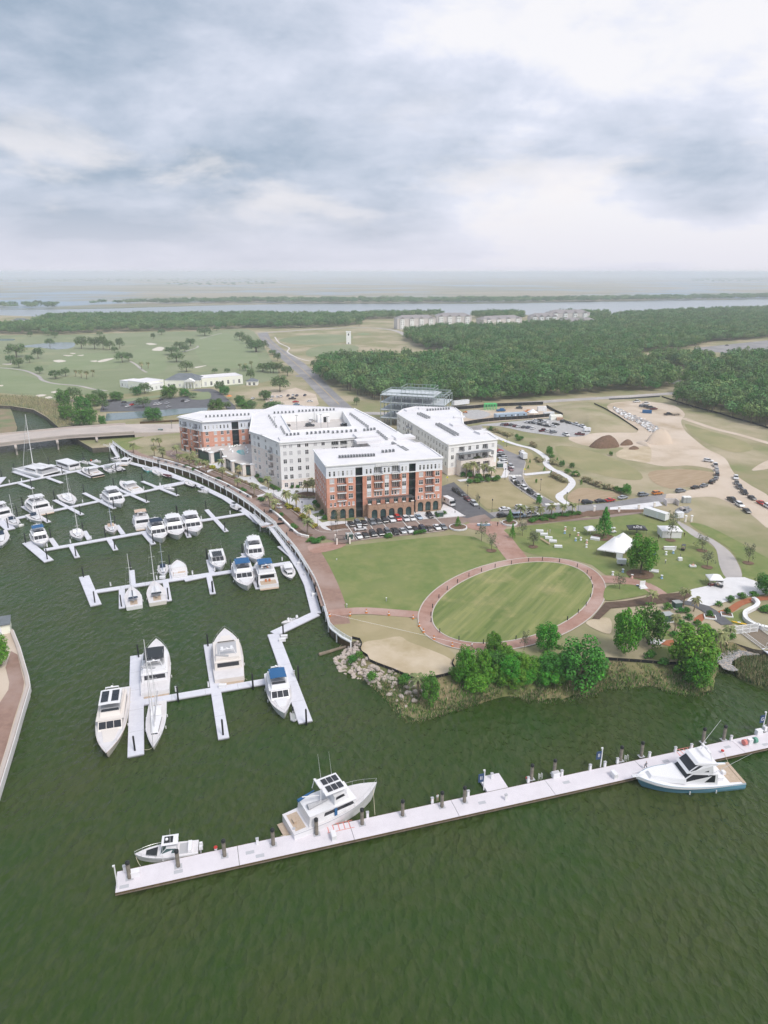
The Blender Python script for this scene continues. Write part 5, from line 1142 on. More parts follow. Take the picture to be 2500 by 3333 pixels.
def flybridge(r,bow,stern,label,bim='boat_white',hm='boat_white',solar=False,B=.29,fly=True,dm='boat_deck',dinghy=False,cock=None,stripe=None,tower=False,name='motor_yacht',hard=True,ext=0,mastx=True):
    root,L,B=boat(r,bow,stern,label,name,B,ext=ext); fb=.085*L if L>12 else 1.1; fb=min(fb,1.5); rise=.55
    hull(root,L,B,fb,rise,hm,dm,stripe=stripe); bowrail(root,L,B,fb,rise,.42)
    k=min(1.,L/15)
    hz=fb+1.75*k+.2
    if cock: b=MB(); b.box(-L/2+.25,-L*.34,-B*.36,B*.36,fb-.06,fb+.04,'teak'); b.build('cockpit_sole',root)
    house(root,'foredeck_trunk',L*.1,L*.36,B*.62,B*.3,fb+.05,fb+.05+.55*k,.4,.0,hm,None)
    h=house(root,'deckhouse',-L*.33,L*.19,B*.84,B*.74,fb+.0,hz,1.9*k,.2,hm,(.36,.9),side=(.08,.9),back=True,over=.15)
    if fly:
        c=MB(); z0=hz+.1
        f=house(root,'flybridge',-L*.3,L*.07,B*.74,B*.62,z0,z0+.75*k,.5*k,.1,hm,None)
        b=MB(); b.box(-L*.24+.3,L*.06-.9*k,-B*.3,B*.3,z0+.75*k+.005,z0+.75*k+.02,'canvas_grey'); b.build('flybridge_sole',f)
        b=MB(); b.add([(L*.06-.5*k,-B*.28,z0+.7*k),(L*.06-.5*k,B*.28,z0+.7*k),(L*.06-.95*k,B*.26,z0+1.15*k),(L*.06-.95*k,-B*.26,z0+1.15*k)],[(0,1,2,3)],'boat_glass'); b.build('windscreen',f)
        b=MB(); 
        for s in (-1,1): b.box(-L*.16,-L*.1,s*B*.15-.3,s*B*.15+.3,z0+.75*k+.02,z0+.75*k+.5,'boat_white')
        b.build('seat',f)
        if hard:
            cz=z0+2.25*k; c_=canopy(root,'bimini_top',-L*.2,L*.03,B*.66,cz,bim,z0+.6*k)
            if solar:
                for i in range(2):
                    for s in (-1,1):
                        b=MB(); b.box(-L*.17+i*L*.085,-L*.17+(i+1)*L*.085-.1,s*B*.16-B*.11,s*B*.16+B*.11,cz+.26,cz+.3,'solar'); b.build('solar_panel',c_)
        if mastx: radar(root,-L*.24,z0+.4,1.9*k,B*.28)
    else:
        if solar:
            for i in range(3): b=MB(); b.box(-L*.2+i*L*.1,-L*.2+(i+1)*L*.1-.12,-B*.28,B*.28,hz+.11,hz+.15,'solar'); b.build('solar_panel',h)
        radar(root,-L*.15,hz,.9,B*.22)
    if dinghy:
        b=MB(); b.lathe([(.05,0),(.28,.1),(.28,3.2),(.05,3.4)],'canvas_grey',8); o=b.build('tender',root,(-L*.28,-.3,hz+1.0)); o.rotation_euler=(0,1.57,1.2)
    platform(root,L,B); fenders(root,L,B,fb); antenna(root,-L*.1,B*.3,hz,4.2); antenna(root,-L*.1,-B*.3,hz,3.4)
    return root,L,B
def cruiser(r,bow,stern,label,top=True,hm='boat_white',B=.31,canvas=None,name='express_cruiser',ob=0,ext=0,dark=False):
    root,L,B=boat(r,bow,stern,label,name,B,ext=ext); fb=min(1.2,.11*L); rise=.35; k=min(1,L/11)
    hull(root,L,B,fb,rise,hm); bowrail(root,L,B,fb,rise,.5,.55)
    house(root,'foredeck_trunk',-L*.02,L*.34,B*.72,B*.3,fb,fb+.5*k,.5,0,'boat_white' if not dark else 'canvas_grey',None)
    house(root,'cabin',-L*.14,L*.12,B*.8,B*.66,fb+.02,fb+1.25*k,1.3*k,.1,'boat_white',(.35,.92),side=(.25,.95),panes=2)
    b=MB(); b.box(-L*.44,-L*.15,-B*.36,B*.36,fb-.08,fb+.03,'teak' if not canvas else canvas); b.build('cockpit_sole',root)
    b=MB(); b.box(-L*.45,-L*.39,-B*.34,B*.34,fb+.03,fb+.5,'boat_white'); b.box(-L*.3,-L*.24,B*.08,B*.32,fb+.03,fb+.5,'boat_white'); b.build('seat',root)
    if top: canopy(root,'hardtop',-L*.22,L*.02,B*.7,fb+2.0*k,canvas or 'boat_white',fb+.3)
    if ob: outboards(root,L,ob)
    else: platform(root,L,B)
    fenders(root,L,B,fb); return root,L,B
def sail(r,bow,stern,top,label,cover='canvas_navy',dodger='canvas_navy',hm='boat_white',B=.28,mast_t=.12,spread=2,ketch=False,ext=0):
    root,L,B=boat(r,bow,stern,label,'sailboat',B,ext=ext); fb=min(1.1,.1*L); rise=.3
    hull(root,L,B,fb,rise,hm,p=2.2); bowrail(root,L,B,fb,rise,.72,.55,2.2)
    house(root,'cabin_trunk',-L*.14,L*.24,B*.62,B*.36,fb-.02,fb+.45,.4,.05,'boat_white',(.3,.8),side=(.06,.9),panes=2,tum=.1)
    b=MB(); b.box(-L*.42,-L*.16,-B*.2,B*.2,fb-.09,fb+.02,'teak'); b.build('cockpit_sole',root)
    b=MB(); b.tube((-L*.33,0,fb),(-L*.33,0,fb+.8),.05,'steel_rail'); b.lathe([(.42,0),(.42,.05)],'steel_rail',10,(-L*.33,0,fb+.8)); b.build('helm',root)
    d=MB(); d.add([(-L*.15,-B*.27,fb+.4),(-L*.15,B*.27,fb+.4),(-L*.2,B*.25,fb+1.15),(-L*.2,-B*.25,fb+1.15),(-L*.3,B*.27,fb+1.2),(-L*.3,-B*.27,fb+1.2)],[(0,1,2,3),(3,2,4,5)],dodger); d.build('dodger',root)
    mx=L*mast_t; rz=root.rotation_euler[2]; mp=root.location+Vector((mx*math.cos(rz),mx*math.sin(rz),0)); H=max(8,min(26,height_at(mp,r,*top)))
    def rig(x,Hh,nm='mast'):
        b=MB(); b.tube((x,0,fb+.3),(x-.02*Hh*.3,0,Hh),.11,'boat_white',.07,6); m=b.build(nm,root)
        for q in range(spread):
            z=fb+(Hh-fb)*(q+1)/(spread+1); b=MB(); b.tube((x,-.9,z),(x,.9,z),.035,'boat_white',n=4); b.build('spreader',m)
        b=MB(); b.tube((x,0,fb+1.4),(x-L*.36,0,fb+1.5),.07,'boat_white'); bo=b.build('boom',m)
        b=MB(); b.tube((x-.1,0,fb+1.62),(x-L*.34,0,fb+1.68),.17,cover,.1,6); b.build('sail_cover',bo)
        b=MB()
        for e in ((L*.48,0,sheer(.98,fb,rise)),(-L*.49,0,fb),(x-.2,B*.46,fb),(x-.2,-B*.46,fb)): b.tube((x-.02*Hh*.3,0,Hh*.99),e,.012,'steel_rail',n=3,cap=False)
        b.build('rigging',m)
    rig(mx,H)
    if ketch: rig(-L*.26,H*.62,'mizzen_mast')
    b=MB(); b.tube((L*.47,0,sheer(.97,fb,rise)+.1),(mx+.35,0,H*.9),.06,cover if cover!='boat_white' else 'canvas_grey',.04,5); b.build('furled_jib',root)
    fenders(root,L,B,fb); return root,L,B
def console(r,bow,stern,label,top=None,hm='boat_white',ob=1,B=.34,cover=None,name='centre_console_boat',cabin=False,obm='boat_white',ext=0):
    root,L,B=boat(r,bow,stern,label,name,B,.5,ext=ext); fb=.75 if L>5 else .5; rise=.4
    hull(root,L,B,fb,rise,hm)
    if cover: house(root,'cover',-L*.44,L*.4,B*.86,B*.3,fb+.02,fb+.5,.6,.3,cover,None,tum=.3)
    else:
        b=MB(); b.box(-L*.45,L*.2,-B*.34,B*.34,fb-.09,fb+.03,'canvas_grey'); b.build('cockpit_sole',root)
        b=MB(); b.box(-L*.06,L*.08,-B*.16,B*.16,fb,fb+.95,'boat_white',taper=.06); b.build('console',root)
        b=MB(); b.box(-L*.2,-L*.12,-B*.2,B*.2,fb,fb+.6,'boat_white'); b.build('seat',root)
        if cabin: house(root,'cabin',-L*.05,L*.3,B*.74,B*.4,fb,fb+1.1,.7,.1,'boat_white',(.4,.9))
        if top: canopy(root,'tee_top',-L*.2,L*.12,B*.66,fb+1.9,top,fb)
    outboards(root,L,ob,obm) if ob else None
    return root,L,B
# -- near group on the dock nearest the front pier
root,L,B=flybridge('16',(205,975),(272,512),'large white motor yacht with two solar panels outside the long dock head',solar=True,hm='boat_cream',B=.265,stripe='teak')
flybridge('16',(540,195),(530,532),'white motor yacht berthed bow away inside the long dock head',bim='hull_black',B=.3,dinghy=True)
sail('16',(516,912),(548,592),(434,172),'white ketch with twin masts inside the long dock head',cover='canvas_grey',dodger='boat_white',B=.25,mast_t=.1,ketch=True)
flybridge('16',(1000,125),(1032,443),'white trawler with teak side decks and a tender, right of the middle finger',stripe='teak',dinghy=True,hm='boat_cream',B=.33,hard=False)
flybridge('16',(1403,703),(1335,405),'white motor yacht with bright blue bimini at the angled arm',bim='canvas_blue',B=.31)
root,L,B=boat('16',(1468,722),(1460,664),'small grey inflatable dinghy at the angled arm','dinghy',.5,.3)
for s in (-1,1): b=MB(); b.tube((-L/2,s*B*.36,.3),(L*.3,s*B*.36,.3),.22,'canvas_grey',n=8); b.tube((L*.3,s*B*.36,.3),(L/2,0,.4),.22,'canvas_grey',n=8); b.build('tube',root)
b=MB(); b.box(-L/2,L*.35,-B*.3,B*.3,.15,.22,'hull_grey'); b.build('floor',root); outboards(root,L,1,'hull_black')
# -- third row
sail('9',(1012,622),(1038,770),(975,360),'sailboat with dark sail cover and stern solar panels, leftmost in the third row',mast_t=.05,B=.36)
sail('9',(1188,580),(1218,738),(1152,258),'cream decked sailboat with black dodger in the third row',cover='boat_white',dodger='hull_black',hm='boat_cream',B=.36)
sail('9',(1262,535),(1255,448),(1235,268),'small sailboat with light blue sail cover moored above the third row walkway',cover='canvas_blue',B=.36,mast_t=.1)
cruiser('9',(1368,422),(1388,542),'white open bowrider with tan seats beside the third row',top=False,canvas='canvas_tan',B=.4)
flybridge('10',(278,490),(240,355),'white sedan cruiser with dark solar roof in the third row',fly=False,solar=True,B=.36)
flybridge('10',(568,436),(522,285),'white sport fisherman with tall outriggers in the third row',B=.36,tower=True)
flybridge('10',(488,640),(432,452),'white flybridge cruiser with navy bimini in the third row',bim='canvas_blue',B=.36)
root,L,B=flybridge('10',(588,425),(655,612),'white yacht stern to camera with blue bimini and orange deck chairs',bim='canvas_blue',B=.34,cock=True)
for i,(x,y) in enumerate(((-L*.38,-.5),(-L*.38,.6),(-L*.14,.8),(-L*.16,-.7))):
    b=MB(); z=1.35 if i<2 else 3.95; b.box(x-.3,x+.3,y-.3,y+.3,z,z+.45,'orange_seat'); b.box(x+.2,x+.32,y-.3,y+.3,z+.45,z+.9,'orange_seat'); b.build('deck_chair',root)
console('10',(828,562),(785,455),'white cuddy cabin boat with grey hardtop beside the promenade dock',top='boat_white',cabin=True,ob=2,B=.38)
console('10',(748,898),(858,862),'white skiff with outboard at the inner side of the angled arm',ob=1,B=.34)
# -- second row
flybridge('9',(338,308),(285,205),'white trawler with blue canvas top at the second row T head',bim='canvas_blue',B=.37)
console('9',(385,255),(365,265),'tiny grey dinghy behind the blue topped trawler',ob=0,hm='hull_grey',B=.5,name='dinghy',cover='canvas_grey')
sail('9',(622,255),(582,180),(575,-10),'white sailboat with bare mast, left one in the second row',cover='boat_white',dodger='boat_white',B=.4)
sail('9',(875,206),(850,138),(845,-35),'small cream sailboat with blue sail cover in the second row',cover='canvas_blue',dodger='canvas_tan',hm='boat_cream',B=.42)
flybridge('9',(1072,65),(1108,160),'white flybridge boat with tan canopy and red fenders in the second row',bim='canvas_tan',B=.42)
flybridge('9',(1255,270),(1185,150),'white flybridge cruiser with dark blue bimini in the second row',bim='canvas_navy',B=.38)
flybridge('9',(1378,246),(1318,112),'white cabin cruiser with rounded bow, middle of three in the second row',B=.38,hard=True,stripe='hull_black')
flybridge('9',(1520,220),(1450,90),'white cabin cruiser, right one of three in the second row',B=.38)
# -- first row
cruiser('4',(1088,605),(1238,688),'white express cruiser with bow away at the right of the first row',B=.34)
flybridge('4',(1098,828),(968,715),'white motor yacht with dark hull windows in the first row',B=.36)
console('4',(1572,680),(1485,655),'white open boat between the right fingers of the first row',B=.36,ob=1)
sail('4',(668,812),(570,715),(550,480),'white sailboat with tall raked mast in the first row',cover='boat_white',dodger='boat_white',B=.34)
flybridge('4',(262,775),(402,880),'white two decked trawler stern to the walkway in the first row',B=.4,hm='boat_white')
sail('4',(378,970),(275,895),(268,665),'white sailboat with navy dodger below the first row',B=.36)
flybridge('4',(-60,850),(75,930),'white motor yacht cut by the left edge of the picture',B=.36)
sail('4',(160,1005),(88,930),(70,716),'white sailboat with dark cover beside the wide left dock head',B=.36)
console('4',(218,985),(165,1000),'small white dinghy beside the left dock head',ob=0,cover='boat_white',name='dinghy',B=.4)
sail('4',(15,1190),(-15,1050),(-40,850),'white sailboat half out of the picture at the left edge',cover='boat_white',B=.36)
# -- by the bridge
root,L,B=boat('4',(200,472),(468,535),'large white sailing catamaran with very tall mast near the bridge','catamaran',.56)
fb=1.6
for s in (-1,1):
    b=MB(); P=[]
    for i in range(9):
        t=i/8; w=.9*hb(t,2.5); P.append([(-L/2+L*t,s*B*.38+w,fb+.3*t),(-L/2+L*t,s*B*.38+w*.7,-.2),(-L/2+L*t,s*B*.38-w*.7,-.2),(-L/2+L*t,s*B*.38-w,fb+.3*t)])
    b.loft(P,'boat_white'); b.build('hull',root)
b=MB(); b.box(-L*.46,L*.26,-B*.36,B*.36,fb-.5,fb+.06,'boat_white'); b.build('bridge_deck',root)
b=MB(); b.add([(L*.26,-B*.36,fb),(L*.26,B*.36,fb),(L*.44,B*.36,fb+.1),(L*.44,-B*.36,fb+.1)],[(0,1,2,3)],'canvas_grey'); b.build('trampoline',root)
house(root,'cabin',-L*.28,L*.2,B*.66,B*.5,fb+.06,fb+1.7,1.4,.2,'boat_white',(.4,.9),panes=4,over=.2)
canopy(root,'bimini_top',-L*.44,-L*.26,B*.6,fb+2.4,'boat_white',fb); house(root,'aft_canvas',-L*.45,-L*.3,B*.62,B*.62,fb+.07,fb+1.2,.1,.1,'canvas_grey',None)
mp=root.location; H=min(30,height_at(mp,'4',233,0)); b=MB(); b.tube((L*.1,0,fb+1.6),(L*.07,0,H),.2,'boat_white',.12,8); m_=b.build('mast',root)
for z in (.4,.68): b=MB(); b.tube((L*.09,-1.6,H*z),(L*.09,1.6,H*z),.05,'boat_white',n=4); b.build('spreader',m_)
b=MB(); b.tube((L*.1,0,fb+2.6),(-L*.36,0,fb+2.9),.22,'boat_white'); b.build('boom',m_)
b=MB(); 
for e in ((L*.46,0,fb+.2),(-L*.1,B*.45,fb),(-L*.1,-B*.45,fb)): b.tube((L*.07,0,H*.97),e,.02,'steel_rail',n=3,cap=False)
b.tube((L*.45,0,fb+.3),(L*.09,0,H*.9),.1,'boat_white',.06,5); b.build('rigging',m_)
root,L,B=boat('4',(530,430),(680,480),'white boxy houseboat next to the catamaran','houseboat',.42); hull(root,L,B,.7,.1,p=5)
house(root,'deckhouse',-L*.46,L*.3,B*.86,B*.84,.72,3.0,.1,.05,'boat_white',(.4,.8),back=True,over=.35); outboards(root,L,1)
console('4',(712,425),(798,435),'small boat with black tee top near the houseboat',top='hull_black',B=.42)
console('4',(912,425),(828,420),'small white boat with red cover seat by the bridge dock',top=None,cover=None,B=.42,hm='boat_white',obm='red_paint')
cruiser('4',(752,482),(882,545),'white and black cabin boat below the bridge dock',hm='hull_black',dark=True,B=.4)
console('4',(938,480),(1015,515),'grey aluminium cabin boat below the bridge dock',hm='hull_grey',top='hull_grey',cabin=True,B=.4,obm='hull_black')
console('4',(1020,462),(1098,502),'black hulled small boat with white top below the bridge dock',hm='hull_black',top='boat_white',B=.42,obm='hull_black')
flybridge('4',(995,400),(1085,405),'white boat under the gangway at the end of the bridge dock',fly=False,B=.4)
flybridge('4',(1172,395),(1110,445),'white cabin boat moored where the bridge dock meets the promenade dock',fly=False,B=.42)
console('4',(1290,475),(1348,505),'small teal hulled boat with white deck at the promenade dock',hm='hull_teal',ob=1,B=.42,cover='canvas_grey')
console('4',(1370,505),(1445,535),'small white open boat between the teal boat and the maroon one',ob=1,B=.4)
console('4',(1455,540),(1540,560),'pontoon boat under a maroon cover at the promenade dock',cover='canvas_maroon',hm='hull_black',ob=1,B=.42,name='pontoon_boat')
console('5',(282,752),(372,782),'black hulled boat with white seats at the promenade dock corner',hm='hull_black',top=None,B=.4,obm='hull_black')
console('5',(395,825),(485,832),'white bowrider with small dark bimini on the promenade dock',top='canvas_navy',ob=1,B=.4)
console('5',(688,960),(772,995),'black centre console boat at the end of the second row',hm='hull_black',top='hull_black',ob=2,B=.4,obm='hull_black')
# -- front pier: pilothouse yacht
root,L,B=boat('17',(1615,330),(1085,545),'white pilothouse yacht with solar roof and stern dinghy alongside the front pier','pilothouse_yacht',.35,1.2)
fb=2.0; rise=.75; hull(root,L,B,fb,rise,stripe='dock_edge'); bowrail(root,L,B,fb,rise,.55,.9); platform(root,L,B,.4,1.1); fenders(root,L,B,fb)
house(root,'saloon',-L*.34,L*.2,B*.84,B*.74,fb,fb+2.1,.3,.3,'boat_white',(.5,.82),side=(.3,.96),panes=3,over=.1)
house(root,'pilothouse',-L*.05,L*.14,B*.72,B*.6,fb+2.2,fb+4.0,1.0,.1,'boat_white',(.55,.85),side=(.1,.8),panes=4,over=.1)
c_=canopy(root,'hardtop',-L*.14,L*.09,B*.74,fb+4.9,'boat_white',fb+3.9,arch=.06)
for i in range(3):
    for s in (-1,1): b=MB(); b.box(-L*.1+i*L*.06,-L*.1+(i+1)*L*.06-.14,s*B*.16-B*.12,s*B*.16+B*.12,fb+5.1,fb+5.15,'solar'); b.build('solar_panel',c_)
radar(root,-L*.17,fb+4.0,2.2,B*.3); antenna(root,-L*.08,B*.34,fb+5,5.5); antenna(root,L*.04,B*.34,fb+5,5.2); antenna(root,-L*.16,-B*.3,fb+5,2.5)
b=MB(); b.tube((-L*.3,-B*.1,fb+2.6),(-L*.08,-B*.1,fb+2.7),.55,'canvas_grey',.2,8); b.build('covered_tender',root)
b=MB(); b.tube((-L*.36,B*.2,fb+3.0),(-L*.16,B*.34,fb+3.1),.3,'canvas_blue',.1,8); b.build('kayak',root)
b=MB(); b.tube((-L*.16,0,fb+3.6),(-L*.34,0,fb+4.6),.1,'boat_white'); b.build('davit_boom',root)
b=MB(); b.box(-L*.47,-L*.36,-B*.34,B*.34,fb-.05,fb+.03,'teak'); b.box(-L*.45,-L*.42,-.5,.5,fb+.03,fb+.5,'teak'); b.build('cockpit_sole',root)
b=MB(); b.box(-L*.06,-L*.03,-B*.4-.1,-B*.4-.04,fb+.2,fb+1.9,'canvas_blue'); b.build('side_banner',root)
# -- front pier: dark topped day boat
root,L,B=boat('17',(165,712),(545,655),'white day boat with black foredeck at the left end of the front pier','day_boat',.31,1.0)
fb=1.1; hull(root,L,B,fb,.3); bowrail(root,L,B,fb,.3,.55,.5); outboards(root,L,2); fenders(root,L,B,fb)
house(root,'foredeck_pad',L*.14,L*.38,B*.66,B*.32,fb+.02,fb+.22,.1,.1,'hull_black',None)
house(root,'cabin',-L*.18,L*.12,B*.78,B*.62,fb,fb+1.35,1.3,.1,'boat_white',(.3,.95),side=(.05,.97),wm='glass_green',panes=2)
c_=canopy(root,'hardtop',-L*.2,L*.06,B*.7,fb+2.1,'boat_white',fb+.8,arch=.05); b=MB(); b.box(-L*.12,L*.02,-B*.22,B*.22,fb+2.26,fb+2.3,'hull_black'); b.build('sunroof',c_)
b=MB(); b.lathe([(.25,0),(.25,.2),(.1,.3)],'boat_white',10,(-L*.02,0,fb+2.28)); b.build('radar_dome',c_); antenna(root,-L*.08,B*.3,fb+2.1,3.2)
b=MB(); b.box(-L*.4,-L*.2,-B*.36,B*.36,fb-.08,fb+.03,'canvas_grey'); b.box(-L*.4,-L*.34,-B*.34,B*.34,fb+.03,fb+.5,'boat_white'); b.build('cockpit_sole',root)
# -- front pier: sport fishing yacht
root,L,B=boat('19',(650,700),(1400,640),'white sport fishing yacht with blue hull at the right of the front pier','sport_fishing_yacht',.34,1.0,ext=.8)
fb=1.35; rise=.9; hull(root,L,B,fb,rise,'hull_blue','boat_white',stripe='boat_white',p=3.6); fenders(root,L,B,fb)
b=MB()
for i in range(14):
    t0,t1=i/14,(i+1)/14
    for s in (1,-1):
        q=[(-L/2+L*t,s*(B/2*hb(t,3.6)+.025),sheer(t,fb,rise)-d) for t,d in ((t0,.0),(t1,.0),(t1,.05+.55*t1),(t0,.05+.55*t0))]; b.quad(*(q if s>0 else q[::-1]),'boat_white')
b.build('topsides',root)
house(root,'foredeck_trunk',L*.08,L*.4,B*.8,B*.3,fb+.7,fb+1.55,.6,.0,'boat_white',None,tum=.3)
house(root,'deckhouse',-L*.22,L*.17,B*.86,B*.66,fb,fb+2.5,3.2,.2,'boat_white',(.3,.93),side=(.08,.99),panes=1)
house(root,'bridge',-L*.17,L*.07,B*.78,B*.6,fb+2.5,fb+4.3,2.3,.3,'boat_white',(.22,.88),side=(.2,.985),panes=1)
house(root,'bridge_roof',-L*.2,L*.0,B*.78,B*.58,fb+4.3,fb+4.7,.6,.1,'boat_white',None)
b=MB(); b.box(-L*.47,-L*.24,-B*.36,B*.36,fb-.06,fb+.02,'teak'); b.build('cockpit_sole',root)
b=MB(); b.box(-L/2-.02,-L*.47,-B*.42,B*.42,fb-.02,fb+.1,'teak'); b.build('covering_board',root)
b=MB(); b.box(-L*.38,-L*.35,-.4,.4,fb+.02,fb+.6,'boat_white'); b.box(-L*.3,-L*.25,-B*.3,B*.3,fb+.02,fb+.9,'boat_white'); b.build('fighting_chair',root)
radar(root,-L*.15,fb+4.7,1.5,B*.26)
for s in (-1,1): b=MB(); b.tube((-L*.12,s*B*.4,fb+2.3),(-L*.42,s*B*.72,fb+8.5),.05,'boat_white',.02,5); b.build('outrigger',root)
b=MB(); b.box(L*.46,L*.54,-.3,.3,fb*(1+rise)-.15,fb*(1+rise)-.02,'boat_white'); b.path([Vector((L*.44,-.5,3.0)),Vector((L*.54,-.3,3.3)),Vector((L*.54,.3,3.3)),Vector((L*.44,.5,3.0))],.04,'boat_white'); b.build('bow_pulpit',root)

# mooring lines of the near boats
def moor(root,x,y,z,r,px,py,pz=PZ):
    T=Matrix.Translation(root.location)@Matrix.Rotation(root.rotation_euler[2],4,'Z'); q=T.inverted()@at3(W(r,px,py,pz),pz+.1); a=Vector((x,y,z)); m=(a+q)/2-Vector((0,0,.35)); b=MB(); b.path([a,(a+m)/2-Vector((0,0,.12)),m,(m+q)/2-Vector((0,0,.06)),q],.035,'rope'); b.build('mooring_line',root)
def at3(v,z): v=v.copy(); v.z=z; return v
BY={o['label']:o for o in C.objects if o.parent is None and 'label' in o}
for l,x,y,z,r,px,py,pz in (('white pilothouse yacht',7.5,-1,3.2,'17',1605,468,PZ),('white pilothouse yacht',-7.5,-2.4,2.0,'17',1040,592,PZ),('white sport fishing',9.2,1,2.6,'19',640,640,PZ),('white sport fishing',-9,2.6,1.4,'19',1320,480,PZ),('white day boat',-4.6,1.2,1.2,'17',500,715,PZ),('white day boat',4.8,.6,1.4,'17',200,775,PZ),('large white motor yacht',-6,2.2,1.5,'16',368,590,DZ),('white ketch',8,0,1.3,'16',452,915,DZ),('white trawler with teak',-7,2.2,1.4,'16',1150,440,DZ)):
    k=[o for n_,o in BY.items() if n_.startswith(l)]
    if k: moor(k[0],x,y,z,r,px,py,pz)
# ================================================================ promenade railing, gangways, bridge, quay
M('rail_white',S(244,244,246,V),rough=.5)
def railing(label,pts,z,h=1.1,post=2.2,m='rail_white',name='railing',picket=.0,cat='railing'):
    P=resample(pts,max(3,int(sum((b_-a_).length for a_,b_ in zip(pts,pts[1:]))/post)+1)); o=thing(name,label,cat,(P[0].x,P[0].y,z)); o0=Vector((P[0].x,P[0].y,0))
    pm=MB(); pm.box(-.07,.07,-.07,.07,0,h+.1,m); pme=pm.mesh('post')
    for i,p in enumerate(P):
        q=Vector((p.x,p.y,0))-o0; d=bearing(P[max(0,i-1)],P[min(len(P)-1,i+1)]); put('post',pme,o,q,d)
        if i<len(P)-1:
            c=Vector((P[i+1].x,P[i+1].y,0))-o0; L=(c-q).length; b=MB(); b.box(.08,L-.08,-.04,.04,h-.08,h,m); b.box(.08,L-.08,-.03,.03,.12,.2,m)
            n=int(L/.16)
            for k in range(1,n): b.box(k*L/n-.022,k*L/n+.022,-.018,.018,.2,h-.08,m)
            put('panel',b.mesh('panel'),o,q,bearing(q,c))
    return o
RAIL=[Vector((p.x,p.y,0)) for p in PROM+RAILEND]
railing('long white picket railing curving along the promenade above the docks',RAIL,LAND+.1,post=2.6)
struct(strip('sea_wall_cap',RAIL,.5,LAND+.09,'trim_white',off=-.12,skirt=.35))
wp=MB(); wp.box(-.16,.16,-.16,.16,-2,LAND-.3,'trim_white'); wpm=wp.mesh('support_post')
sw=thing('sea_wall','sea wall of pale posts before a dark sheet for the shaded gap below the promenade railing','sea wall',(RAIL[0].x,RAIL[0].y,0))
SWP=resample(ribbon(RAIL,.5)[1],46)
for p in SWP: put('support_post',wpm,sw,(p.x-RAIL[0].x,p.y-RAIL[0].y,0))
b=MB(); L_,Q_=ribbon(resample(RAIL,80),.12)
b.add([(p.x-RAIL[0].x,p.y-RAIL[0].y,LAND-.35) for p in Q_]+[(p.x-RAIL[0].x,p.y-RAIL[0].y,-1.5) for p in Q_],[(i,80+i,81+i,i+1) for i in range(79)],'pier_timber'); b.build('gap_shade',sw)  # dark sheet stands in for the shaded gap under the boardwalk
def gangway(label,a,c,w=1.6,h=1.1):
    L=(c-a).length; d=Vector((c.x-a.x,c.y-a.y,0)); o=thing('gangway',label,'gangway',a,bearing(a,c)); l=d.length; s=(c.z-a.z)/l
    b=MB(); P=lambda x,y,z:(x,y,z+s*x); b.add([P(0,-w/2,0),P(l,-w/2,0),P(l,w/2,0),P(0,w/2,0),P(0,-w/2,-.2),P(l,-w/2,-.2),P(l,w/2,-.2),P(0,w/2,-.2)],[(0,1,2,3),(7,6,5,4),(4,5,1,0),(2,6,7,3),(0,3,7,4),(5,6,2,1)],'dock_deck'); b.build('deck',o)
    n=max(3,int(l/2))
    for y in (-w/2,w/2):
        b=MB(); b.tube(P(0,y,h),P(l,y,h),.06,'rail_white',n=5); b.tube(P(0,y,.05),P(l,y,.05),.06,'rail_white',n=5)
        for i in range(n+1): x=l*i/n; b.tube(P(x,y,0),P(x,y,h),.045,'rail_white',n=4)
        for i in range(n): x0,x1=l*i/n,l*(i+1)/n; b.tube(P(x0,y,0),P(x1,y,h),.035,'rail_white',n=4)
        b.build('truss',o)
def at(v,z): v=v.copy(); v.z=z; return v
gangway('white truss gangway sloping down to the promenade dock above the lawn',at(W('10',670,165,2.6),2.6),at(W('10',820,365,DZ),DZ+.15))
gangway('white truss gangway sloping down beside the second row dock',at(W('10',610,150,2.6),2.6),at(W('10',520,60,DZ),DZ+.15))
gangway('white gangway at the bridge end of the promenade',at(W('4',1000,280,2.6),2.6),at(W('4',1065,385,DZ),DZ+.15))
for r,x,y,l in (('10',645,140,'white gangway platform on posts halfway along the promenade'),('4',985,280,'white gangway platform at the bridge end of the promenade')):
    p=W(r,x,y,2.6); o=thing('gangway_platform',l,'platform',(p.x,p.y,2.6),-.7); b=MB(); b.box(-3,3,-1.8,1.8,-.25,-.02,'dock_deck'); b.build('deck',o)
    for s,t in ((-2.7,-1.5),(2.7,-1.5),(-2.7,1.5),(2.7,1.5)): b=MB(); b.tube((s,t,-4),(s,t,-.26),.2,'trim_white',n=8); b.build('support_post',o)
    b=MB()
    for y in (-1.75,1.75): b.box(-3,3,y-.03,y+.03,1.0,1.08,'rail_white'); [b.box(x-.04,x+.04,y-.04,y+.04,-.02,1.0,'rail_white') for x in [-3+.5*k for k in range(13)]]
    b.build('railing',o)
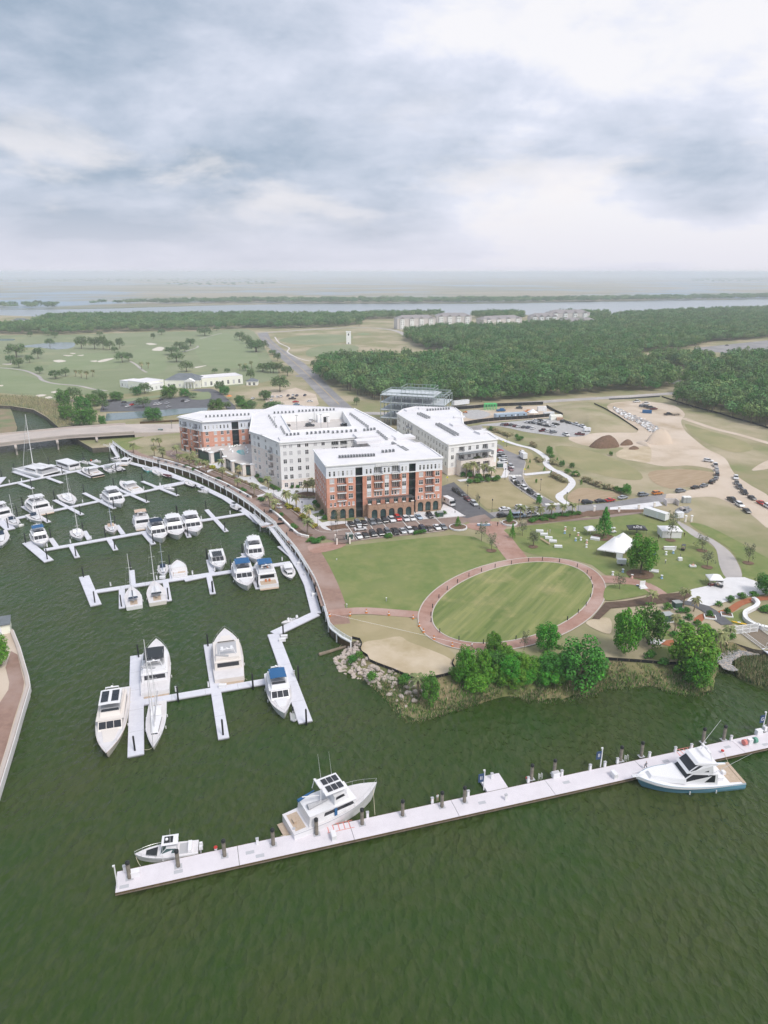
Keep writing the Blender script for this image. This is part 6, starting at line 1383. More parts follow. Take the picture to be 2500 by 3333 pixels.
# road bridge over the creek
br=thing('road_bridge','low concrete road bridge crossing the creek at the left edge','bridge',(-150,350,0))
BZ=5.6
def bpt(x,y): return W('4',x,y,BZ)
near_e=[bpt(-900,430),bpt(-400,330),bpt(0,265),bpt(600,195),bpt(1210,160)]; far_e=[bpt(-900,250),bpt(-400,215),bpt(0,180),bpt(600,122),bpt(1130,85)]
for i in range(4):
    b=MB(); b.prism([near_e[i],near_e[i+1],far_e[i+1],far_e[i]],BZ-.9,BZ,'bridge_concrete',bottom=True); o=b.build('deck_span',br); o.location=(150,-350,0)
for e,nm in ((near_e,'parapet'),(far_e,'parapet')):
    for a,c in zip(e,e[1:]):
        L=(c-a).length; b=MB(); b.box(0,L-.02,-.2,.2,.01,.85,'bridge_concrete'); put(nm,b.mesh(nm),br,(a.x+150,a.y-350,BZ),bearing(a,c))
        b=MB(); b.box(0,L-.02,-.32,.1,-1.2,-.905,'bridge_concrete'); put('edge_beam',b.mesh('edge_beam'),br,(a.x+150,a.y-350,BZ),bearing(a,c))
for x,y in ((140,285),(515,240),(870,215),(-250,330)):
    p=bpt(x,y-10); q=bpt(x-20,y-95); b=MB(); b.box(0,(q-p).length,-.6,.6,-1.9,-1.21,'bridge_concrete'); put('pier_cap',b.mesh('pier_cap'),br,(p.x+150,p.y-350,BZ),bearing(p,q))
    for f in (.08,.36,.64,.92): c=p.lerp(q,f); b=MB(); b.tube((0,0,-7),(0,0,-1.91),.45,'bridge_concrete',n=8); put('pier_column',b.mesh('pier_column'),br,(c.x+150,c.y-350,BZ))
p0,p1=near_e[-1],far_e[-1]; q0,q1=W('4',1659,155),W('4',1659,80)
b=MB(); b.add([p0,q0,q1,p1]+[at(v,1.) for v in (p0,q0,q1,p1)],[(0,1,2,3),(4,5,1,0),(2,6,7,3)],'bridge_concrete'); struct(b.build('road_ramp'))
b=MB(); b.box(0,44,-.3,.3,0,1.2,'pier_timber'); p=W('1',840,975); tag(b.build('hedge_wall',None,p,bearing(W('1',840,975),W('1',1080,962))),'long dark hedge wall beside the road at the tennis courts','hedge')
# brick quay at the lower left
qz=2.2
QP=WL('15',[(-300,250),(110,240),(125,350),(200,540),(290,850),(315,960),(240,1200),(160,1480),(80,1740),(0,2000),(-80,2250),(-900,2250)],qz)
b=MB(); b.prism(QP,-1.5,qz,'white_concrete','dirt'); struct(b.build('quay'))
b=MB(); b.prism(WL('15',[(120,560),(190,600),(262,900),(245,1000),(150,1300),(60,1620),(-60,2000),(-300,2000),(-120,1300),(90,980),(100,900),(60,740)],qz),qz-.1,qz+.03,'promenade_brick'); struct(b.build('quay_walk'))
QE=WL('15',[(125,350),(200,540),(288,850),(303,950),(228,1200),(148,1480),(68,1740),(-12,2000),(-100,2260)],qz)
o=thing('quay_wall','grey concrete parapet wall edging the brick quay at lower left','wall',(QE[0].x,QE[0].y,qz))
for a,c in zip(QE,QE[1:]):
    L=(c-a).length; b=MB(); b.box(0,L,-.35,.35,.0,.7,'bridge_concrete'); b.box(-.02,L+.02,.36,.55,-1.2,.35,'white_concrete'); put('wall_section',b.mesh('wall_section'),o,(a.x-QE[0].x,a.y-QE[0].y,0),bearing(a,c))
sh=Bld('quay_shed','small cream shed with flat grey roof at the end of the quay','shed',(QP[1].x-4,QP[1].y-3)); sh.loc.z=qz; sh.o.location.z=qz
a=W('15',-120,410,qz); c=W('15',118,365,qz); 
LANDS=LAND; e=MB(); 
d=(c-a).normalized(); nvq=Vector((-d.y,d.x,0)); T=Matrix.Translation((a.x-sh.loc.x,a.y-sh.loc.y,0))@Matrix.Rotation(bearing(a,c),4,'Z'); Ls=(c-a).length
e.box(0,Ls,0,5,0,2.6,'cream',T); e.build('wall',sh.o); e=MB(); e.box(-.3,Ls+.3,-.4,5.3,2.6,2.85,'slate_roof',T); e.build('roof',sh.o); e=MB(); e.box(Ls-3,Ls-2,-.05,-.003,0,2.1,'grey_panel',T); e.build('door',sh.o)
# dark roofed building edge behind the quay walk
# planter walls, benches along the promenade
PW=cr(WL('5',[(0,532),(170,575),(330,628),(490,702),(620,755),(720,805),(880,892)]),3,False); PW2=cr(WL('5',[(1050,1005),(1110,1045),(1200,1130),(1300,1222)])+[W('10',960,240)],3,False)
for pl,l in ((PW,'low stone planter wall between promenade and drive, upper stretch'),(PW2,'low stone planter wall between promenade and drive, stretch near the brick building')):
    o=thing('planter_wall',l,'wall',(pl[0].x,pl[0].y,LAND+.1))
    for a,c in zip(pl,pl[1:]):
        L=(c-a).length; b=MB(); b.box(0,L,-.3,.3,0,.75,'stone_pink'); b.box(-.02,L+.02,-.36,.36,.75,.87,'trim_white'); put('wall_section',b.mesh('wall_section'),o,(a.x-pl[0].x,a.y-pl[0].y,0),bearing(a,c))
    strip('planting_bed',pl,2.6,LAND+.4,'mulch_bed',off=1.6,skirt=.3)
bn=MB(); bn.box(-.9,.9,-.25,.25,.42,.5,'dark_metal'); bn.box(-.9,.9,.2,.28,.5,.95,'dark_metal'); bn.box(-.8,-.7,-.2,.2,0,.42,'dark_metal'); bn.box(.7,.8,-.2,.2,0,.42,'dark_metal'); bnm=bn.mesh('bench')
for i,(x,y) in enumerate(((45,562),(110,577),(205,603),(272,622),(435,682),(510,712),(570,738),(678,790),(787,846),(855,884),(1055,1020),(1140,1092),(1240,1190))):
    p=W('5',x,y); o=thing('bench',f'dark park bench, {ORD[i]} from the far end of the promenade','bench',(p.x,p.y,LAND+.12),-.45,'benches along the promenade')
    for nm,bxs in (('seat',[(-.9,.9,-.25,.25,.42,.5)]),('backrest',[(-.9,.9,.2,.28,.5,.95)]),('leg',[(-.8,-.7,-.2,.2,0,.42)]),('leg',[(.7,.8,-.2,.2,0,.42)])):
        b=MB(); [b.box(*q,'dark_metal') for q in bxs]; b.build(nm,o)
lamp=MB(); lamp.lathe([(.16,0),(.12,.5),(.06,.6),(.05,4.6)],'black_metal',6); lm_p=lamp.mesh('pole'); lamp=MB(); lamp.lathe([(.1,4.6),(.24,4.75),(.26,5.2),(.05,5.4)],'dark_metal',8); lm_h=lamp.mesh('lantern')
LPS=[('20',130,892,'at the corner walk of the brick building'),('20',460,838,'beside the mulch bed of the car park'),('20',290,908,'by the car park entrance island'),('20',348,960,'next to the gated enclosure'),('7',60,935,'on the near dry lawn by the maroon car'),('7',548,890,'between the queue of parked cars'),('7',715,877,'on the dry lawn inside the winding path'),('7',948,1003,'where the winding path meets the street'),('7',1055,1072,'behind the palm bed right end'),('7',412,482,'at the top of the curving street'),('7',397,778,'beside the walk to the palm circle'),('7',165,1045,'at the corner of the near dry lawn'),('7',280,1068,'on the street edge left of the white cars'),('6',1330,1020,'right of the brick building corner'),('20',1298,700,'in front of the right arches'),('5',870,720,'beside the white building entrance'),('5',1225,950,'on the pavement by the planting circle'),('5',1340,1035,'near the yellow bushes'),('5',1085,905,'along the drive bollards'),('4',1460,380,'on the lawn before the brick wing'),('5',165,270,'beside the road behind the brick wing'),('1',600,1010,'on the bridge road'),('1',1033,1015,'on the approach road')]
for r,x,y,l in LPS:
    p=W(r,x,y); o=thing('street_lamp','black lamp post '+l,'street lamp',(p.x,p.y,LAND+.1),0,'black street lamps'); put('pole',lm_p,o); put('lantern',lm_h,o)
for i,(r,x,y) in enumerate((('21',1238,460),('21',1500,440),('6',65,210),('6',125,265),('6',187,285))):
    p=W(r,x,y,Z-3.3); o=thing('deck_light',f'tall thin light pole on the parking deck, {ORD[i]} from the left','lamp post',(p.x,p.y,Z-3.29),0,'light poles of the parking deck'); b=MB(); b.tube((0,0,0),(0,0,7),.09,'grey_metal'); b.build('pole',o); b=MB(); b.box(-.7,.7,-.15,.15,7,7.12,'dark_metal'); b.build('lamp_head',o)
# ================================================================ cars
M('tyre',S(36,36,38),rough=.9)
M('car_glass',S(40,44,50),rough=.05,spec=.6)
CC={'white':(242,243,246),'silver':(196,200,206),'grey':(132,138,146),'black':(44,47,52),'dark grey':(78,82,88),'navy':(62,72,92),'maroon':(112,44,50),'red':(206,52,48),'blue':(120,156,190),'orange':(222,138,62),'brown':(110,98,92),'pale blue':(176,196,216)}
for k,v in CC.items(): M('paint '+k,S(*v),rough=.22,spec=.5)
CAR={}
PROF={'sedan':(4.7,1.84,[(-2.35,.35),(-2.35,.85),(-2.2,.98),(-1.5,1.0),(1.0,.95),(2.2,.78),(2.35,.6),(2.35,.35)],(-1.75,-.95,.35,1.15,1.44)),
 'suv':(4.75,1.92,[(-2.35,.4),(-2.37,1.0),(-2.3,1.12),(1.0,1.08),(2.2,.95),(2.37,.75),(2.37,.4)],(-2.25,-1.95,.3,1.2,1.74)),
 'pickup':(5.7,2.0,[(-2.85,.5),(-2.85,1.1),(1.3,1.12),(2.7,1.05),(2.85,.8),(2.85,.5)],(-.9,-.7,.95,1.6,1.85)),
 'van':(5.3,2.0,[(-2.65,.4),(-2.65,1.1),(1.7,1.1),(2.5,1.0),(2.65,.7),(2.65,.4)],(-2.6,-2.5,1.1,1.9,2.1))}
def carmesh(kind,col):
    if (kind,col) in CAR: return CAR[kind,col]
    L,w,pr,(gb0,gt0,gt1,gb1,zt)=PROF[kind]; m='paint '+col; b=MB(); n=len(pr); y=w/2
    vs=[(x,-y+(.06 if z<.5 or z>1.05 else 0),z) for x,z in pr]+[(x,y-(.06 if z<.5 or z>1.05 else 0),z) for x,z in pr]
    b.add(vs,[(i,n+i,n+(i+1)%n,(i+1)%n) for i in range(n)]+[tuple(range(n)),tuple(range(2*n-1,n-1,-1))],m)
    zb=max(z for _,z in pr)-.04; yt=y-.28
    if kind=='pickup': b.box(-2.75,-1.0,-y+.12,y-.12,1.105,1.125,'tyre')
    b.add([(gt0,-yt,zt),(gt1,-yt,zt),(gt1,yt,zt),(gt0,yt,zt),(gt0-.05,-yt-.05,zt-.07),(gt1+.08,-yt-.05,zt-.07),(gt1+.08,yt+.05,zt-.07),(gt0-.05,yt+.05,zt-.07)],[(0,1,2,3),(4,5,1,0),(5,6,2,1),(6,7,3,2),(7,4,0,3)],m)
    g=MB(); f=lambda a,c,t:a+(c-a)*t; zt2=zt-.06
    g.add([(gb0,-y+.1,zb),(gb1,-y+.1,zb),(gb1,y-.1,zb),(gb0,y-.1,zb),(gt0,-yt,zt2),(gt1,-yt,zt2),(gt1,yt,zt2),(gt0,yt,zt2)],[(4,5,6,7),(0,1,5,4),(1,2,6,5),(2,3,7,6),(3,0,4,7)],'car_glass')
    p=MB()      # pillars
    for s in (-1,1):
        for t in ((.48,.52),):
            x0,x1=f(gb0,gb1,t[0]),f(gb0,gb1,t[1]); u0,u1=f(gt0,gt1,t[0]),f(gt0,gt1,t[1]); q=[(x0,s*(y-.09),zb),(x1,s*(y-.09),zb),(u1,s*(yt+.012),zt2),(u0,s*(yt+.012),zt2)]; b.quad(*(q if s<0 else q[::-1]),m)
    wm=MB(); wm.tube((0,-.11,.34),(0,.11,.34),.34,'tyre',n=10); wm.tube((0,-.125,.34),(0,.125,.34),.2,'silver_rim',n=8)
    h=MB(); 
    hl=MB(); hl.box(pr[-1][0]-.05,pr[-1][0]+.02,-y+.12,-y+.5,.66,.8,'lamp_white'); hl.box(pr[-1][0]-.05,pr[-1][0]+.02,y-.5,y-.12,.66,.8,'lamp_white')
    tl=MB(); tl.box(pr[0][0]-.03,pr[0][0]+.05,-y+.08,-y+.4,.78,.95,'lamp_red'); tl.box(pr[0][0]-.03,pr[0][0]+.05,y-.4,y-.08,.78,.95,'lamp_red')
    CAR[kind,col]=(b.mesh('body'),g.mesh('windows'),CAR.setdefault('wheel',wm.mesh('wheel')),hl.mesh('headlight'),tl.mesh('tail_light'),L,w); return CAR[kind,col]
M('silver_rim',S(170,172,176),rough=.3,metal=.6); M('lamp_white',S(230,232,236),rough=.2); M('lamp_red',S(170,40,40),rough=.3)
def car(p,rz,kind,col,label,group,z=None):
    bm,gm,wm,hl,tl,L,w=carmesh(kind,col); nm={'sedan':'parked_car','suv':'parked_car','pickup':'pickup_truck','van':'van'}[kind]
    o=thing(nm,label,'pickup' if kind=='pickup' else 'van' if kind=='van' else 'car',(p.x,p.y,(z if z is not None else LAND+.1)),rz+random.uniform(-.04,.04),group)
    put('body',bm,o); put('windows',gm,o); put('headlight',hl,o); put('tail_light',tl,o)
    for sx in (-1,1):
        for sy in (-1,1): put('wheel',wm,o,(sx*L*.31,sy*(w/2-.1),0))
KN={'s':'sedan','u':'suv','p':'pickup','v':'van'}
KW={'s':'car','u':'SUV','p':'pickup','v':'van'}
def carrow(r,cars,where,mode,group,z=None,flip=False,rz=None):
    P=[W(r,x,y,z if z is not None else LAND+.1) for x,y,_,_ in cars]
    order=sorted(range(len(cars)),key=lambda i:P[i].x/P[i].y)
    for i,(x,y,k,c) in enumerate(cars):
        if rz is not None: d=rz if not isinstance(rz,list) else rz[i]
        else:
            d=bearing(P[max(0,i-1)],P[min(len(P)-1,i+1)])
            if mode=='perp': d=bearing(P[0],P[-1])-math.pi/2
        if flip: d+=math.pi
        col=c; car(P[i],d,KN[k],c,f'{c} {KW[k]}, {ORD[order.index(i)]} from the left {where}',group,z)
carrow('20',[(528,848,'s','black'),(607,840,'u','grey'),(685,834,'s','black'),(775,822,'p','grey'),(852,815,'s','dark grey'),(928,805,'u','black'),(1010,792,'p','white'),(1088,778,'u','red'),(1175,782,'p','white'),(1255,776,'s','white'),(1337,762,'s','pale blue'),(1470,747,'u','black')],'in the row nearest the brick building','perp','cars in the brick building car park')
carrow('20',[(618,990,'s','white'),(700,980,'s','black'),(790,965,'u','dark grey'),(880,955,'u','black'),(965,945,'u','grey'),(1055,940,'p','black'),(1145,930,'s','silver'),(1222,922,'p','white'),(1297,908,'s','black'),(1385,906,'u','navy'),(1465,900,'s','brown'),(1555,886,'s','white'),(1630,880,'s','grey')],'in the row beside the big lawn','perp','cars in the brick building car park')
carrow('20',[(640,905,'s','white'),(690,898,'s','white')][:1],'driving between the two rows of the car park','along','cars in the brick building car park',rz=bearing(W('20',600,905),W('20',740,890)))
carrow('7',[(378,287,'s','grey'),(412,291,'u','maroon'),(452,291,'s','dark grey'),(490,301,'s','maroon'),(522,306,'s','white'),(565,311,'s','dark grey'),(607,314,'s','navy'),(648,322,'s','white')],'in the front row of the gravel lot','perp','cars in the gravel lot',flip=True)
carrow('7',[(605,269,'s','white'),(640,273,'s','dark grey'),(682,277,'s','white'),(718,287,'s','black'),(775,300,'s','black'),(828,303,'s','white')],'in the middle row of the gravel lot','along','cars in the gravel lot')
carrow('7',[(678,252,'s','white'),(722,257,'u','black'),(757,266,'s','white'),(855,287,'u','black'),(925,260,'u','black'),(972,273,'s','black'),(1035,287,'p','white'),(1092,305,'p','white')],'in the back row of the gravel lot','along','cars in the gravel lot')
carrow('7',[(740,343,'p','maroon'),(790,348,'u','white'),(832,357,'u','grey'),(945,380,'p','white'),(1070,377,'p','maroon')],'along the near edge of the gravel lot','along','cars in the gravel lot',rz=[.5,.5,.5,-1.3,2.9])
carrow('7',[(478,790,'u','white'),(510,825,'u','black'),(570,862,'u','white'),(627,899,'u','black'),(695,937,'s','white')],'in the queue along the curving street','along','cars parked on the curving street')
carrow('7',[(340,527,'s','red'),(345,552,'u','silver'),(355,573,'u','black'),(375,592,'u','silver'),(375,628,'u','white')],'in the bay by the right white building','along','cars in the bay beside the right white building',rz=R(200))
carrow('7',[(447,692,'s','maroon'),(450,668,'u','silver')],'on the curving street before the crossing','along','cars parked on the curving street',rz=R(-82))
carrow('7',[(393,1053,'s','white'),(540,1038,'u','white'),(378,1112,'u','black'),(520,1118,'v','pale blue'),(640,1105,'p','white')],'on the street behind the palm bed','along','cars on the street behind the lawn',rz=bearing(W('7',300,1075),W('7',800,1020)))
carrow('6',[(1338,832,'u','black'),(1385,862,'u','dark grey'),(1443,907,'s','maroon'),(1500,948,'u','silver')],'on the side street by the brick building','along','cars on the side street')
carrow('7',[(1137,992,'u','black'),(1255,980,'s','black'),(1342,972,'s','red'),(1457,948,'s','silver')],'along the street above the event lawn','along','cars along the street above the event lawn')
carrow('8',[(310,1108,'u','grey'),(462,1092,'u','orange'),(712,1067,'u','grey'),(875,1028,'s','black'),(965,1008,'s','grey'),(1052,970,'u','black'),(1095,930,'s','grey'),(1108,884,'u','dark grey'),(1103,834,'s','silver'),(1090,788,'p','white')],'in the line curving onto the dirt road','along','cars in the line on the dirt road')
carrow('8',[(1012,740,'u','white')],'alone at the top of the dirt road line','along','cars in the line on the dirt road',rz=-.6)
carrow('8',[(1310,922,'p','white'),(1318,978,'s','dark grey'),(1345,1023,'p','dark grey'),(1397,1082,'p','black'),(1483,1142,'s','black'),(1585,1198,'s','red'),(1665,1240,'u','white')],'in the right hand line along the dirt road','along','cars in the right line of the dirt road')
carrow('8',[(1268,1165,'p','black'),(1350,1218,'u','white'),(1428,1282,'s','black')],'in the near line along the dirt road','along','cars in the near line of the dirt road')
carrow('8',[(240,97,'p','white'),(340,120,'p','white'),(300,146,'u','grey'),(350,152,'u','navy'),(385,163,'p','dark grey'),(420,178,'p','maroon'),(578,235,'p','black')],'at the far end of the dirt yard','along','vehicles at the far end of the dirt yard',rz=.35)
carrow('1',[(662,845,'s','black'),(745,850,'s','dark grey'),(768,875,'s','white'),(793,865,'s','red'),(740,867,'s','grey'),(935,862,'s','white'),(957,861,'s','white'),(1003,856,'s','silver'),(968,835,'s','black'),(1100,842,'s','black'),(1123,844,'s','white'),(1012,878,'s','silver')],'in the clubhouse car park','along','cars in the clubhouse car park',rz=R(80))
carrow('2',[(160,818,'s','white'),(190,818,'s','white'),(212,815,'s','white'),(255,810,'s','dark grey'),(285,808,'s','white'),(307,810,'s','navy'),(355,808,'s','navy'),(42,828,'s','white')],'in the back row of the dirt lot','along','cars in the dirt lot',rz=R(85))
carrow('2',[(280,829,'p','black'),(300,848,'s','red'),(305,864,'s','blue'),(335,878,'s','black'),(385,845,'s','white')],'in the near group of the dirt lot','along','cars in the dirt lot',rz=R(10))
carrow('1',[(1518,828,'s','white'),(1635,818,'s','white'),(1630,838,'s','white')],'near the hedge by the clubhouse','along','cars near the clubhouse drive',rz=R(80))
ZG=Z-3.3+.02
carrow('21',[(1365,398,'u','black')],'on the roof parking deck','along','cars on the parking deck',z=ZG,rz=.25)
carrow('6',[(25,242,'u','dark grey'),(35,200,'s','white'),(340,237,'s','black')],'on the roof parking deck beyond the first SUV','along','cars on the parking deck',z=ZG,rz=[.25,R(85),.3])
carrow('3',[(1412,507,'s','black')],'on the far highway','along','cars on the highway',rz=.2)
# motor home, box truck, trailers
def boxy(name,label,cat,p,rz,L,w,h,m,cab=None,wheels=True,win=None,z0=.55,zb=None,group=None,door=True):
    o=thing(name,label,cat,(p.x,p.y,LAND+.1),rz,group); b=MB(); b.box(-L/2,L/2,-w/2,w/2,z0,h,m,taper=.04); b.build('body',o)
    if door: b=MB(); b.box(L*.1,L*.1+.9,-w/2-.05,-w/2-.003,z0+.1,min(h-.2,z0+2.1),'grey_panel'); b.build('door',o)
    if win:
        for x in win: b=MB(); b.box(L*x-.5,L*x+.5,-w/2-.04,-w/2-.004,h*.5,h*.75,'glass_dark'); b.build('window',o)
    if wheels:
        for sx in (-.3,.3):
            for sy in (-1,1): put('wheel',CAR['wheel'],o,(sx*L,sy*(w/2-.1),0))
    if cab:
        b=MB(); b.box(L/2+.05,L/2+cab,-w/2+.05,w/2-.05,.5,1.3,'paint white'); b.box(L/2+.05,L/2+cab*.75,-w/2+.1,w/2-.1,1.3,2.2,'car_glass',taper=.15); b.build('cab',o)
        for sy in (-1,1): put('wheel',CAR['wheel'],o,(L/2+cab*.55,sy*(w/2-.15),0))
    return o
boxy('motor_home','white motor home parked at the right corner of the brick building','motor home',W('6',1268,945),R(-62),5.2,2.3,3.0,'paint white',1.3,win=(-.2,.2))
boxy('box_truck','white open backed delivery truck on the curving street','truck',W('7',563,590),R(100),5,2.3,3.2,'paint white',1.6)
carrow('7',[(553,545,'p','white')],'just ahead of the white delivery truck','along','cars parked on the curving street',rz=R(100))
boxy('office_trailer','long pale blue site office trailer behind the black fence','trailer',W('7',445,222),bearing(W('7',320,235),W('7',570,218)),22,4,3.2,'paint pale blue',win=(-.4,-.2,0,.2,.4),z0=.3)
boxy('semi_trailer','white semi trailer on the road beyond the right white building','trailer',W('22',985,275),bearing(W('22',900,290),W('22',1080,270)),13,2.6,4.0,'paint white',None,z0=1.1)
boxy('storage_box','white storage container at the back of the construction yard','container',W('7',728,160),.1,6,2.6,2.9,'paint white',z0=.05,wheels=False)
boxy('storage_box','white low container beside the yard fence','container',W('7',790,205),.1,7,2.6,2.6,'paint white',z0=.05,wheels=False)
boxy('storage_box','cream container at the corner of the gravel lot','container',W('7',853,238),.2,8,3,3.0,'cream',z0=.05,wheels=False)
boxy('rental_trailer','white and red cargo trailer at the right end of the gravel lot','trailer',W('7',1135,345),.1,4,2,2.3,'paint white'); 
boxy('restroom_trailer','white restroom trailer with ramp behind the event lawn','trailer',W('12',900,285),bearing(W('12',855,270),W('12',950,300)),9.5,2.7,3.3,'paint white',z0=.6)
boxy('dumpster','blue roll off dumpster in the dirt yard','dumpster',W('8',350,215),-.35,6,2.4,2.0,'canvas_blue',z0=.1,wheels=False,door=False)
boxy('dumpster','rust brown dumpster at the gravel lot corner','dumpster',W('7',890,245),-.1,4,2.2,1.8,'brick_brown',z0=.1,wheels=False,door=False)
boxy('flat_trailer','tan flatbed trailer behind the black pickup','trailer',W('8',660,238),.3,6,2.2,.9,'timber',door=False)
boxy('generator','white generator box right of the restroom trailer','generator',W('12',1057,280),.2,3,1.8,2.2,'paint white',z0=.05,wheels=False)
for i,x in enumerate((1093,1116)):
    p=W('12',x,178); b=MB(); b.box(-.9,.9,-.9,.9,0,2.4,'hull_grey'); b.box(-.95,.95,-.95,.95,2.4,2.6,'trim_white',taper=.2); tag(b.build('portable_toilet',None,(p.x,p.y,LAND+.1),.1),['grey portable toilet, left of the pair beside the road','grey portable toilet, right of the pair beside the road'][i],'portable toilet','portable toilets')
p=W('12',1005,195); o=thing('block_enclosure','open grey block enclosure beside the street above the event lawn','enclosure',(p.x,p.y,LAND+.1),.0)
for q in ((-2.5,2.5,1.8,2),(-2.5,-2.3,-1.5,1.8),(2.3,2.5,-1.5,1.8)): b=MB(); b.box(*q,0,2.2,'siding_grey'); b.build('wall',o)
# yard clutter
p=W('7',265,150); b=MB(); M('green_frame',S(110,220,140),rough=.6)
for x in (-4,-2,0,2,4):
    for y in (-1.5,1.5): b.box(x-.18,x+.18,y-.18,y+.18,0,4,'green_frame')
for y in (-1.5,1.5): b.box(-4.2,4.2,y-.2,y+.2,4,4.5,'green_frame')
tag(b.build('green_form_frame',None,(p.x,p.y,LAND+.1),.1),'bright green sheathed frame mock-up in the construction yard','frame')
for r,x,y,m,l,s in (('7',360,165,'canvas_blue','blue lifting machines parked in the construction yard',(6,2.2,2.2)),('7',525,142,'dark_metal','dark telehandler in the construction yard',(4.5,2,2.2)),('7',600,175,'paint orange','orange site machine in the construction yard',(5,2.2,2)),('7',40,180,'paint orange','orange barrier stack at the left of the construction yard',(3,1.4,1.3))):
    p=W(r,x,y); o=thing('site_machine',l,'machine',(p.x,p.y,LAND+.1),random.uniform(-.3,.3),'machines in the construction yard'); b=MB(); b.box(-s[0]/2,s[0]/2,-s[1]/2,s[1]/2,.5,s[2]*.6,m); b.build('chassis',o); b=MB(); b.box(-s[0]*.1,s[0]*.3,-s[1]*.35,s[1]*.35,s[2]*.6,s[2],m,taper=.1); b.build('cab',o)
    b=MB(); b.tube((-s[0]*.4,0,s[2]*.6),(s[0]*.45,0,s[2]*1.05),.15,m); b.build('boom',o)
    for sx in (-.35,.35):
        for sy in (-1,1): put('wheel',CAR['wheel'],o,(sx*s[0],sy*s[1]*.45,.1))
p=W('7',645,200); b=MB(); b.lathe([(4,2),(4,2.2),(.2,4.2)],'trim_white',4); [b.tube((2.7*sx,2.7*sy,0),(2.7*sx,2.7*sy,2),.06,'trim_white') for sx in (-1,1) for sy in (-1,1)]; tag(b.build('site_tent',None,(p.x,p.y,LAND+.1),.9),'white peaked tent roof in the construction yard','tent')
# fences
def fence(label,pts,h,m,name='silt_fence',post=3.,z=LAND+.05,pm='timber',cat='fence'):
    P=resample(pts,max(2,int(sum((b_-a_).length for a_,b_ in zip(pts,pts[1:]))/post)+1)); o=thing(name,label,cat,(P[0].x,P[0].y,z)); o0=Vector((P[0].x,P[0].y,0))
    b=MB(); b.box(-.05,.05,-.05,.05,0,h+.15,pm); pme=b.mesh('post')
    for i,p in enumerate(P):
        q=Vector((p.x,p.y,0))-o0; put('post',pme,o,q)
        if i<len(P)-1: c=Vector((P[i+1].x,P[i+1].y,0))-o0; b=MB(); b.box(0,(c-q).length,-.02,.02,.02,h,m); put('fabric',b.mesh('fabric'),o,q,bearing(q,c))
M('fabric_black',S(42,42,44),rough=.9)
fence('black silt fence winding round the sand patch above the rocks',cr(WL('13',[(200,165),(258,180),(265,215),(248,252),(300,280),(310,315),(390,350),(480,383),(610,436),(750,433),(880,400),(893,365),(872,335),(888,308)]),3,False),.75,'fabric_black',post=2.2)
fence('black silt fence along the bank below the big trees',WL('14',[(560,515),(700,525),(850,535),(1000,552),(1110,540)]),.8,'fabric_black',post=2.5)
fence('black fabric fence between the construction yard and the gravel lot',WL('7',[(20,288),(180,262),(330,247),(600,230),(800,212)]),2.2,'fabric_black',post=4)
fence('black fabric fence along the road behind the construction yard',WL('7',[(-60,150),(100,138),(300,120),(740,103)]),2.2,'fabric_black',post=5)
fence('black fabric fence at the corner between yard and grass hill',WL('7',[(770,130),(850,175),(930,212),(880,222)]),2.0,'fabric_black',post=4)
fence('low black silt fence along the right foot of the grass hill',WL('7',[(1200,98),(1300,145),(1420,215),(1595,335)]),.9,'fabric_black',post=5)
fence('low black silt fence along the edge of the right hand wood',WL('8',[(510,42),(700,105),(900,165),(1100,215),(1330,285),(1500,330),(1700,395)]),1.0,'fabric_black',post=6)
fence('dark low fence along the far road shoulder',WL('3',[(705,832),(850,826),(1010,815)]),1.0,'dark_metal',post=8,name='guard_fence')
fence('white rope line on cones round the brick path',cr(WL('11',[(135,655),(257,645),(355,635),(490,645),(635,668),(672,712),(698,748),(760,790),(870,835),(980,850)]),2,False),.06,'trim_white',post=200,z=LAND+.75,name='rope_line')
# ================================================================ vegetation
def leaf_mat(name,c,amt=.35,h=.02):
    m=M(name,c,rough=.7,spec=.15); t=m.node_tree; b=t.nodes['Principled BSDF']; hs=t.nodes.new('ShaderNodeHueSaturation'); hs.inputs['Color'].default_value=(*c,1)
    g=t.nodes.new('ShaderNodeNewGeometry'); mr=t.nodes.new('ShaderNodeMapRange'); t.links.new(g.outputs['Random Per Island'],mr.inputs[0]); mr.inputs[3].default_value=1-amt; mr.inputs[4].default_value=1+amt; t.links.new(mr.outputs[0],hs.inputs['Value'])
    t.links.new(hs.outputs[0],b.inputs['Base Color']); hue_jitter(m,.18 if name!='leaf_forest' else .32,h); return m
leaf_mat('leaf_vivid',(.08,.25,.026)); leaf_mat('leaf_lime',(.13,.27,.03)); leaf_mat('leaf_dark',(.062,.17,.03)); leaf_mat('leaf_light',(.16,.25,.085),.35,.03); leaf_mat('leaf_forest',(.105,.205,.07),.35,.03); leaf_mat('leaf_oak',(.12,.18,.075)); leaf_mat('leaf_grey',(.17,.19,.12)); leaf_mat('leaf_yellow',(.5,.42,.04)); leaf_mat('leaf_palm',(.21,.23,.10)); leaf_mat('straw',(.42,.35,.22)); leaf_mat('leaf_brown',(.4,.34,.2))
M('bark',S(128,116,104),S(104,94,84),scale=2,rough=.95); M('palm_bark',S(168,152,132),S(146,130,110),scale=3,rough=.95)
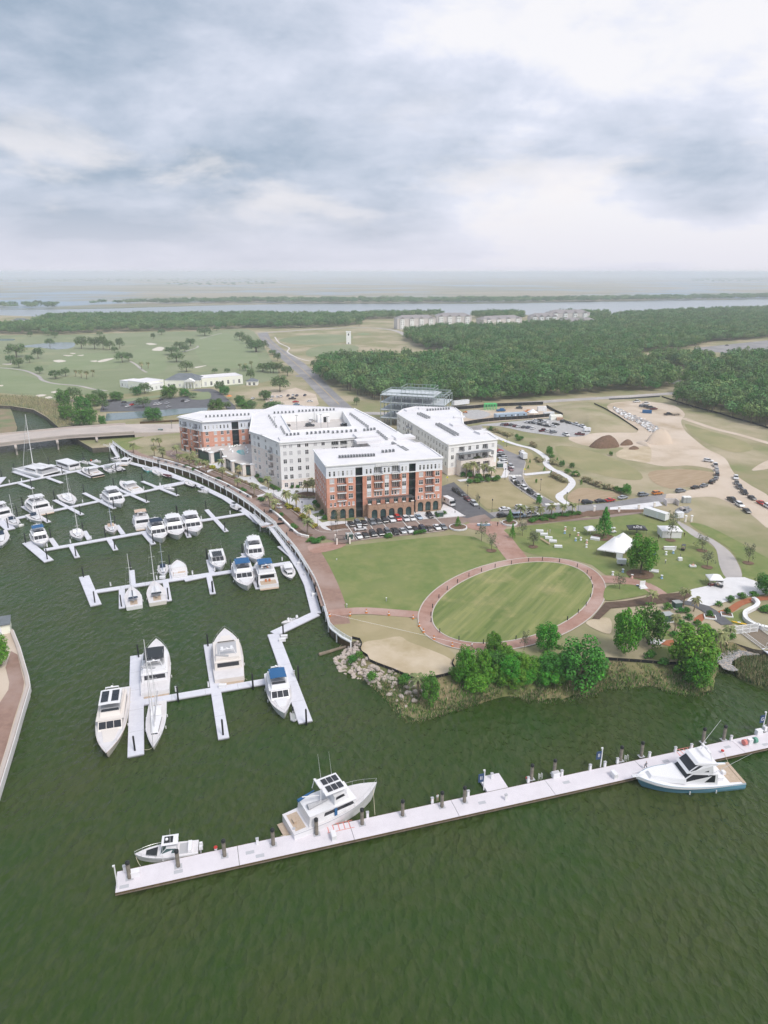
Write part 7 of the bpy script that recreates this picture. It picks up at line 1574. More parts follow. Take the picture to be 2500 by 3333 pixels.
def crown_mesh(name,N,s,mat,shape='dome',lobes=14,seed=1,mix=None,open_=0.):
    rn=random.Random(seed); b=MB(); L=[]
    for i in range(lobes):
        a=i*2.39996+rn.uniform(-.3,.3); f=(i+.5)/lobes
        if shape=='dome': z=.42+.5*f; r=.36*math.sqrt(max(0,1-((z-.55)/.45)**2))*rn.uniform(.75,1.1); q=rn.uniform(.13,.21)
        elif shape=='tall': z=.3+.64*f; r=.32*math.sqrt(max(.02,1-((z-.58)/.44)**2))*rn.uniform(.6,1.1); q=rn.uniform(.12,.2)
        elif shape=='round': z=.5+.34*rn.random(); r=.42*math.sqrt(rn.random())*rn.uniform(.8,1.1); q=rn.uniform(.15,.23)
        elif shape=='full': z=.2+.7*f; r=.34*math.sqrt(max(.05,1-((z-.5)/.5)**2))*rn.uniform(.7,1.1); q=rn.uniform(.12,.2)
        elif shape=='cone': z=.12+.84*f; r=.38*(1-f)*rn.uniform(.8,1.1); q=.2*(1-f*.75)
        elif shape=='bush': z=.2+.6*f; r=.36*math.sqrt(max(.02,1-f*f))*rn.uniform(.6,1.1); q=rn.uniform(.15,.26)
        else: z=.35+.58*f; r=.34*rn.uniform(.3,1); q=rn.uniform(.1,.18)
        L.append((Vector((r*math.cos(a),r*math.sin(a),z)),q))
    L.append((Vector((0,0,.62 if shape!='bush' else .5)),.24 if shape!='cone' else .12))
    for k in range(N):
        c,q=rn.choice(L); d=Vector((rn.gauss(0,1),rn.gauss(0,1),rn.gauss(.25,1))).normalized()
        p=c+d*q*(rn.uniform(.8,1.08) if rn.random()>.25 else rn.uniform(.3,1)); p.z=max(.03,p.z); n=(d+Vector((rn.uniform(-.6,.6),rn.uniform(-.6,.6),rn.uniform(-.2,.7)))).normalized()
        u=n.cross(Vector((rn.uniform(-1,1),rn.uniform(-1,1),rn.uniform(-1,1)))).normalized(); w=n.cross(u); t=s*rn.uniform(.6,1.3); m=mat if not mix or rn.random()>.2 else mix
        b.quad(p-u*t*.5,p-w*t*.32,p+u*t*.5,p+w*t*.32,m) if rn.random()<.5 else b.quad(p-u*t*.45-w*t*.3,p+u*t*.45-w*t*.3,p+u*t*.3+w*t*.4,p-u*t*.3+w*t*.35,m)
    return b.mesh(name)
def trunk_mesh(seed=1,top=.6,r=.028,limbs=5,zb=.3):
    rn=random.Random(seed); b=MB(); b.tube((0,0,-.02),(rn.uniform(-.02,.02),0,top*.6),r,'bark',r*.75,7); b.tube((0,0,top*.58),(.02,.01,top),r*.75,'bark',r*.3,6)
    for i in range(limbs):
        a=i*2.4+rn.random(); z=zb+rn.random()*.2; b.tube((0,0,z),(.27*math.cos(a),.27*math.sin(a),z+.22),r*.5,'bark',r*.15,5)
    return b.mesh('trunk')
TR={}
def tmpl(kind):
    if kind not in TR:
        P={'vivid':(4600,.048,'leaf_vivid','full',20,'leaf_lime'),'lime':(4600,.048,'leaf_lime','full',20,'leaf_vivid'),'dark':(3600,.05,'leaf_dark','full',18,'leaf_vivid'),'oak':(1100,.07,'leaf_oak','dome',14,'leaf_dark'),'forest':(680,.085,'leaf_forest','round',13,'leaf_oak'),'forestlight':(620,.085,'leaf_light','round',12,'leaf_forest'),'forestdark':(640,.085,'leaf_dark','dome',13,'leaf_forest'),'cypress':(2200,.05,'leaf_vivid','cone',20,'leaf_dark'),'thin':(650,.05,'leaf_grey','sparse',14,'leaf_oak'),'bush':(700,.11,'leaf_dark','bush',9,'leaf_vivid'),'yellow':(500,.13,'leaf_yellow','bush',8,'leaf_lime'),'scrub':(600,.12,'leaf_brown','bush',9,'leaf_oak')}[kind]
        TR[kind]=[(crown_mesh('crown',P[0],P[1],P[2],P[3],P[4],sd,P[5]),trunk_mesh(sd,limbs=0 if P[3] in('bush','cone') else 5,r=.02 if kind in('thin','forest') else .03)) for sd in (11,23,37)]
    return TR[kind]
def tree(kind,p,w,h,label,group=None,name='tree',cat='tree'):
    c,t=random.choice(tmpl(kind)); o=thing(name,label,cat,(p.x,p.y,p.z if p.z>0 else LAND),random.uniform(0,6.28),group,(w,w,h)); put('crown',c,o); put('trunk',t,o); return o
def tpx(kind,r,x,y,top,wpx,label,group=None,name='tree',cat='tree',z=LAND):
    p=W(r,x,y,z); h=max(1.,height_at(p,r,x,top)-z); dep=p.y*math.cos(PITCH)+(CAM_H-z)*math.sin(PITCH); w=wpx*REG[r][2]*dep/F_PX
    return tree(kind,p,w*.92,h*.92,label,group,name,cat)
# shore trees and event trees, one by one
for a in (('vivid','14',690,470,150,190,'tall bright green tree left of the pair above the silt fence'),('dark','14',845,400,140,230,'darker dense tree behind the bright pair at the mulch strip'),('lime','14',1130,600,265,310,'large yellow green tree leaning over the stone apron'),('vivid','14',1170,690,470,190,'bright green tree at the water edge below the yellow green one'),('vivid','14',165,450,255,165,'small round tree with visible trunk right of the ring path'),('vivid','14',190,630,470,200,'low bright tree at the bank left of the willow like one'),('dark','14',400,680,370,320,'broad willow like tree hanging over the bank'),('vivid','13',960,450,195,130,'bright tree at the left end of the bank thicket'),('vivid','13',1060,450,230,150,'second bright tree of the bank thicket'),('dark','13',1180,400,250,170,'dark tree in the middle of the bank thicket'),('vivid','13',1155,280,115,110,'slim tree top rising from the thicket over the ring path'),('vivid','13',1265,460,280,150,'bright tree right of the middle of the thicket'),('lime','13',1350,420,250,90,'yellow leaved shrub in the bank thicket'),('vivid','13',1025,520,380,170,'low bright tree at the front of the thicket'),('thin','13',1360,240,100,80,'thin grey tree beside the ring path end'),('dark','13',725,600,390,130,'dark green bush tree on the rocky point'),('dark','13',1540,420,270,180,'round dark tree between the thicket and the willow'),
 ('cypress','12',548,408,185,140,'tall dense green tree beside the street behind the tent'),('vivid','12',797,655,385,240,'large spreading tree in a mulch ring right of the tent'),('thin','12',655,765,645,110,'small thin tree in the grass islet by the ring path'),('thin','12',72,478,368,95,'thin tree left of the banquet tables'),('thin','12',1000,432,215,115,'tall thin tree before the white square marquee'),('thin','12',1212,500,390,130,'thin grey tree beside the gravel road, upper one'),('thin','12',1247,612,490,130,'thin grey tree beside the gravel road, lower one'),('thin','12',1525,585,440,110,'thin grey tree right of the gravel road'),('dark','12',1640,800,655,190,'dark spreading tree at the right edge above the concrete pad'),
 ('thin','11',1105,262,145,95,'thin grey tree in the bed right of the lawn, front one'),('thin','11',1045,208,78,90,'thin grey tree in the bed right of the lawn, back one'),('thin','11',1290,175,75,80,'thin grey tree by the brick path and street'),('thin','11',1358,238,130,80,'thin grey tree at the corner of the event lawn'),('cypress','11',1230,190,85,45,'narrow dark conifer beside the brick plaza'),('cypress','11',903,122,50,55,'conifer in the white planter at the car park end'),('cypress','11',1213,95,35,50,'conifer in the round white planter by the street'),('cypress','7',440,1150,1035,85,'broad conifer in front of the parked vans'),('thin','20',365,862,645,115,'young pale tree before the left arches'),('vivid','7',1490,918,810,95,'green tree alone beside the tilled ground'),('vivid','7',700,1000,915,60,'small green street tree among the queue of cars'),('vivid','7',678,810,765,24,'tiny sapling on the dry lawn inside the path'),('thin','7',150,1000,895,60,'young street tree beside the silver car'),('vivid','7',797,560,470,72,'round green tree above the winding path'),('dark','7',1000,670,620,60,'small dark tree right of the winding path'),('dark','7',910,660,600,60,'small dark tree beside the path bend'),('cypress','7',1082,825,765,34,'small conifer pair right of the winding path, front'),('cypress','7',1100,790,745,30,'small conifer pair right of the winding path, back'),('cypress','7',865,625,570,36,'small conifer at the upper bend of the path'),('cypress','7',812,742,685,36,'small conifer at the path junction circle'),('cypress','7',750,702,655,30,'small conifer left of the path junction'),('cypress','7',620,628,585,26,'small conifer on the verge by the white truck'),('cypress','7',605,678,640,26,'small conifer below the white truck'),('dark','7',1350,560,520,44,'small bush tree alone before the dirt mounds'),('vivid','15',10,720,360,260,'bright green tree on the brick quay at the left edge')):
    z=2.2 if a[1]=='15' else LAND
    if a[1] in('13','14') and a[3]>(470 if a[1]=='13' else 560): z=.9
    k=1.25 if a[1] in('13','14') and a[0]!='thin' else 1.05
    tpx(a[0],a[1],a[2],a[3],a[4],a[5]*k,a[6],'single trees of the waterfront',z=z)
# golf course and clubhouse trees
GT=[(490,525,445,90),(570,528,450,90),(660,533,470,70),(720,525,455,60),(690,550,510,50),(620,530,440,70),(300,512,460,60),(100,575,490,140),(65,615,560,70),(115,640,575,80),(180,610,560,60),(230,585,515,75),(735,608,540,90),(775,600,545,60),(238,675,628,60),(335,705,650,95),(395,692,638,65),(1030,562,510,110),(1080,525,480,90),(1145,510,460,80),(1110,545,500,70),(1060,605,545,110),(1120,665,595,95),(920,468,428,35),(970,442,405,55),(1230,448,395,110),(1300,420,392,50),(1440,475,420,75),(1480,495,440,70),(1540,545,475,110),(1500,520,460,60),(290,448,415,55),(330,460,420,60),(183,455,420,40),(600,448,422,50),(870,795,725,95),(825,805,745,60),(1020,822,735,130),(1110,815,760,80),(1160,820,785,60),(700,835,780,105),(860,880,815,110),(920,962,870,140),(800,790,752,50),(1300,902,820,120),(1360,890,840,70),(1440,870,800,80),(1480,893,830,120),(1320,790,715,75),(1350,800,745,80),(1600,832,770,70),(1580,660,608,70),(1640,670,605,90),(1620,890,840,100),(590,810,770,90),(620,840,780,70),(390,880,760,110),(450,840,750,110),(500,910,800,120),(560,870,790,110),(620,895,820,90),(480,985,880,130),(540,990,870,110),(400,955,850,110),(615,985,920,60),(1290,675,640,40),(1365,675,640,45)]
for i,(x,y,t,w) in enumerate(GT):
    near=1 if y>720 else 0
    tpx(('dark' if near and i%3 else 'oak') if 55<=i<=62 or not near else random.choice(['oak','dark']),'1',x,y,t,w,'round green tree near the clubhouse and its car park' if near and x>580 else 'dense green tree in the clump beside the marsh creek' if near else 'round tree on the golf course','trees near the clubhouse' if near and x>580 else 'trees beside the marsh creek' if near else 'trees on the golf course')
for i,(x,y,t,w) in enumerate(((30,720,640,60),(100,665,610,80),(150,670,600,70),(200,672,605,75),(250,690,625,80),(205,785,680,130),(110,835,770,70),(170,895,840,150),(40,895,835,80),(665,865,812,45),(405,645,590,40),(0,660,620,50),(60,545,465,110),(110,530,470,60),(160,560,530,60),(190,600,545,60),(180,380,350,50),(240,395,365,40),(330,400,355,60),(600,390,360,50),(680,390,358,50))):
    tpx('oak','2',x,y,t,w,'dark round tree along the left side of the straight road','trees along the straight road')
# woods: the nearest edge trees are things, the rest one mass
def scatter(poly,sp,jit=.45):
    xs=[p.x for p in poly]; ys=[p.y for p in poly]; out=[]; y=min(ys)
    while y<max(ys):
        x=min(xs)+random.random()*sp
        while x<max(xs):
            p=Vector((x+random.uniform(-jit,jit)*sp,y+random.uniform(-jit,jit)*sp,LAND))
            if inside(p,poly): out.append(p)
            x+=sp
        y+=sp*.9
    return out
WOOD_A=WL('2',[(440,705),(520,750),(640,790),(800,838),(1000,842),(1300,850)])+WL('3',[(0,848),(300,822),(600,795),(900,780),(1085,765),(1090,720),(1060,690),(1000,660),(900,650),(860,600),(800,565),(950,545),(1110,535),(1180,525),(1300,490),(1659,462),(2000,440),(2000,330),(1400,345),(900,362),(600,375),(250,405),(0,425)])+WL('2',[(1380,420),(1150,425),(950,452),(1000,500),(1060,530),(1280,545),(1300,585),(1150,610),(980,612),(700,620),(560,625),(450,640)])
WOOD_B=WL('3',[(1110,865),(1200,885),(1400,930),(1659,1005),(2300,1180),(2300,640),(1659,600),(1480,600),(1350,650),(1180,655),(1170,700),(1160,760)])
WOOD_C=WL('3',[(930,605),(1040,595),(1200,600),(1330,610),(1280,640),(1100,650),(1000,640)])
BELTS=[WL('1',[(-500,420),(0,440),(400,440),(700,425),(1000,420),(1300,412),(1659,395),(1659,335),(800,340),(300,345),(180,395),(60,400),(-500,380)]),WL('2',[(0,395),(100,405),(270,405),(500,400),(700,380),(720,335),(400,338),(0,335)]),WL('2',[(700,352),(960,345),(1180,330),(1180,322),(700,335)]),WL('3',[(330,330),(460,340),(700,345),(700,325),(480,322)]),WL('3',[(700,362),(1000,355),(1659,330),(2000,310),(2000,290),(1400,305),(900,325),(760,335)]),WL('2',[(1360,345),(1659,350),(1659,325),(1400,325)])]
trees_a=scatter(WOOD_A,7.2); trees_b=scatter(WOOD_B,7.2)+scatter(WOOD_C,7); belts=[q for bl in BELTS for q in scatter(bl,11)]
print('woods',len(trees_a),len(trees_b),len(belts))
allw=[(p,'a') for p in trees_a]+[(p,'b') for p in trees_b]
vis=[(p,k) for p,k in allw if abs(p.x)<.6*p.y+5]
vis.sort(key=lambda q:q[0].y-(60 if q[1]=='a' and q[0].x<20 else 0))
edge=[];rest=[]
for p,k in vis: (edge if len(edge)<190 else rest).append((p,k))
rest+=[q for q in allw if q not in vis] if False else []
for p,k in edge:
    h=random.uniform(10,15.5); w=random.uniform(8.5,13); tree(random.choice(('forest','forest','forestlight','forestdark')),p,w,h,'green tree edging the wood behind the road' if k=='a' else 'green tree edging the right hand wood','edge trees of the wood behind the road' if k=='a' else 'edge trees of the right hand wood','forest_tree')
fc=[c for c in C.objects if c.name.startswith('crown') and c.data in [q[0] for k in ('forest','forestlight','forestdark') for q in TR[k]]]
pick={}
for o in fc: pick.setdefault(o.data.name,o)
def mass(name,label,pts,hr,wr):
    me=bpy.data.meshes.new(name); me.from_pydata([tuple(p) for p in pts],[],[]); n=len(pts)
    a=me.attributes.new('sc','FLOAT_VECTOR','POINT'); q=[]
    for _ in range(n): w=random.uniform(*wr); q+=[w,w*random.uniform(.85,1.15),random.uniform(*hr)]
    a.data.foreach_set('vector',q); a=me.attributes.new('rz','FLOAT_VECTOR','POINT'); a.data.foreach_set('vector',[v for _ in range(n) for v in (0,0,random.uniform(0,6.28))])
    a=me.attributes.new('ix','INT','POINT'); a.data.foreach_set('value',[random.randrange(len(pick)) for _ in range(n)])
    o=put(name,me); o['kind']='stuff'; o['label']=label; o['category']='wood'
    ng=bpy.data.node_groups.new(name,'GeometryNodeTree'); ng.interface.new_socket('Geometry',in_out='INPUT',socket_type='NodeSocketGeometry'); ng.interface.new_socket('Geometry',in_out='OUTPUT',socket_type='NodeSocketGeometry')
    gi=ng.nodes.new('NodeGroupInput'); go=ng.nodes.new('NodeGroupOutput'); ip=ng.nodes.new('GeometryNodeInstanceOnPoints'); jg=ng.nodes.new('GeometryNodeJoinGeometry')
    for po in pick.values():
        oi=ng.nodes.new('GeometryNodeObjectInfo'); oi.inputs['Object'].default_value=po; oi.inputs['As Instance'].default_value=True; oi.transform_space='ORIGINAL'; ng.links.new(oi.outputs['Geometry'],jg.inputs[0])
    def attr(nm,ty):
        k=ng.nodes.new('GeometryNodeInputNamedAttribute'); k.data_type=ty; k.inputs[0].default_value=nm; return k.outputs[0]
    ng.links.new(gi.outputs[0],ip.inputs['Points']); ng.links.new(jg.outputs[0],ip.inputs['Instance']); ip.inputs['Pick Instance'].default_value=True
    ng.links.new(attr('ix','INT'),ip.inputs['Instance Index']); ng.links.new(attr('sc','FLOAT_VECTOR'),ip.inputs['Scale'])
    er=ng.nodes.new('FunctionNodeEulerToRotation'); ng.links.new(attr('rz','FLOAT_VECTOR'),er.inputs[0]); ng.links.new(er.outputs[0],ip.inputs['Rotation']); ng.links.new(ip.outputs[0],go.inputs[0])
    md=o.modifiers.new('scatter','NODES'); md.node_group=ng; return o
mass('woodland','dense green woodland stretching from the road to the river',[p for p,k in rest],(7.5,16.5),(7.5,15))
mass('river_belt_trees','dark belt of trees along the near river bank',belts,(9,15),(11,16))
FT=[]
for poly,sp in ((WL('2',[(-1000,262),(0,254),(800,254),(1659,250)],1.2)+WL('3',[(900,238),(2300,216),(2300,200),(900,226)],1.2)+WL('2',[(1659,236),(800,238),(0,238),(-300,246)],1.2),26),(WL('1',[(-400,290),(0,286),(330,284),(330,268),(0,270)],1.2)[:5],40),(WL('3',[(1200,128),(2000,118),(2000,98),(1200,108)],1.2),160),(WL('1',[(1000,150),(1659,142),(1659,128),(1000,136)],1.2),150),(WL('1',[(-300,128),(800,124),(1659,120),(1659,108),(-300,112)],1.2),230)):
    for p in scatter(poly,sp): p.z=1.2; FT.append(p)
mass('far_shore_trees','hazy tree lines on the far side of the river',FT,(10,17),(22,34))
# shrubs, hedges
def shrubs(kind,r,pts,w,h,label,group,name='shrub',cat='shrub',z=LAND+.1):
    for x,y in pts: 
        p=W(r,x,y,z); tree(kind,p,w*random.uniform(.8,1.2),h*random.uniform(.8,1.2),label,group,name,cat)
shrubs('yellow','5',[(1225,975),(1235,985),(1290,1005),(1300,1015),(1345,1070),(1365,1080),(1380,1090),(1455,1155),(530,625),(545,630),(1085,1005),(1200,965),(70,1120)][:12],2.6,1.9,'bright yellow bush beside the drive','yellow bushes along the drive')
shrubs('bush','5',[(1130,825),(960,735),(980,745),(1060,790),(1085,800),(1100,808),(580,720),(800,825),(820,832),(300,610),(360,640),(1150,1050),(1255,1155),(1270,1165),(960,905),(985,915),(940,700),(1450,940),(1480,970),(1515,1025),(1540,1080),(460,560),(500,570),(1250,800),(1300,795),(1380,780),(1410,775)],2.6,1.6,'low green shrub in the beds along the drive','green shrubs along the drive')
shrubs('scrub','5',[(560,640),(620,660),(680,690),(720,700),(780,735),(830,750),(880,765),(930,800),(240,545),(280,560),(330,575),(380,590),(1420,1120),(1410,1135),(1290,840),(1330,875),(1360,890),(1400,895),(1440,892)],2.4,1.1,'brown green ornamental grass in the drive beds','grass clumps along the drive')
shrubs('bush','10',[(960,270),(985,260),(1010,265),(1040,255),(1065,250),(1000,280),(1030,275),(1560,235),(1580,232)],2.6,1.3,'green shrub in the triangular bed at the lawn corner','shrubs in the lawn corner bed')
shrubs('bush','20',[(960,990),(990,988),(1300,955),(1330,950),(1360,948),(1400,940),(215,770),(225,780),(190,700),(130,630),(95,580),(1550,730),(1570,745),(1640,715)],2.2,1.6,'green shrub beside the brick building car park','shrubs round the car park')
shrubs('bush','7',[(640+i*38,1150-i*6+random.randint(-14,10)) for i in range(12)]+[(660+i*50,1125-i*5) for i in range(8)],2.8,1.3,'green shrub under the street palms','shrubs under the street palms')
shrubs('scrub','7',[(260+i*20,330+i*6+random.randint(-8,8)) for i in range(10)]+[(640,470),(665,485),(690,600),(700,620),(720,610),(820,630),(850,640),(830,755),(870,770),(900,785),(930,800),(1030,740),(1120,790),(1160,805),(1200,820),(1240,835),(1280,850),(1320,858),(1360,865)],4.2,2.2,'olive brown shrub in the band beside the winding path','shrubs beside the winding path')
shrubs('bush','7',[(500,405),(540,415),(520,425),(270,335),(290,330),(820,580),(960,715),(1030,745),(1400,880),(1440,895),(140,805),(180,800),(240,795),(300,790),(330,785),(80,808),(20,750),(80,755),(160,765),(240,760)],3.6,2.4,'green bush beside the right white building walks','green bushes round the right white building')
shrubs('bush','23',[(300,420),(470,470),(560,470),(600,560),(480,640),(560,690),(700,640),(820,700),(900,760),(960,820),(300,700),(380,790),(80,1060),(40,1090),(250,1180),(430,1290),(480,1230),(1170,830),(1600,450),(1640,430),(1630,470),(870,520),(1100,490),(990,380),(1150,320),(1305,275),(1465,245)],2.6,1.7,'green bush in the thicket beside the footbridge','bushes beside the footbridge')
shrubs('bush','13',[(1420,430),(1450,460),(1590,250),(1620,300),(1640,330),(1580,470),(1640,450),(200,320),(250,300),(330,440),(560,450),(540,470)],3,2.2,'green bush on the bank','bushes on the bank',z=1.6)
shrubs('vivid','13',[(930,440),(1000,470),(1090,470),(1130,450),(1210,470),(1300,480),(1380,460),(1410,420),(1470,430),(1520,460),(1580,440),(1120,340),(1230,330),(1290,350)],5.5,4.2,'bright green shrub filling the bank thicket','shrubs of the bank thicket',z=1.8)
# palms
def palm_meshes(seed):
    rn=random.Random(seed); t=MB(); t.tube((0,0,-.05),(.05,.02,.84),.034,'palm_bark',.028,7); t.ball((.05,.02,.84),.05,'leaf_brown',7); f=MB()
    for i in range(26):
        a=i*2.39996; e=rn.uniform(-.6,1.15); ln=rn.uniform(.3,.4); P=[]; d=Vector((math.cos(a),math.sin(a),0)); 
        for k in range(5):
            s=k/4; P.append(Vector((.05,.02,.85))+d*(ln*s*math.cos(e*.6))+Vector((0,0,ln*(math.sin(e)*s-.75*s*s))))
        sd=d.cross(Vector((0,0,1))); w=(.012,.07,.075,.055,.005)
        for k in range(4):
            for sg in (-1,1): f.quad(P[k],P[k]+sd*w[k]*sg+Vector((0,0,-w[k]*.5)),P[k+1]+sd*w[k+1]*sg+Vector((0,0,-w[k+1]*.5)),P[k+1],'leaf_palm' if e>-.35 else 'leaf_brown')
    return t.mesh('trunk',True),f.mesh('fronds')
PM=[palm_meshes(s) for s in (3,8,15)]
def palms(r,pts,h,label,group,z=LAND+.1):
    pts=sorted(pts)
    for i,(x,y) in enumerate(pts):
        p=W(r,x,y,z); hh=h*random.uniform(.88,1.12); o=thing('palm_tree',f'palm tree, {ORD[i]} from the left {label}','palm tree',(p.x,p.y,z),random.uniform(0,6.28),group,hh); t,f=random.choice(PM); put('trunk',t,o); put('fronds',f,o)
palms('5',[(85,545),(235,590),(370,560),(415,640),(325,612),(480,665),(620,640),(622,735),(765,700),(757,812),(215,520)],6.2,'along the upper drive','palms along the drive')
palms('5',[(905,882),(1035,812),(1048,972),(1205,948),(1285,985),(1105,1032),(1405,1102),(1382,1226),(1390,862),(1440,852)],6.8,'along the lower drive','palms along the drive')
palms('5',[(655,505),(735,505),(530,435),(430,440)],5.6,'on the pool terrace','palms on the pool terrace',LAND+5.0 if False else LAND+.1)
palms('7',[(48,758),(112,752),(205,762),(268,777),(130,700),(215,690)],7.5,'before the right white building','palms before the right white building')
palms('7',[(530,1142),(625,1142),(718,1132),(815,1117),(908,1107),(998,1092)],6.0,'in the street bed above the event lawn','palms in the street bed')
palms('4',[(1440,292),(1385,282),(1205,347),(1390,382),(1470,412)],5.5,'on the grass by the promenade start','palms by the promenade start')
palms('23',[(515,372),(655,452),(85,402),(1020,970),(1100,905),(400,715)],5.2,'around the footbridge and mulch strip','palms around the footbridge')
palms('1',[(850,648),(890,643),(455,692),(490,702),(520,707),(558,692),(1475,652),(1510,642),(1440,655)],7,'on the golf course','palms on the golf course')
palms('13',[(648,560)],6,'on the rocky point','palms on the point',1.2)
# reeds and grasses on the banks: uncountable
def reeds(name,label,pts,mats,h0,h1,cat='reeds'):
    b=MB()
    for p in pts:
        for k in range(4):
            a=random.uniform(0,6.28); h=random.uniform(h0,h1); d=Vector((math.cos(a),math.sin(a),0)); s=Vector((-d.y,d.x,0))*random.uniform(.05,.11); q=p+d*random.uniform(0,.3); t=q+d*random.uniform(.1,.5)+Vector((0,0,h)); b.add([q-s,q+s,t],[(0,1,2)],random.choice(mats))
    o=b.build(name); o['kind']='stuff'; o['label']=label; o['category']=cat
pts=[]
for _ in range(11000):
    u=random.uniform(.13,.93); v=random.betavariate(2.2,1.2)
    if random.random()<.45+.5*math.sin(u*31+1.3)*math.sin(u*13): pts.append(bank_pt(u,min(.98,v)))
reeds('shore_reeds','green and straw reeds along the sloping shore',pts,['leaf_brown','leaf_oak','leaf_dark','straw','leaf_vivid'],.4,1.0)

pts=[]; xs=[p.x for p in MARSH_R]; ys=[p.y for p in MARSH_R]
while len(pts)<3500:
    p=Vector((random.uniform(min(xs),min(max(xs),130)),random.uniform(min(ys),max(ys)),.5))
    if inside(p,MARSH_R): pts.append(p)
reeds('creek_reeds','straw and green reeds on the right hand creek bank',pts,['leaf_brown','straw','leaf_oak','leaf_dark'],.7,1.6)
ML=WL('1',[(-100,800),(200,815),(330,840),(400,900),(440,985),(350,990),(280,930),(200,886),(60,864),(-200,850)]); pts=[]
xs=[p.x for p in ML]; ys=[p.y for p in ML]
while len(pts)<3000:
    p=Vector((random.uniform(min(xs),max(xs)),random.uniform(min(ys),max(ys)),LAND))
    if inside(p,ML): pts.append(p)
reeds('marsh_reeds','brown reeds round the creek beyond the bridge',pts,['leaf_brown','leaf_brown','leaf_grey'],1.2,2.6)
# ---- rocks
M('rock',S(214,200,190),S(186,172,162),scale=1.2,rough=.9,detail=7); M('rock_grey',S(178,178,180),S(150,150,152),scale=1.2,rough=.9)
RK=[]
for s in range(6):
    rn=random.Random(s); vs=[]; 
    for z,r in ((-.35,.7),(.1,1.),(.5,.65)):
        for i in range(6): a=i*1.047+rn.uniform(-.3,.3); q=r*rn.uniform(.7,1.15); vs.append((q*math.cos(a),q*math.sin(a)*.8,z+rn.uniform(-.12,.12)))
    b=MB(); b.add(vs,[(i,(i+1)%6,6+(i+1)%6,6+i) for i in range(6)]+[(6+i,6+(i+1)%6,12+(i+1)%6,12+i) for i in range(6)]+[tuple(range(12,18))],'rock'); RK.append(b.mesh('stone'))
rp=thing('riprap','pale boulder riprap sloping from the sand patch into the water','rocks',(WATERLINE[0].x,WATERLINE[0].y,0))
for i in range(290):
    u=random.uniform(.005,.155) if i<235 else random.uniform(.155,.24); p=bank_pt(u,min(.97,random.betavariate(1.3,1.1) if i<235 else random.uniform(.15,.8))); s=random.choice((.35,.45,.5,.6,.75,.9))
    o=put('stone',random.choice(RK),rp,(p.x-rp.location.x,p.y-rp.location.y,p.z+s*.15),random.uniform(0,6.28),(s,s,s*.8))
def rubble(name,label,poly,n,s0,s1,m,z):
    b=MB(); xs=[p.x for p in poly]; ys=[p.y for p in poly]; k=0
    while k<n:
        p=Vector((random.uniform(min(xs),max(xs)),random.uniform(min(ys),max(ys)),0))
        if not inside(p,poly): continue
        k+=1; s=random.uniform(s0,s1); me=random.choice(RK); a=random.uniform(0,6.28); zz=z(p) if callable(z) else z
        vs=[Matrix.Rotation(a,3,'Z')@v.co for v in me.vertices]; b.add([(v.x*s+p.x,v.y*s+p.y,v.z*s+zz+.1*s) for v in vs],[tuple(f.vertices) for f in me.polygons],m if isinstance(m,str) else random.choice(m))
    o=b.build(name); o['kind']='stuff'; o['label']=label; o['category']='rocks'
AP=WL('23',[(885,940),(960,930),(1000,1010),(1160,1000),(1380,960),(1500,1020),(1530,1050),(1300,1060),(1180,1130),(1150,1180),(1250,1260),(1180,1270),(1060,1240),(960,1140),(900,1020)],1.2)
sheet('stone_apron',AP,1.3,'gravel'); rubble('apron_stones','grey stone apron beside the footbridge',AP,1500,.16,.36,['rock_grey','rock_grey','rock'],1.35)
RP=WL('8',[(-10,150),(60,180),(200,240),(330,290),(420,340),(490,390),(490,425),(400,430),(320,370),(230,310),(150,290),(60,230),(-10,180)])
rubble('rubble_heap','broken pale rubble heaped along the dirt yard',RP,900,.3,1.1,['rock','rock_grey','trim_white'],LAND+.2)
rubble('outfall_stones','grey stones round the drainage pipe',WL('12',[(1030,235),(1070,210),(1120,210),(1145,235),(1110,250),(1050,255)]),160,.25,.6,['rock_grey'],LAND+.1)
o=thing('driftwood_log','grey driftwood log floating off the rocks','log',W('13',75,245,.1),bearing(W('13',20,265,0),W('13',140,230,0))); b=MB(); b.tube((-4.2,0,.1),(4.2,0,.2),.5,'timber',.35,7); b.build('trunk',o); b=MB(); b.tube((1.5,.2,.2),(2.8,.9,.6),.15,'timber',.05,5); b.build('branch_stub',o)
# ================================================================ event lawn and small things
M('tent_white',S(248,247,249),rough=.8); M('linen_white',S(244,244,246),rough=.9); M('linen_blue',S(150,182,214),rough=.9); M('linen_pink',S(236,190,176),rough=.9)
EZ=LAND+.1
A,B_,C_=(W('12',*q,LAND+2.4) for q in ((505,492),(682,520),(793,432))); D_=A+C_-B_
o=thing('event_tent','large white peaked event tent on the right lawn','tent',(A.x,A.y,EZ)); NU,NV=12,10; P=[]
for i in range(NU+1):
    for j in range(NV+1):
        u_,v_=i/NU,j/NV; p=A.lerp(B_,u_).lerp(D_.lerp(C_,u_),v_)
        z=LAND+2.4+3.7*max(0,1-abs(2*u_-1))**.95*(.8+.2*math.cos(4*math.pi*(v_-.26)))*min(1,v_/.26)*min(1,(1-v_)/.26)
        P.append(Vector((p.x,p.y,z))-Vector((A.x,A.y,EZ)))
b=MB(); b.add(P,[(i*(NV+1)+j,(i+1)*(NV+1)+j,(i+1)*(NV+1)+j+1,i*(NV+1)+j+1) for i in range(NU) for j in range(NV)],'tent_white'); b.build('canopy',o,smooth=True)
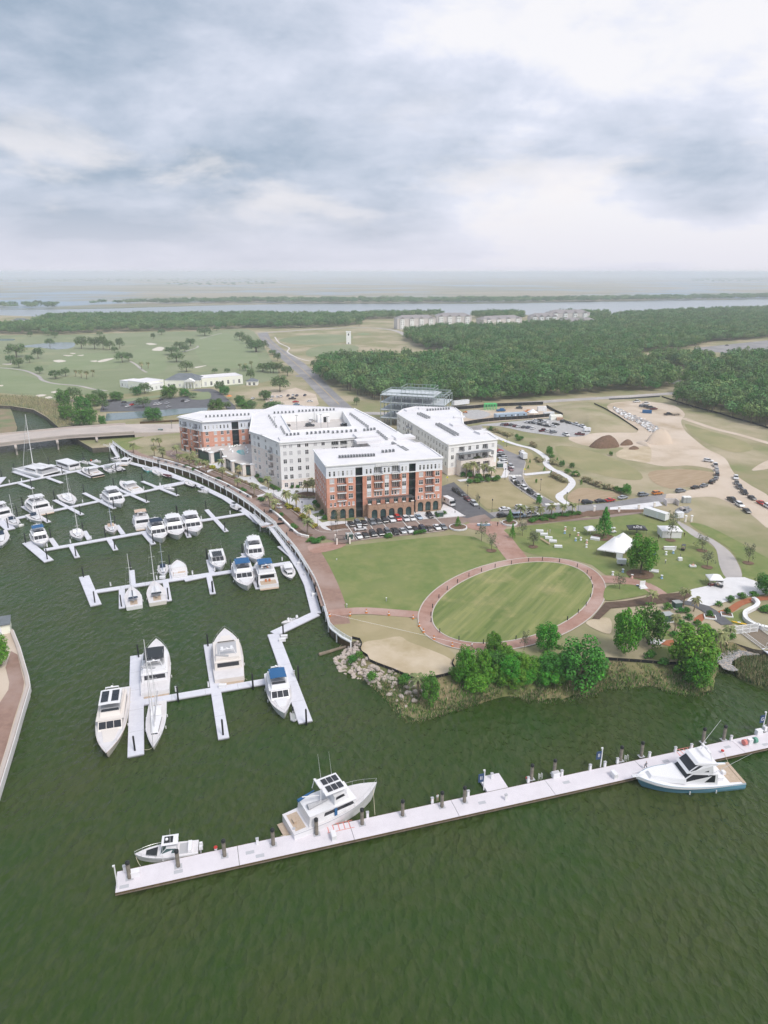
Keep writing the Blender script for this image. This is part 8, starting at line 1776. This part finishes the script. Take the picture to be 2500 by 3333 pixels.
for u_,v_ in [(i/3,j) for i in range(4) for j in (0,1)]+[(i,j/3) for i in (0,1) for j in (1,2)]:
    p=A.lerp(B_,u_).lerp(D_.lerp(C_,u_),v_)-Vector((A.x,A.y,0)); b=MB(); b.tube((p.x,p.y,0),(p.x,p.y,2.35),.06,'timber'); b.build('pole',o)
for a,c in ((A,B_),(B_,C_),(C_,D_),(D_,A)):
    b=MB(); L=(c-a).length; b.box(0,L,-.02,.02,1.95,2.3,'tent_white'); x=b.build('valance',o); x.location=(a.x-A.x,a.y-A.y,0); x.rotation_euler=(0,0,bearing(a,c))
p=A.lerp(B_,.75); b=MB(); b.box(0,(B_-A).length*.24,-.03,.03,.05,1.9,'tent_white'); x=b.build('side_wall',o); x.location=(p.x-A.x,p.y-A.y,0); x.rotation_euler=(0,0,bearing(A,B_))
def popup(label,r,x,y,sx,sy,h,m,rz=.1,walls=False,text=None):
    p=W(r,x,y); o=thing('canopy_tent',label,'canopy',(p.x,p.y,EZ),rz,'pop-up canopies of the event'); b=MB(); e=.25
    b.add([(-sx-e,-sy-e,h),(sx+e,-sy-e,h),(sx+e,sy+e,h),(-sx-e,sy+e,h),(-sx*.3,0,h+1.1),(sx*.3,0,h+1.1)],[(0,1,5,4),(1,2,5),(2,3,4,5),(3,0,4)],m); b.add([(-sx-e,-sy-e,h-.3),(sx+e,-sy-e,h-.3),(sx+e,sy+e,h-.3),(-sx-e,sy+e,h-.3),(-sx-e,-sy-e,h),(sx+e,-sy-e,h),(sx+e,sy+e,h),(-sx-e,sy+e,h)],[(0,1,5,4),(1,2,6,5),(2,3,7,6),(3,0,4,7)],m); c=b.build('roof',o)
    for q in (-sx,sx):
        for k in (-sy,sy): b=MB(); b.tube((q,k,0),(q,k,h),.05,'grey_metal'); b.build('pole',o)
    if walls:
        for q in ((-sx,sx,-sy-.03,-sy),(-sx,-sx+.03,-sy+.03,sy),(sx-.03,sx,-sy+.03,sy)): b=MB(); b.box(*q,.03,h-.35,m); b.build('side_wall',o)
    if text:
        t=letters(text,1.15,c,(0,-sy*.62,h+.52),0,'tent_white',rx=math.atan2(1.1,sy+e)); b=MB(); b.lathe([(.45,0),(.1,.03)],'tent_white',6,(0,-sy*.24,h+.88)); b.build('emblem',c)
    return o
popup('black printed canopy behind the white event tent','12',768,392,3,1.9,2.5,'canvas_navy' if False else 'hull_black',-.12,text='KATIE')
popup('white square marquee with side walls behind a thin tree','12',990,402,3.4,2.6,2.7,'tent_white',-.05,True)
popup('small white canopy left of the tall tree','12',457,395,1.6,1.6,2.3,'tent_white',.1)
popup('white canopy over two carts on the concrete pad','12',1292,735,1.9,1.7,2.5,'tent_white',-.1)
for i,(x,y) in enumerate(((117,378),(146,400),(178,424),(206,446),(242,482))):
    p=W('12',x,y); o=thing('banquet_table',f'long table under a white cloth, {ORD[i]} from the far end of the row','table',(p.x,p.y,EZ),-.1,'banquet tables in a row'); b=MB(); b.box(-1.3,1.3,-.5,.5,.72,.78,'linen_white'); b.build('table_top',o); b=MB(); b.box(-1.34,1.34,-.54,.54,.06,.715,'linen_white',taper=.03); b.build('cloth_skirt',o)
for i in range(8):
    p=W('12',128+i*8,432+i*5); o=thing('folding_chair','pale folding chair in the line beside the banquet tables','chair',(p.x,p.y,EZ),.8,'folding chairs beside the tables'); b=MB(); b.box(-.22,.22,-.22,.22,.42,.47,'canvas_tan'); b.build('seat',o); b=MB(); b.box(-.22,.22,.18,.23,.47,.95,'canvas_tan'); b.build('backrest',o)
    for sx in (-.19,.19):
        for sy in (-.19,.19): b=MB(); b.tube((sx,sy,0),(sx,sy,.42),.025,'canvas_tan',n=4); b.build('leg',o)
BT=[(290,362,'linen_pink','white'),(286,388,'linen_blue','blue'),(352,370,'linen_white','white'),(377,402,'linen_pink','pink'),(435,452,'linen_pink','pink'),(432,482,'linen_white','white'),(360,438,'linen_blue','blue'),(395,433,'linen_white','white'),(610,668,'linen_white','white'),(740,688,'linen_pink','white'),(940,692,'linen_blue','blue'),(970,532,'linen_white','white'),(1018,522,'linen_blue','blue'),(895,532,'linen_blue','blue'),(678,650,'linen_blue','blue')]
for i,(x,y,m,c) in enumerate(sorted(BT)):
    p=W('12',x,y); o=thing('cocktail_table',f'cocktail table with tied {m[6:]} cloth, {ORD[i]} from the left on the event lawn','table',(p.x,p.y,EZ),0,'cocktail tables on the event lawn')
    b=MB(); b.lathe([(.45,0),(.16,.7),(.4,1.05)],m,10); b.build('cloth_skirt',o); b=MB(); b.lathe([(.42,1.05),(.42,1.1)],'linen_white',10); b.build('table_top',o)
def cart(label,r,x,y,rz,m,top):
    p=W(r,x,y); o=thing('golf_cart',label,'golf cart',(p.x,p.y,EZ),rz,'golf carts'); b=MB(); b.box(-1.1,1.15,-.58,.58,.3,.72,m,taper=.06); b.build('body',o); b=MB(); b.box(-.5,.0,-.5,.5,.72,.95,'canvas_tan'); b.box(-.6,-.5,-.5,.5,.9,1.3,'canvas_tan'); b.build('seat',o); b=MB(); b.box(-1.0,.8,-.6,.6,1.85,1.93,top); b.build('roof',o)
    for sx in (-.9,.7):
        for sy in (-.52,.52): b=MB(); b.tube((sx,sy,.7),(sx,sy,1.85),.03,'dark_metal',n=4); b.build('roof_post',o)
    for sx in (-.75,.75):
        for sy in (-.5,.5): put('wheel',CAR['wheel'],o,(sx,sy,0),0,.7)
cart('white golf cart driving along the promenade drive','5',1133,982,-.6,'paint white','paint white'); cart('black golf cart right of the white bar','12',1085,500,1.0,'paint black','paint black'); cart('white golf cart beside the tall tree','12',610,382,.2,'paint white','paint white'); cart('red golf cart under the canopy on the concrete pad','12',1278,740,.3,'paint maroon','paint white'); cart('black scooter cart beside the red golf cart','12',1326,750,-.7,'paint black','paint black')
# people: one continuous skinned figure each, clothes in the vertex-free material bands
SK=S(206,160,134)
M('skin',SK,rough=.6); M('hair',S(70,54,44),rough=.8)
PEO={}
def person_mesh(pose,top,bot):
    k=(pose,top,bot)
    if k in PEO: return PEO[k]
    st={'stand':.0,'walk':.28}[pose]; V_=[(0,0,.95),(0,0,1.15),(0,0,1.38),(0,0,1.5),(0,.02,1.62),(0,.02,1.75),(-.1,0,.9),(-.11,-st,.5),(-.11,-st*1.2+(.12 if st else 0),.08),(-.11,-st*1.2+.18,.03),(.1,0,.9),(.11,st,.5),(.11,st*.9-.05,.08),(.11,st*.9+.13,.03),(-.19,0,1.4),(-.25,st*.5,1.14),(-.24,st*.9+.05,.92),(-.24,st*.9+.08,.82),(.19,0,1.4),(.25,-st*.5,1.14),(.24,-st*.6+.06,.92),(.24,-st*.6+.1,.82)]
    E_=[(0,1),(1,2),(2,3),(3,4),(4,5),(0,6),(6,7),(7,8),(8,9),(0,10),(10,11),(11,12),(12,13),(2,14),(14,15),(15,16),(16,17),(2,18),(18,19),(19,20),(20,21)]
    Rr=[.15,.14,.16,.06,.1,.085,.1,.07,.05,.045,.1,.07,.05,.045,.065,.05,.038,.03,.065,.05,.038,.03]
    me=bpy.data.meshes.new('body'); me.from_pydata(V_,E_,[]); ob=bpy.data.objects.new('skin_temp',me); md=ob.modifiers.new('s','SKIN'); 
    if not me.skin_vertices: me.attributes
    sv=me.skin_vertices[0].data if me.skin_vertices else None
    if sv:
        for i,r in enumerate(Rr): sv[i].radius=(r,r*.8)
        sv[0].use_root=True
    ob.modifiers.new('d','SUBSURF').render_levels=1; ob.modifiers['d'].levels=1
    m2=evaluated(ob); m2.name='body'
    m2.materials.clear()
    for m in (top,bot,'skin','hair','hull_black'): m2.materials.append(MATS[m])
    for f in m2.polygons:
        c=f.center; f.material_index=3 if c.z>1.7 or (c.z>1.6 and c.y<-.02) else 2 if c.z>1.47 or (abs(c.x)>.2 and c.z<1.05 and c.z>.7) else 0 if c.z>.97 else 4 if c.z<.08 else 1
        f.use_smooth=True
    PEO[k]=m2; return m2
def person(r,x,y,top,bot,label,rz=0,pose='stand',z=EZ):
    p=W(r,x,y,z); o=put('person',person_mesh(pose,top,bot),None,(p.x,p.y,z),rz); tag(o,label,'person','people about the waterfront')
for a in (('12',920,422,'hull_black','hull_black','person in black standing left of the white marquee',.3),('12',1092,408,'hull_black','hull_black','person in black standing right of the white marquee',2.),('12',965,590,'linen_white','paint grey','person in a pale top standing below the white bar',.5),('12',1066,550,'paint grey','paint grey','person in grey beside the white display plinth',1.),('12',1032,498,'linen_white','linen_white','person in white behind the white bar',.2),('12',170,388,'linen_pink','linen_white','person in pink near the far banquet table',1.),('12',186,385,'linen_white','linen_white','person in white near the far banquet table',2.),('12',320,415,'hull_black','hull_black','person in dark clothes among the cocktail tables',0.),('12',460,392,'linen_pink','linen_white','person in pink under the small white canopy',0.),('12',770,392,'paint grey','hull_black','person under the black printed canopy',0.),('7',330,1195,'hull_black','hull_black','person in black on the brick plaza by the street',0.,'walk'),('7',272,1195,'linen_pink','linen_white','person in pink at the white tables on the brick plaza',0.),('7',353,1180,'linen_white','linen_white','person in white on the brick plaza',0.),('13',1008,228,'linen_white','paint dark grey','worker in white walking on the near ring path',1.,'walk'),('19',713,597,'paint grey','hull_black','person in dark trousers walking on the front pier',.9,'walk',PZ+.01),('18',530,612,'linen_white','canvas_tan','person in white standing at the far edge of the front pier',.4,'stand',PZ+.01)): person(*a)
def block(name,label,cat,r,x,y,boxes,rz=0,z=EZ,group=None,parts=None):
    p=W(r,x,y,z); o=thing(name,label,cat,(p.x,p.y,z),rz,group)
    for nm,bx_,m in boxes: b=MB(); b.box(*bx_,m); b.build(nm,o)
    return o
block('event_bar','white bar counter right of the tent','bar','12',995,495,[('counter',(-2,2,-.4,.3,0,1.05,'x')[:6],'linen_white'),('counter_top',(-2.1,2.1,-.5,.4,1.05,1.12),'tent_white'),('back_shelf',(-1.8,1.8,.9,1.2,0,.8),'linen_pink')])
block('event_bar','white lounge set left of the tent','bar','12',490,430,[('counter',(-1.6,1.6,-.4,.4,0,.7),'linen_white'),('back_panel',(-1.6,1.6,.41,.55,0,1.1),'linen_white')],-.5)
block('lounge_sofa','white sofa beside the mulch ring tree','sofa','12',888,648,[('seat',(-1.4,1.4,-.4,.3,.1,.5),'linen_white'),('backrest',(-1.4,1.4,.31,.5,.1,.9),'linen_white')],-.4)
block('photo_backdrop','white steps and backdrop beside the brick path','backdrop','12',812,755,[('step',(-1.2,1.2,-.9,.2,0,.35),'linen_white'),('step',(-1.0,1.0,-.5,.2,.351,.7),'linen_white'),('back_panel',(-.9,.9,.25,.4,0,2.2),'tent_white')],.2)
block('display_plinth','small white plinth near the black golf cart','plinth','12',1064,568,[('base',(-.6,.6,-.5,.5,0,.9),'linen_white'),('top_board',(-.65,.65,-.55,.55,.9,.98),'tent_white')])
block('catering_trailer','small white trailer in front of the event tent','trailer','12',668,597,[('body',(-1.4,1.4,-.8,.8,.5,2.0),'linen_white'),('drawbar',(1.41,2.4,-.06,.06,.55,.65),'dark_metal'),('wheel',(-.3,.3,-.9,-.81,0,.6),'tyre')],-.2)
block('cooler','blue and white cooler on the brick path','cooler','12',778,742,[('box',(-.35,.35,-.25,.25,0,.4),'canvas_blue'),('lid',(-.36,.36,-.26,.26,.4,.5),'linen_white')])
block('ride_on_boat','small striped ride beside the thin trees','ride','12',1150,612,[('body',(-1,1,-.5,.5,.1,.6),'linen_white'),('seat',(-.4,.4,-.3,.3,.6,.9),'linen_pink'),('mast',(-.05,.05,-.05,.05,.9,1.8),'brick_brown')])
for i,(x,y) in enumerate(((170,1190),(205,1192),(240,1190))): block('plaza_table',f'white topped table on the brick plaza, {ORD[i]} from the left','table','7',x,y,[('table_top',(-.9,.9,-.4,.4,.72,.78),'linen_white'),('cloth_skirt',(-.92,.92,-.42,.42,.05,.715),'linen_blue')],.1,group='tables on the brick plaza')
bol=MB(); bol.lathe([(.11,0),(.1,.95),(.13,.96),(.13,1.05),(.04,1.12)],'black_metal',8); bol_me=bol.mesh('bollard')
BL=[('11',x,y) for x,y in ((970,420),(902,458),(840,500),(790,551),(752,608),(742,656),(743,694),(795,756),(910,804),(1057,824),(1160,818),(1252,800),(1560,684),(1625,639),(1045,391),(1127,366),(1225,346),(1328,330),(1410,325),(1513,335))]+[('12',x,y) for x,y in ((437,660),(463,705),(473,757),(460,822),(430,877),(377,927),(305,977),(250,583),(370,617))]
for r,x,y in BL: o=put('bollard',bol_me,None,W(r,x,y),0,1.1); o.location.z=LAND+.2; tag(o,'black bollard round the inner edge of the ring path','bollard','bollards of the ring path')
for x,y in [(1075+i*12,872+i*7.5) for i in range(10)]: o=put('bollard',bol_me,None,W('5',x,y),0,1.1); o.location.z=LAND+.15; tag(o,'black bollard along the drive by the planting circle','bollard','bollards of the drive')
cn=MB(); cn.box(-.28,.28,-.28,.28,0,.06,'paint orange'); cn.lathe([(.22,.06),(.15,.5),(.13,.75),(.08,1.0)],'paint orange',8); cn.lathe([(.19,.35),(.16,.6)],'linen_white',8); cn_me=cn.mesh('traffic_cone')
for i,(x,y) in enumerate(((135,658),(257,655),(355,638),(490,652),(635,672),(672,718),(698,755),(760,797),(870,838))): o=put('traffic_cone',cn_me,None,W('11',x,y),0,1.2); o.location.z=LAND+.16; tag(o,f'orange and white traffic cone, {ORD[i]} from the left beside the brick path','traffic cone','traffic cones beside the brick path')
for i,(r,x,y,c) in enumerate((('11',475,565,'grey'),('11',238,603,'white'),('11',177,318,'white'))): block('utility_post',['small grey utility post on the big lawn','small white utility post at the lawn corner','white irrigation box near the top of the lawn'][i],'post',r,x,y,[('post',(-.12,.12,-.12,.12,0,1.0 if i<2 else .3),'hull_grey'),('cap',(-.16,.16,-.16,.16,1.0 if i<2 else .3,1.1 if i<2 else .4),'trim_white')])
# transformers, enclosure, planters
M('utility_green',S(74,98,92),rough=.6)
for r,x,y,l,s in (('20',505,1005,'green transformer box at the left end of the car park',1.1),('20',1590,740,'green transformer box at the right end of the brick building',1.1),('23',290,580,'dark green transformer box among the bank trees',1.2),('23',425,400,'green transformer box with pale lid beside the mulch strip',1.0),('4',1447,158,'green utility box beside the approach road',1.2),('7',350,665,'dark green bin box beside the right white building',1.2)):
    block('transformer',l,'transformer',r,x,y,[('pad',(-1.5*s,1.5*s,-1.3*s,1.3*s,0,.15),'concrete'),('cabinet',(-1.1*s,1.1*s,-.9*s,.9*s,.15,1.7*s),'utility_green'),('lid',(-1.15*s,1.15*s,-.95*s,.95*s,1.7*s,1.8*s),'hull_grey')],.2,group='transformer boxes')
p=W('20',430,1050); o=thing('gated_enclosure','dark metal fence enclosure with white posts at the lawn corner','enclosure',(p.x,p.y,EZ),.2)
for q in ((-2.4,-2.1),(2.1,-2.1),(-2.4,2.1),(2.1,2.1)): b=MB(); b.box(q[0]-.25,q[0]+.25,q[1]-.25,q[1]+.25,0,2.2,'stone_pink'); b.build('pier',o)
for q in ((-2.1,1.8,-2.13,-2.07),(-2.1,1.8,2.07,2.13),(-2.43,-2.37,-1.8,1.8),(2.07,2.13,-1.8,1.8)):
    b=MB(); b.box(*q,1.6,1.7,'black_metal'); b.box(*q,.2,.3,'black_metal')
    for k in range(12): f=(k+.5)/12; b.box(q[0]+(q[1]-q[0])*f-.03,q[0]+(q[1]-q[0])*f+.03,q[2]+(q[3]-q[2])*f-.03,q[2]+(q[3]-q[2])*f+.03,.3,1.6,'black_metal')
    b.build('fence_panel',o)
def planter(label,r,x,y,rad,h=.6):
    p=W(r,x,y); o=thing('planter',label,'planter',(p.x,p.y,EZ),.2); b=MB(); b.lathe([(rad,0),(rad,h),(rad-.35,h),(rad-.35,h-.15)],'white_concrete',14); b.build('rim',o); b=MB(); b.lathe([(rad-.36,h-.3),(rad-.36,h-.12)],'mulch_bed',14); b.build('soil',o)
planter('white round planter with conifer at the car park end','11',905,128,3.4); planter('white round planter with conifer beside the street','11',1213,102,3.0); planter('dark planting circle before the white building','5',1375,872,5.2,.5); planter('brown paved circle with palms before the right white building','7',155,772,5,.25); planter('brown circle where the footpaths meet','7',868,712,3,.15)
for i,(x,y) in enumerate(((875,540),(1100,510))): block('square_planter',['white square planter left of the asphalt path','white square planter right of the asphalt path'][i],'planter','23',x,y,[('rim',(-1.5,1.5,-1.2,-1.0,0,.4),'trim_white'),('rim',(-1.5,1.5,1.0,1.2,0,.4),'trim_white'),('rim',(-1.5,-1.3,-1,1,0,.4),'trim_white'),('rim',(1.3,1.5,-1,1,0,.4),'trim_white'),('soil',(-1.29,1.29,-.99,.99,0,.3),'mulch_bed')],-.3,group='square planters')
# tree rings
for r,x,y,w in (('12',795,665,4.2),('12',548,415,4),('12',655,768,2),('12',72,480,1.6),('12',1000,435,1.8),('12',1247,617,1.8),('12',1212,505,1.8),('12',1525,588,1.8),('11',1105,265,1.8),('11',1358,240,1.6)):
    c=W(r,x,y); sheet('mulch_ring',[c+Vector((w*math.cos(t*.4488),w*.9*math.sin(t*.4488),0)) for t in range(14)],LAND+.2,'mulch_bed')
# curved seat wall, footbridge, gate, kayak
cw=cr(WL('23',[(1450,315),(1490,340),(1515,385),(1480,430),(1400,470),(1345,510),(1345,570),(1390,620),(1480,670),(1600,705),(1750,735)]),3,False); o=thing('curved_wall','white curving seat wall at the right edge above the footbridge','wall',(cw[0].x,cw[0].y,EZ))
for a,c in zip(cw,cw[1:]): b=MB(); b.box(-.05,(c-a).length+.05,-.5,.5,0,1.0,'white_concrete'); b.box(-.06,(c-a).length+.06,-.58,.58,1.0,1.12,'trim_white'); put('wall_section',b.mesh('wall_section'),o,(a.x-cw[0].x,a.y-cw[0].y,0),bearing(a,c))
fb0,fb1=W('23',1200,690),W('23',1560,960); fd=(fb1-fb0).normalized(); fz=LAND+.1; o=thing('footbridge','timber footbridge with white railings leading to the front pier','bridge',(fb0.x,fb0.y,fz),bearing(fb0,fb1)); Lf=(fb1-fb0).length
n=int(Lf/.45)
for k in range(n): b=MB(); b.box(k*Lf/n+.02,(k+1)*Lf/n-.02,.1,6.4,-.1,0,'dark_plank'if False else 'timber'); put('plank',b.mesh('plank') if k==0 else pl_me,o,(0,0,0) if k==0 else (k*Lf/n,0,0)); pl_me=pl_me if k else o.children[0].data
for y in (.05,6.45):
    b=MB(); b.box(0,Lf,y-.05,y+.05,1.0,1.1,'rail_white'); b.box(0,Lf,y-.04,y+.04,.12,.2,'rail_white')
    for k in range(int(Lf/.3)+1): b.box(k*.3-.025,k*.3+.025,y-.025,y+.025,0,1.0,'rail_white')
    b.build('railing',o)
b=MB(); b.box(0,Lf,.2,.5,-.6,-.11,'white_concrete'); b.box(0,Lf,6,6.3,-.6,-.11,'white_concrete'); b.build('girder',o)
for x in (Lf*.75,Lf-.6):
    for y in (.6,5.9): b=MB(); b.tube((x,y,-4),(x,y,-.61),.25,'trim_white',n=8); b.build('support_post',o)
g0,g1=W('23',1190,775),W('23',1510,735); gangway('white gangway dropping from the footbridge towards the front pier',at(W('23',1600,950),fz),at(W('23',1900,1180,PZ),PZ+.3),2.0)
o=thing('bridge_gate','white framed gate at the landward end of the footbridge','gate',(g0.x,g0.y,EZ),bearing(g0,g1)); Lg=(g1-g0).length
for k in range(4): b=MB(); b.box(Lg*k/3-.1,Lg*k/3+.1,-.1,.1,0,2.6,'rail_white'); b.build('post',o)
for k in range(3):
    b=MB(); x0,x1=Lg*k/3+.12,Lg*(k+1)/3-.12
    for z in (.15,1.2,2.35): b.box(x0,x1,-.05,.05,z,z+.15,'rail_white')
    for q in range(9): x=x0+(x1-x0)*(q+.5)/9; b.box(x-.04,x+.04,-.04,.04,.3,2.35,'rail_white')
    b.build('gate_panel',o)
p=W('23',1265,625); o=thing('yellow_kayak','yellow kayak lying on the grass beside the footbridge gate','kayak',(p.x,p.y,EZ+.1),-.5); b=MB(); M('kayak_yellow',S(246,200,60),rough=.4); b.loft([[(x,-w,.15),(x,-w*.6,0),(x,w*.6,0),(x,w,.15),(x,0,.32)] for x,w in ((-1.9,.03),(-1.2,.28),(0,.38),(1.2,.28),(1.9,.03))],'kayak_yellow'); b.build('hull',o); b=MB(); b.box(-.4,.4,-.2,.2,.28,.34,'linen_white'); b.build('seat',o)
p=W('12',1093,242); b=MB(); b.tube((0,0,.6),(0,3,.6),.75,'bridge_concrete',n=12,cap=False); b.tube((0,-.02,.6),(0,.3,.6),.55,'black_metal',n=12); tag(b.build('drain_pipe',None,(p.x,p.y,EZ),.1),'round concrete drain pipe among grey stones above the event lawn','pipe')
for i,(x,y) in enumerate(((1100,310),(1140,308))): block('stone_post',['pale post left of the gravel road start','pale post right of the gravel road start'][i],'post','12',x,y,[('shaft',(-.3,.3,-.3,.3,0,2.4),'stone_pink'),('cap',(-.4,.4,-.4,.4,2.4,2.6),'trim_white')],group='posts at the gravel road')
for i,(x,y) in enumerate(((485,235),(652,240),(785,222),(890,208))): block('stone_post',f'pale brick post along the concrete walk, {ORD[i]} from the left','post','12',x,y,[('shaft',(-.35,.35,-.35,.35,0,1.9),'stone_pink'),('cap',(-.45,.45,-.45,.45,1.9,2.1),'trim_white')],group='posts along the concrete walk')
for i,(r,x,y) in enumerate((('7',380,470),('7',572,725),('6',1260,745))):
    p=W(r,x,y); o=thing('crossing_sign',['yellow crossing sign near the upper curving street','yellow crossing sign beside the footpath','yellow crossing sign at the brick building side street'][i],'sign',(p.x,p.y,EZ)); b=MB(); b.tube((0,0,0),(0,0,2.6),.05,'grey_metal'); b.build('post',o); M('sign_yellow',S(244,240,60),rough=.5); b=MB(); b.add([(0,-.06,1.7),(.5,-.06,2.2),(0,-.06,2.7),(-.5,-.06,2.2),(0,-.02,1.7),(.5,-.02,2.2),(0,-.02,2.7),(-.5,-.02,2.2)],[(0,1,2,3),(7,6,5,4),(0,4,5,1),(1,5,6,2),(2,6,7,3),(3,7,4,0)],'sign_yellow'); b.build('sign_board',o)
p=W('1',1377,830); o=thing('orange_umbrella','orange parasol near the clubhouse drive','parasol',(p.x,p.y,EZ)); b=MB(); b.lathe([(2.6,2.4),(.1,3.6)],'paint orange',8); b.build('canopy',o); b=MB(); b.tube((0,0,0),(0,0,2.5),.06,'trim_white'); b.build('pole',o)
# ================================================================ labels of look-alikes: their order in the picture
def nth(k): return f"{k}{'th' if 10<=k%100<=20 else {1:'st',2:'nd',3:'rd'}.get(k%10,'th')}"
same={}
for o in C.objects:
    if o.parent is None and 'category' in o and o.get('kind') is None: same.setdefault(o['label'],[]).append(o)
for l,os_ in same.items():
    if len(os_)>1:
        os_.sort(key=lambda o:o.location.x/max(1,o.location.y))
        for i,o in enumerate(os_): o['label']=f"{l}, {nth(i+1)} from the left"
# ================================================================ haze: one even box of humid air round everything
hm=bpy.data.materials.new('humid_air'); hm.use_nodes=True; t=hm.node_tree; t.nodes.clear(); ou=t.nodes.new('ShaderNodeOutputMaterial'); pv=t.nodes.new('ShaderNodeVolumePrincipled')
pv.inputs['Color'].default_value=(.88,.93,1,1); pv.inputs['Density'].default_value=HAZE; pv.inputs['Anisotropy'].default_value=.0; t.links.new(pv.outputs[0],ou.inputs['Volume'])
MATS['humid_air']=hm; b=MB(); b.box(-47000,47000,-1500,62000,-12,97,'humid_air'); o=b.build('haze'); o['kind']='stuff'; o['label']='pale humid air over the marsh and river'; o['category']='haze'
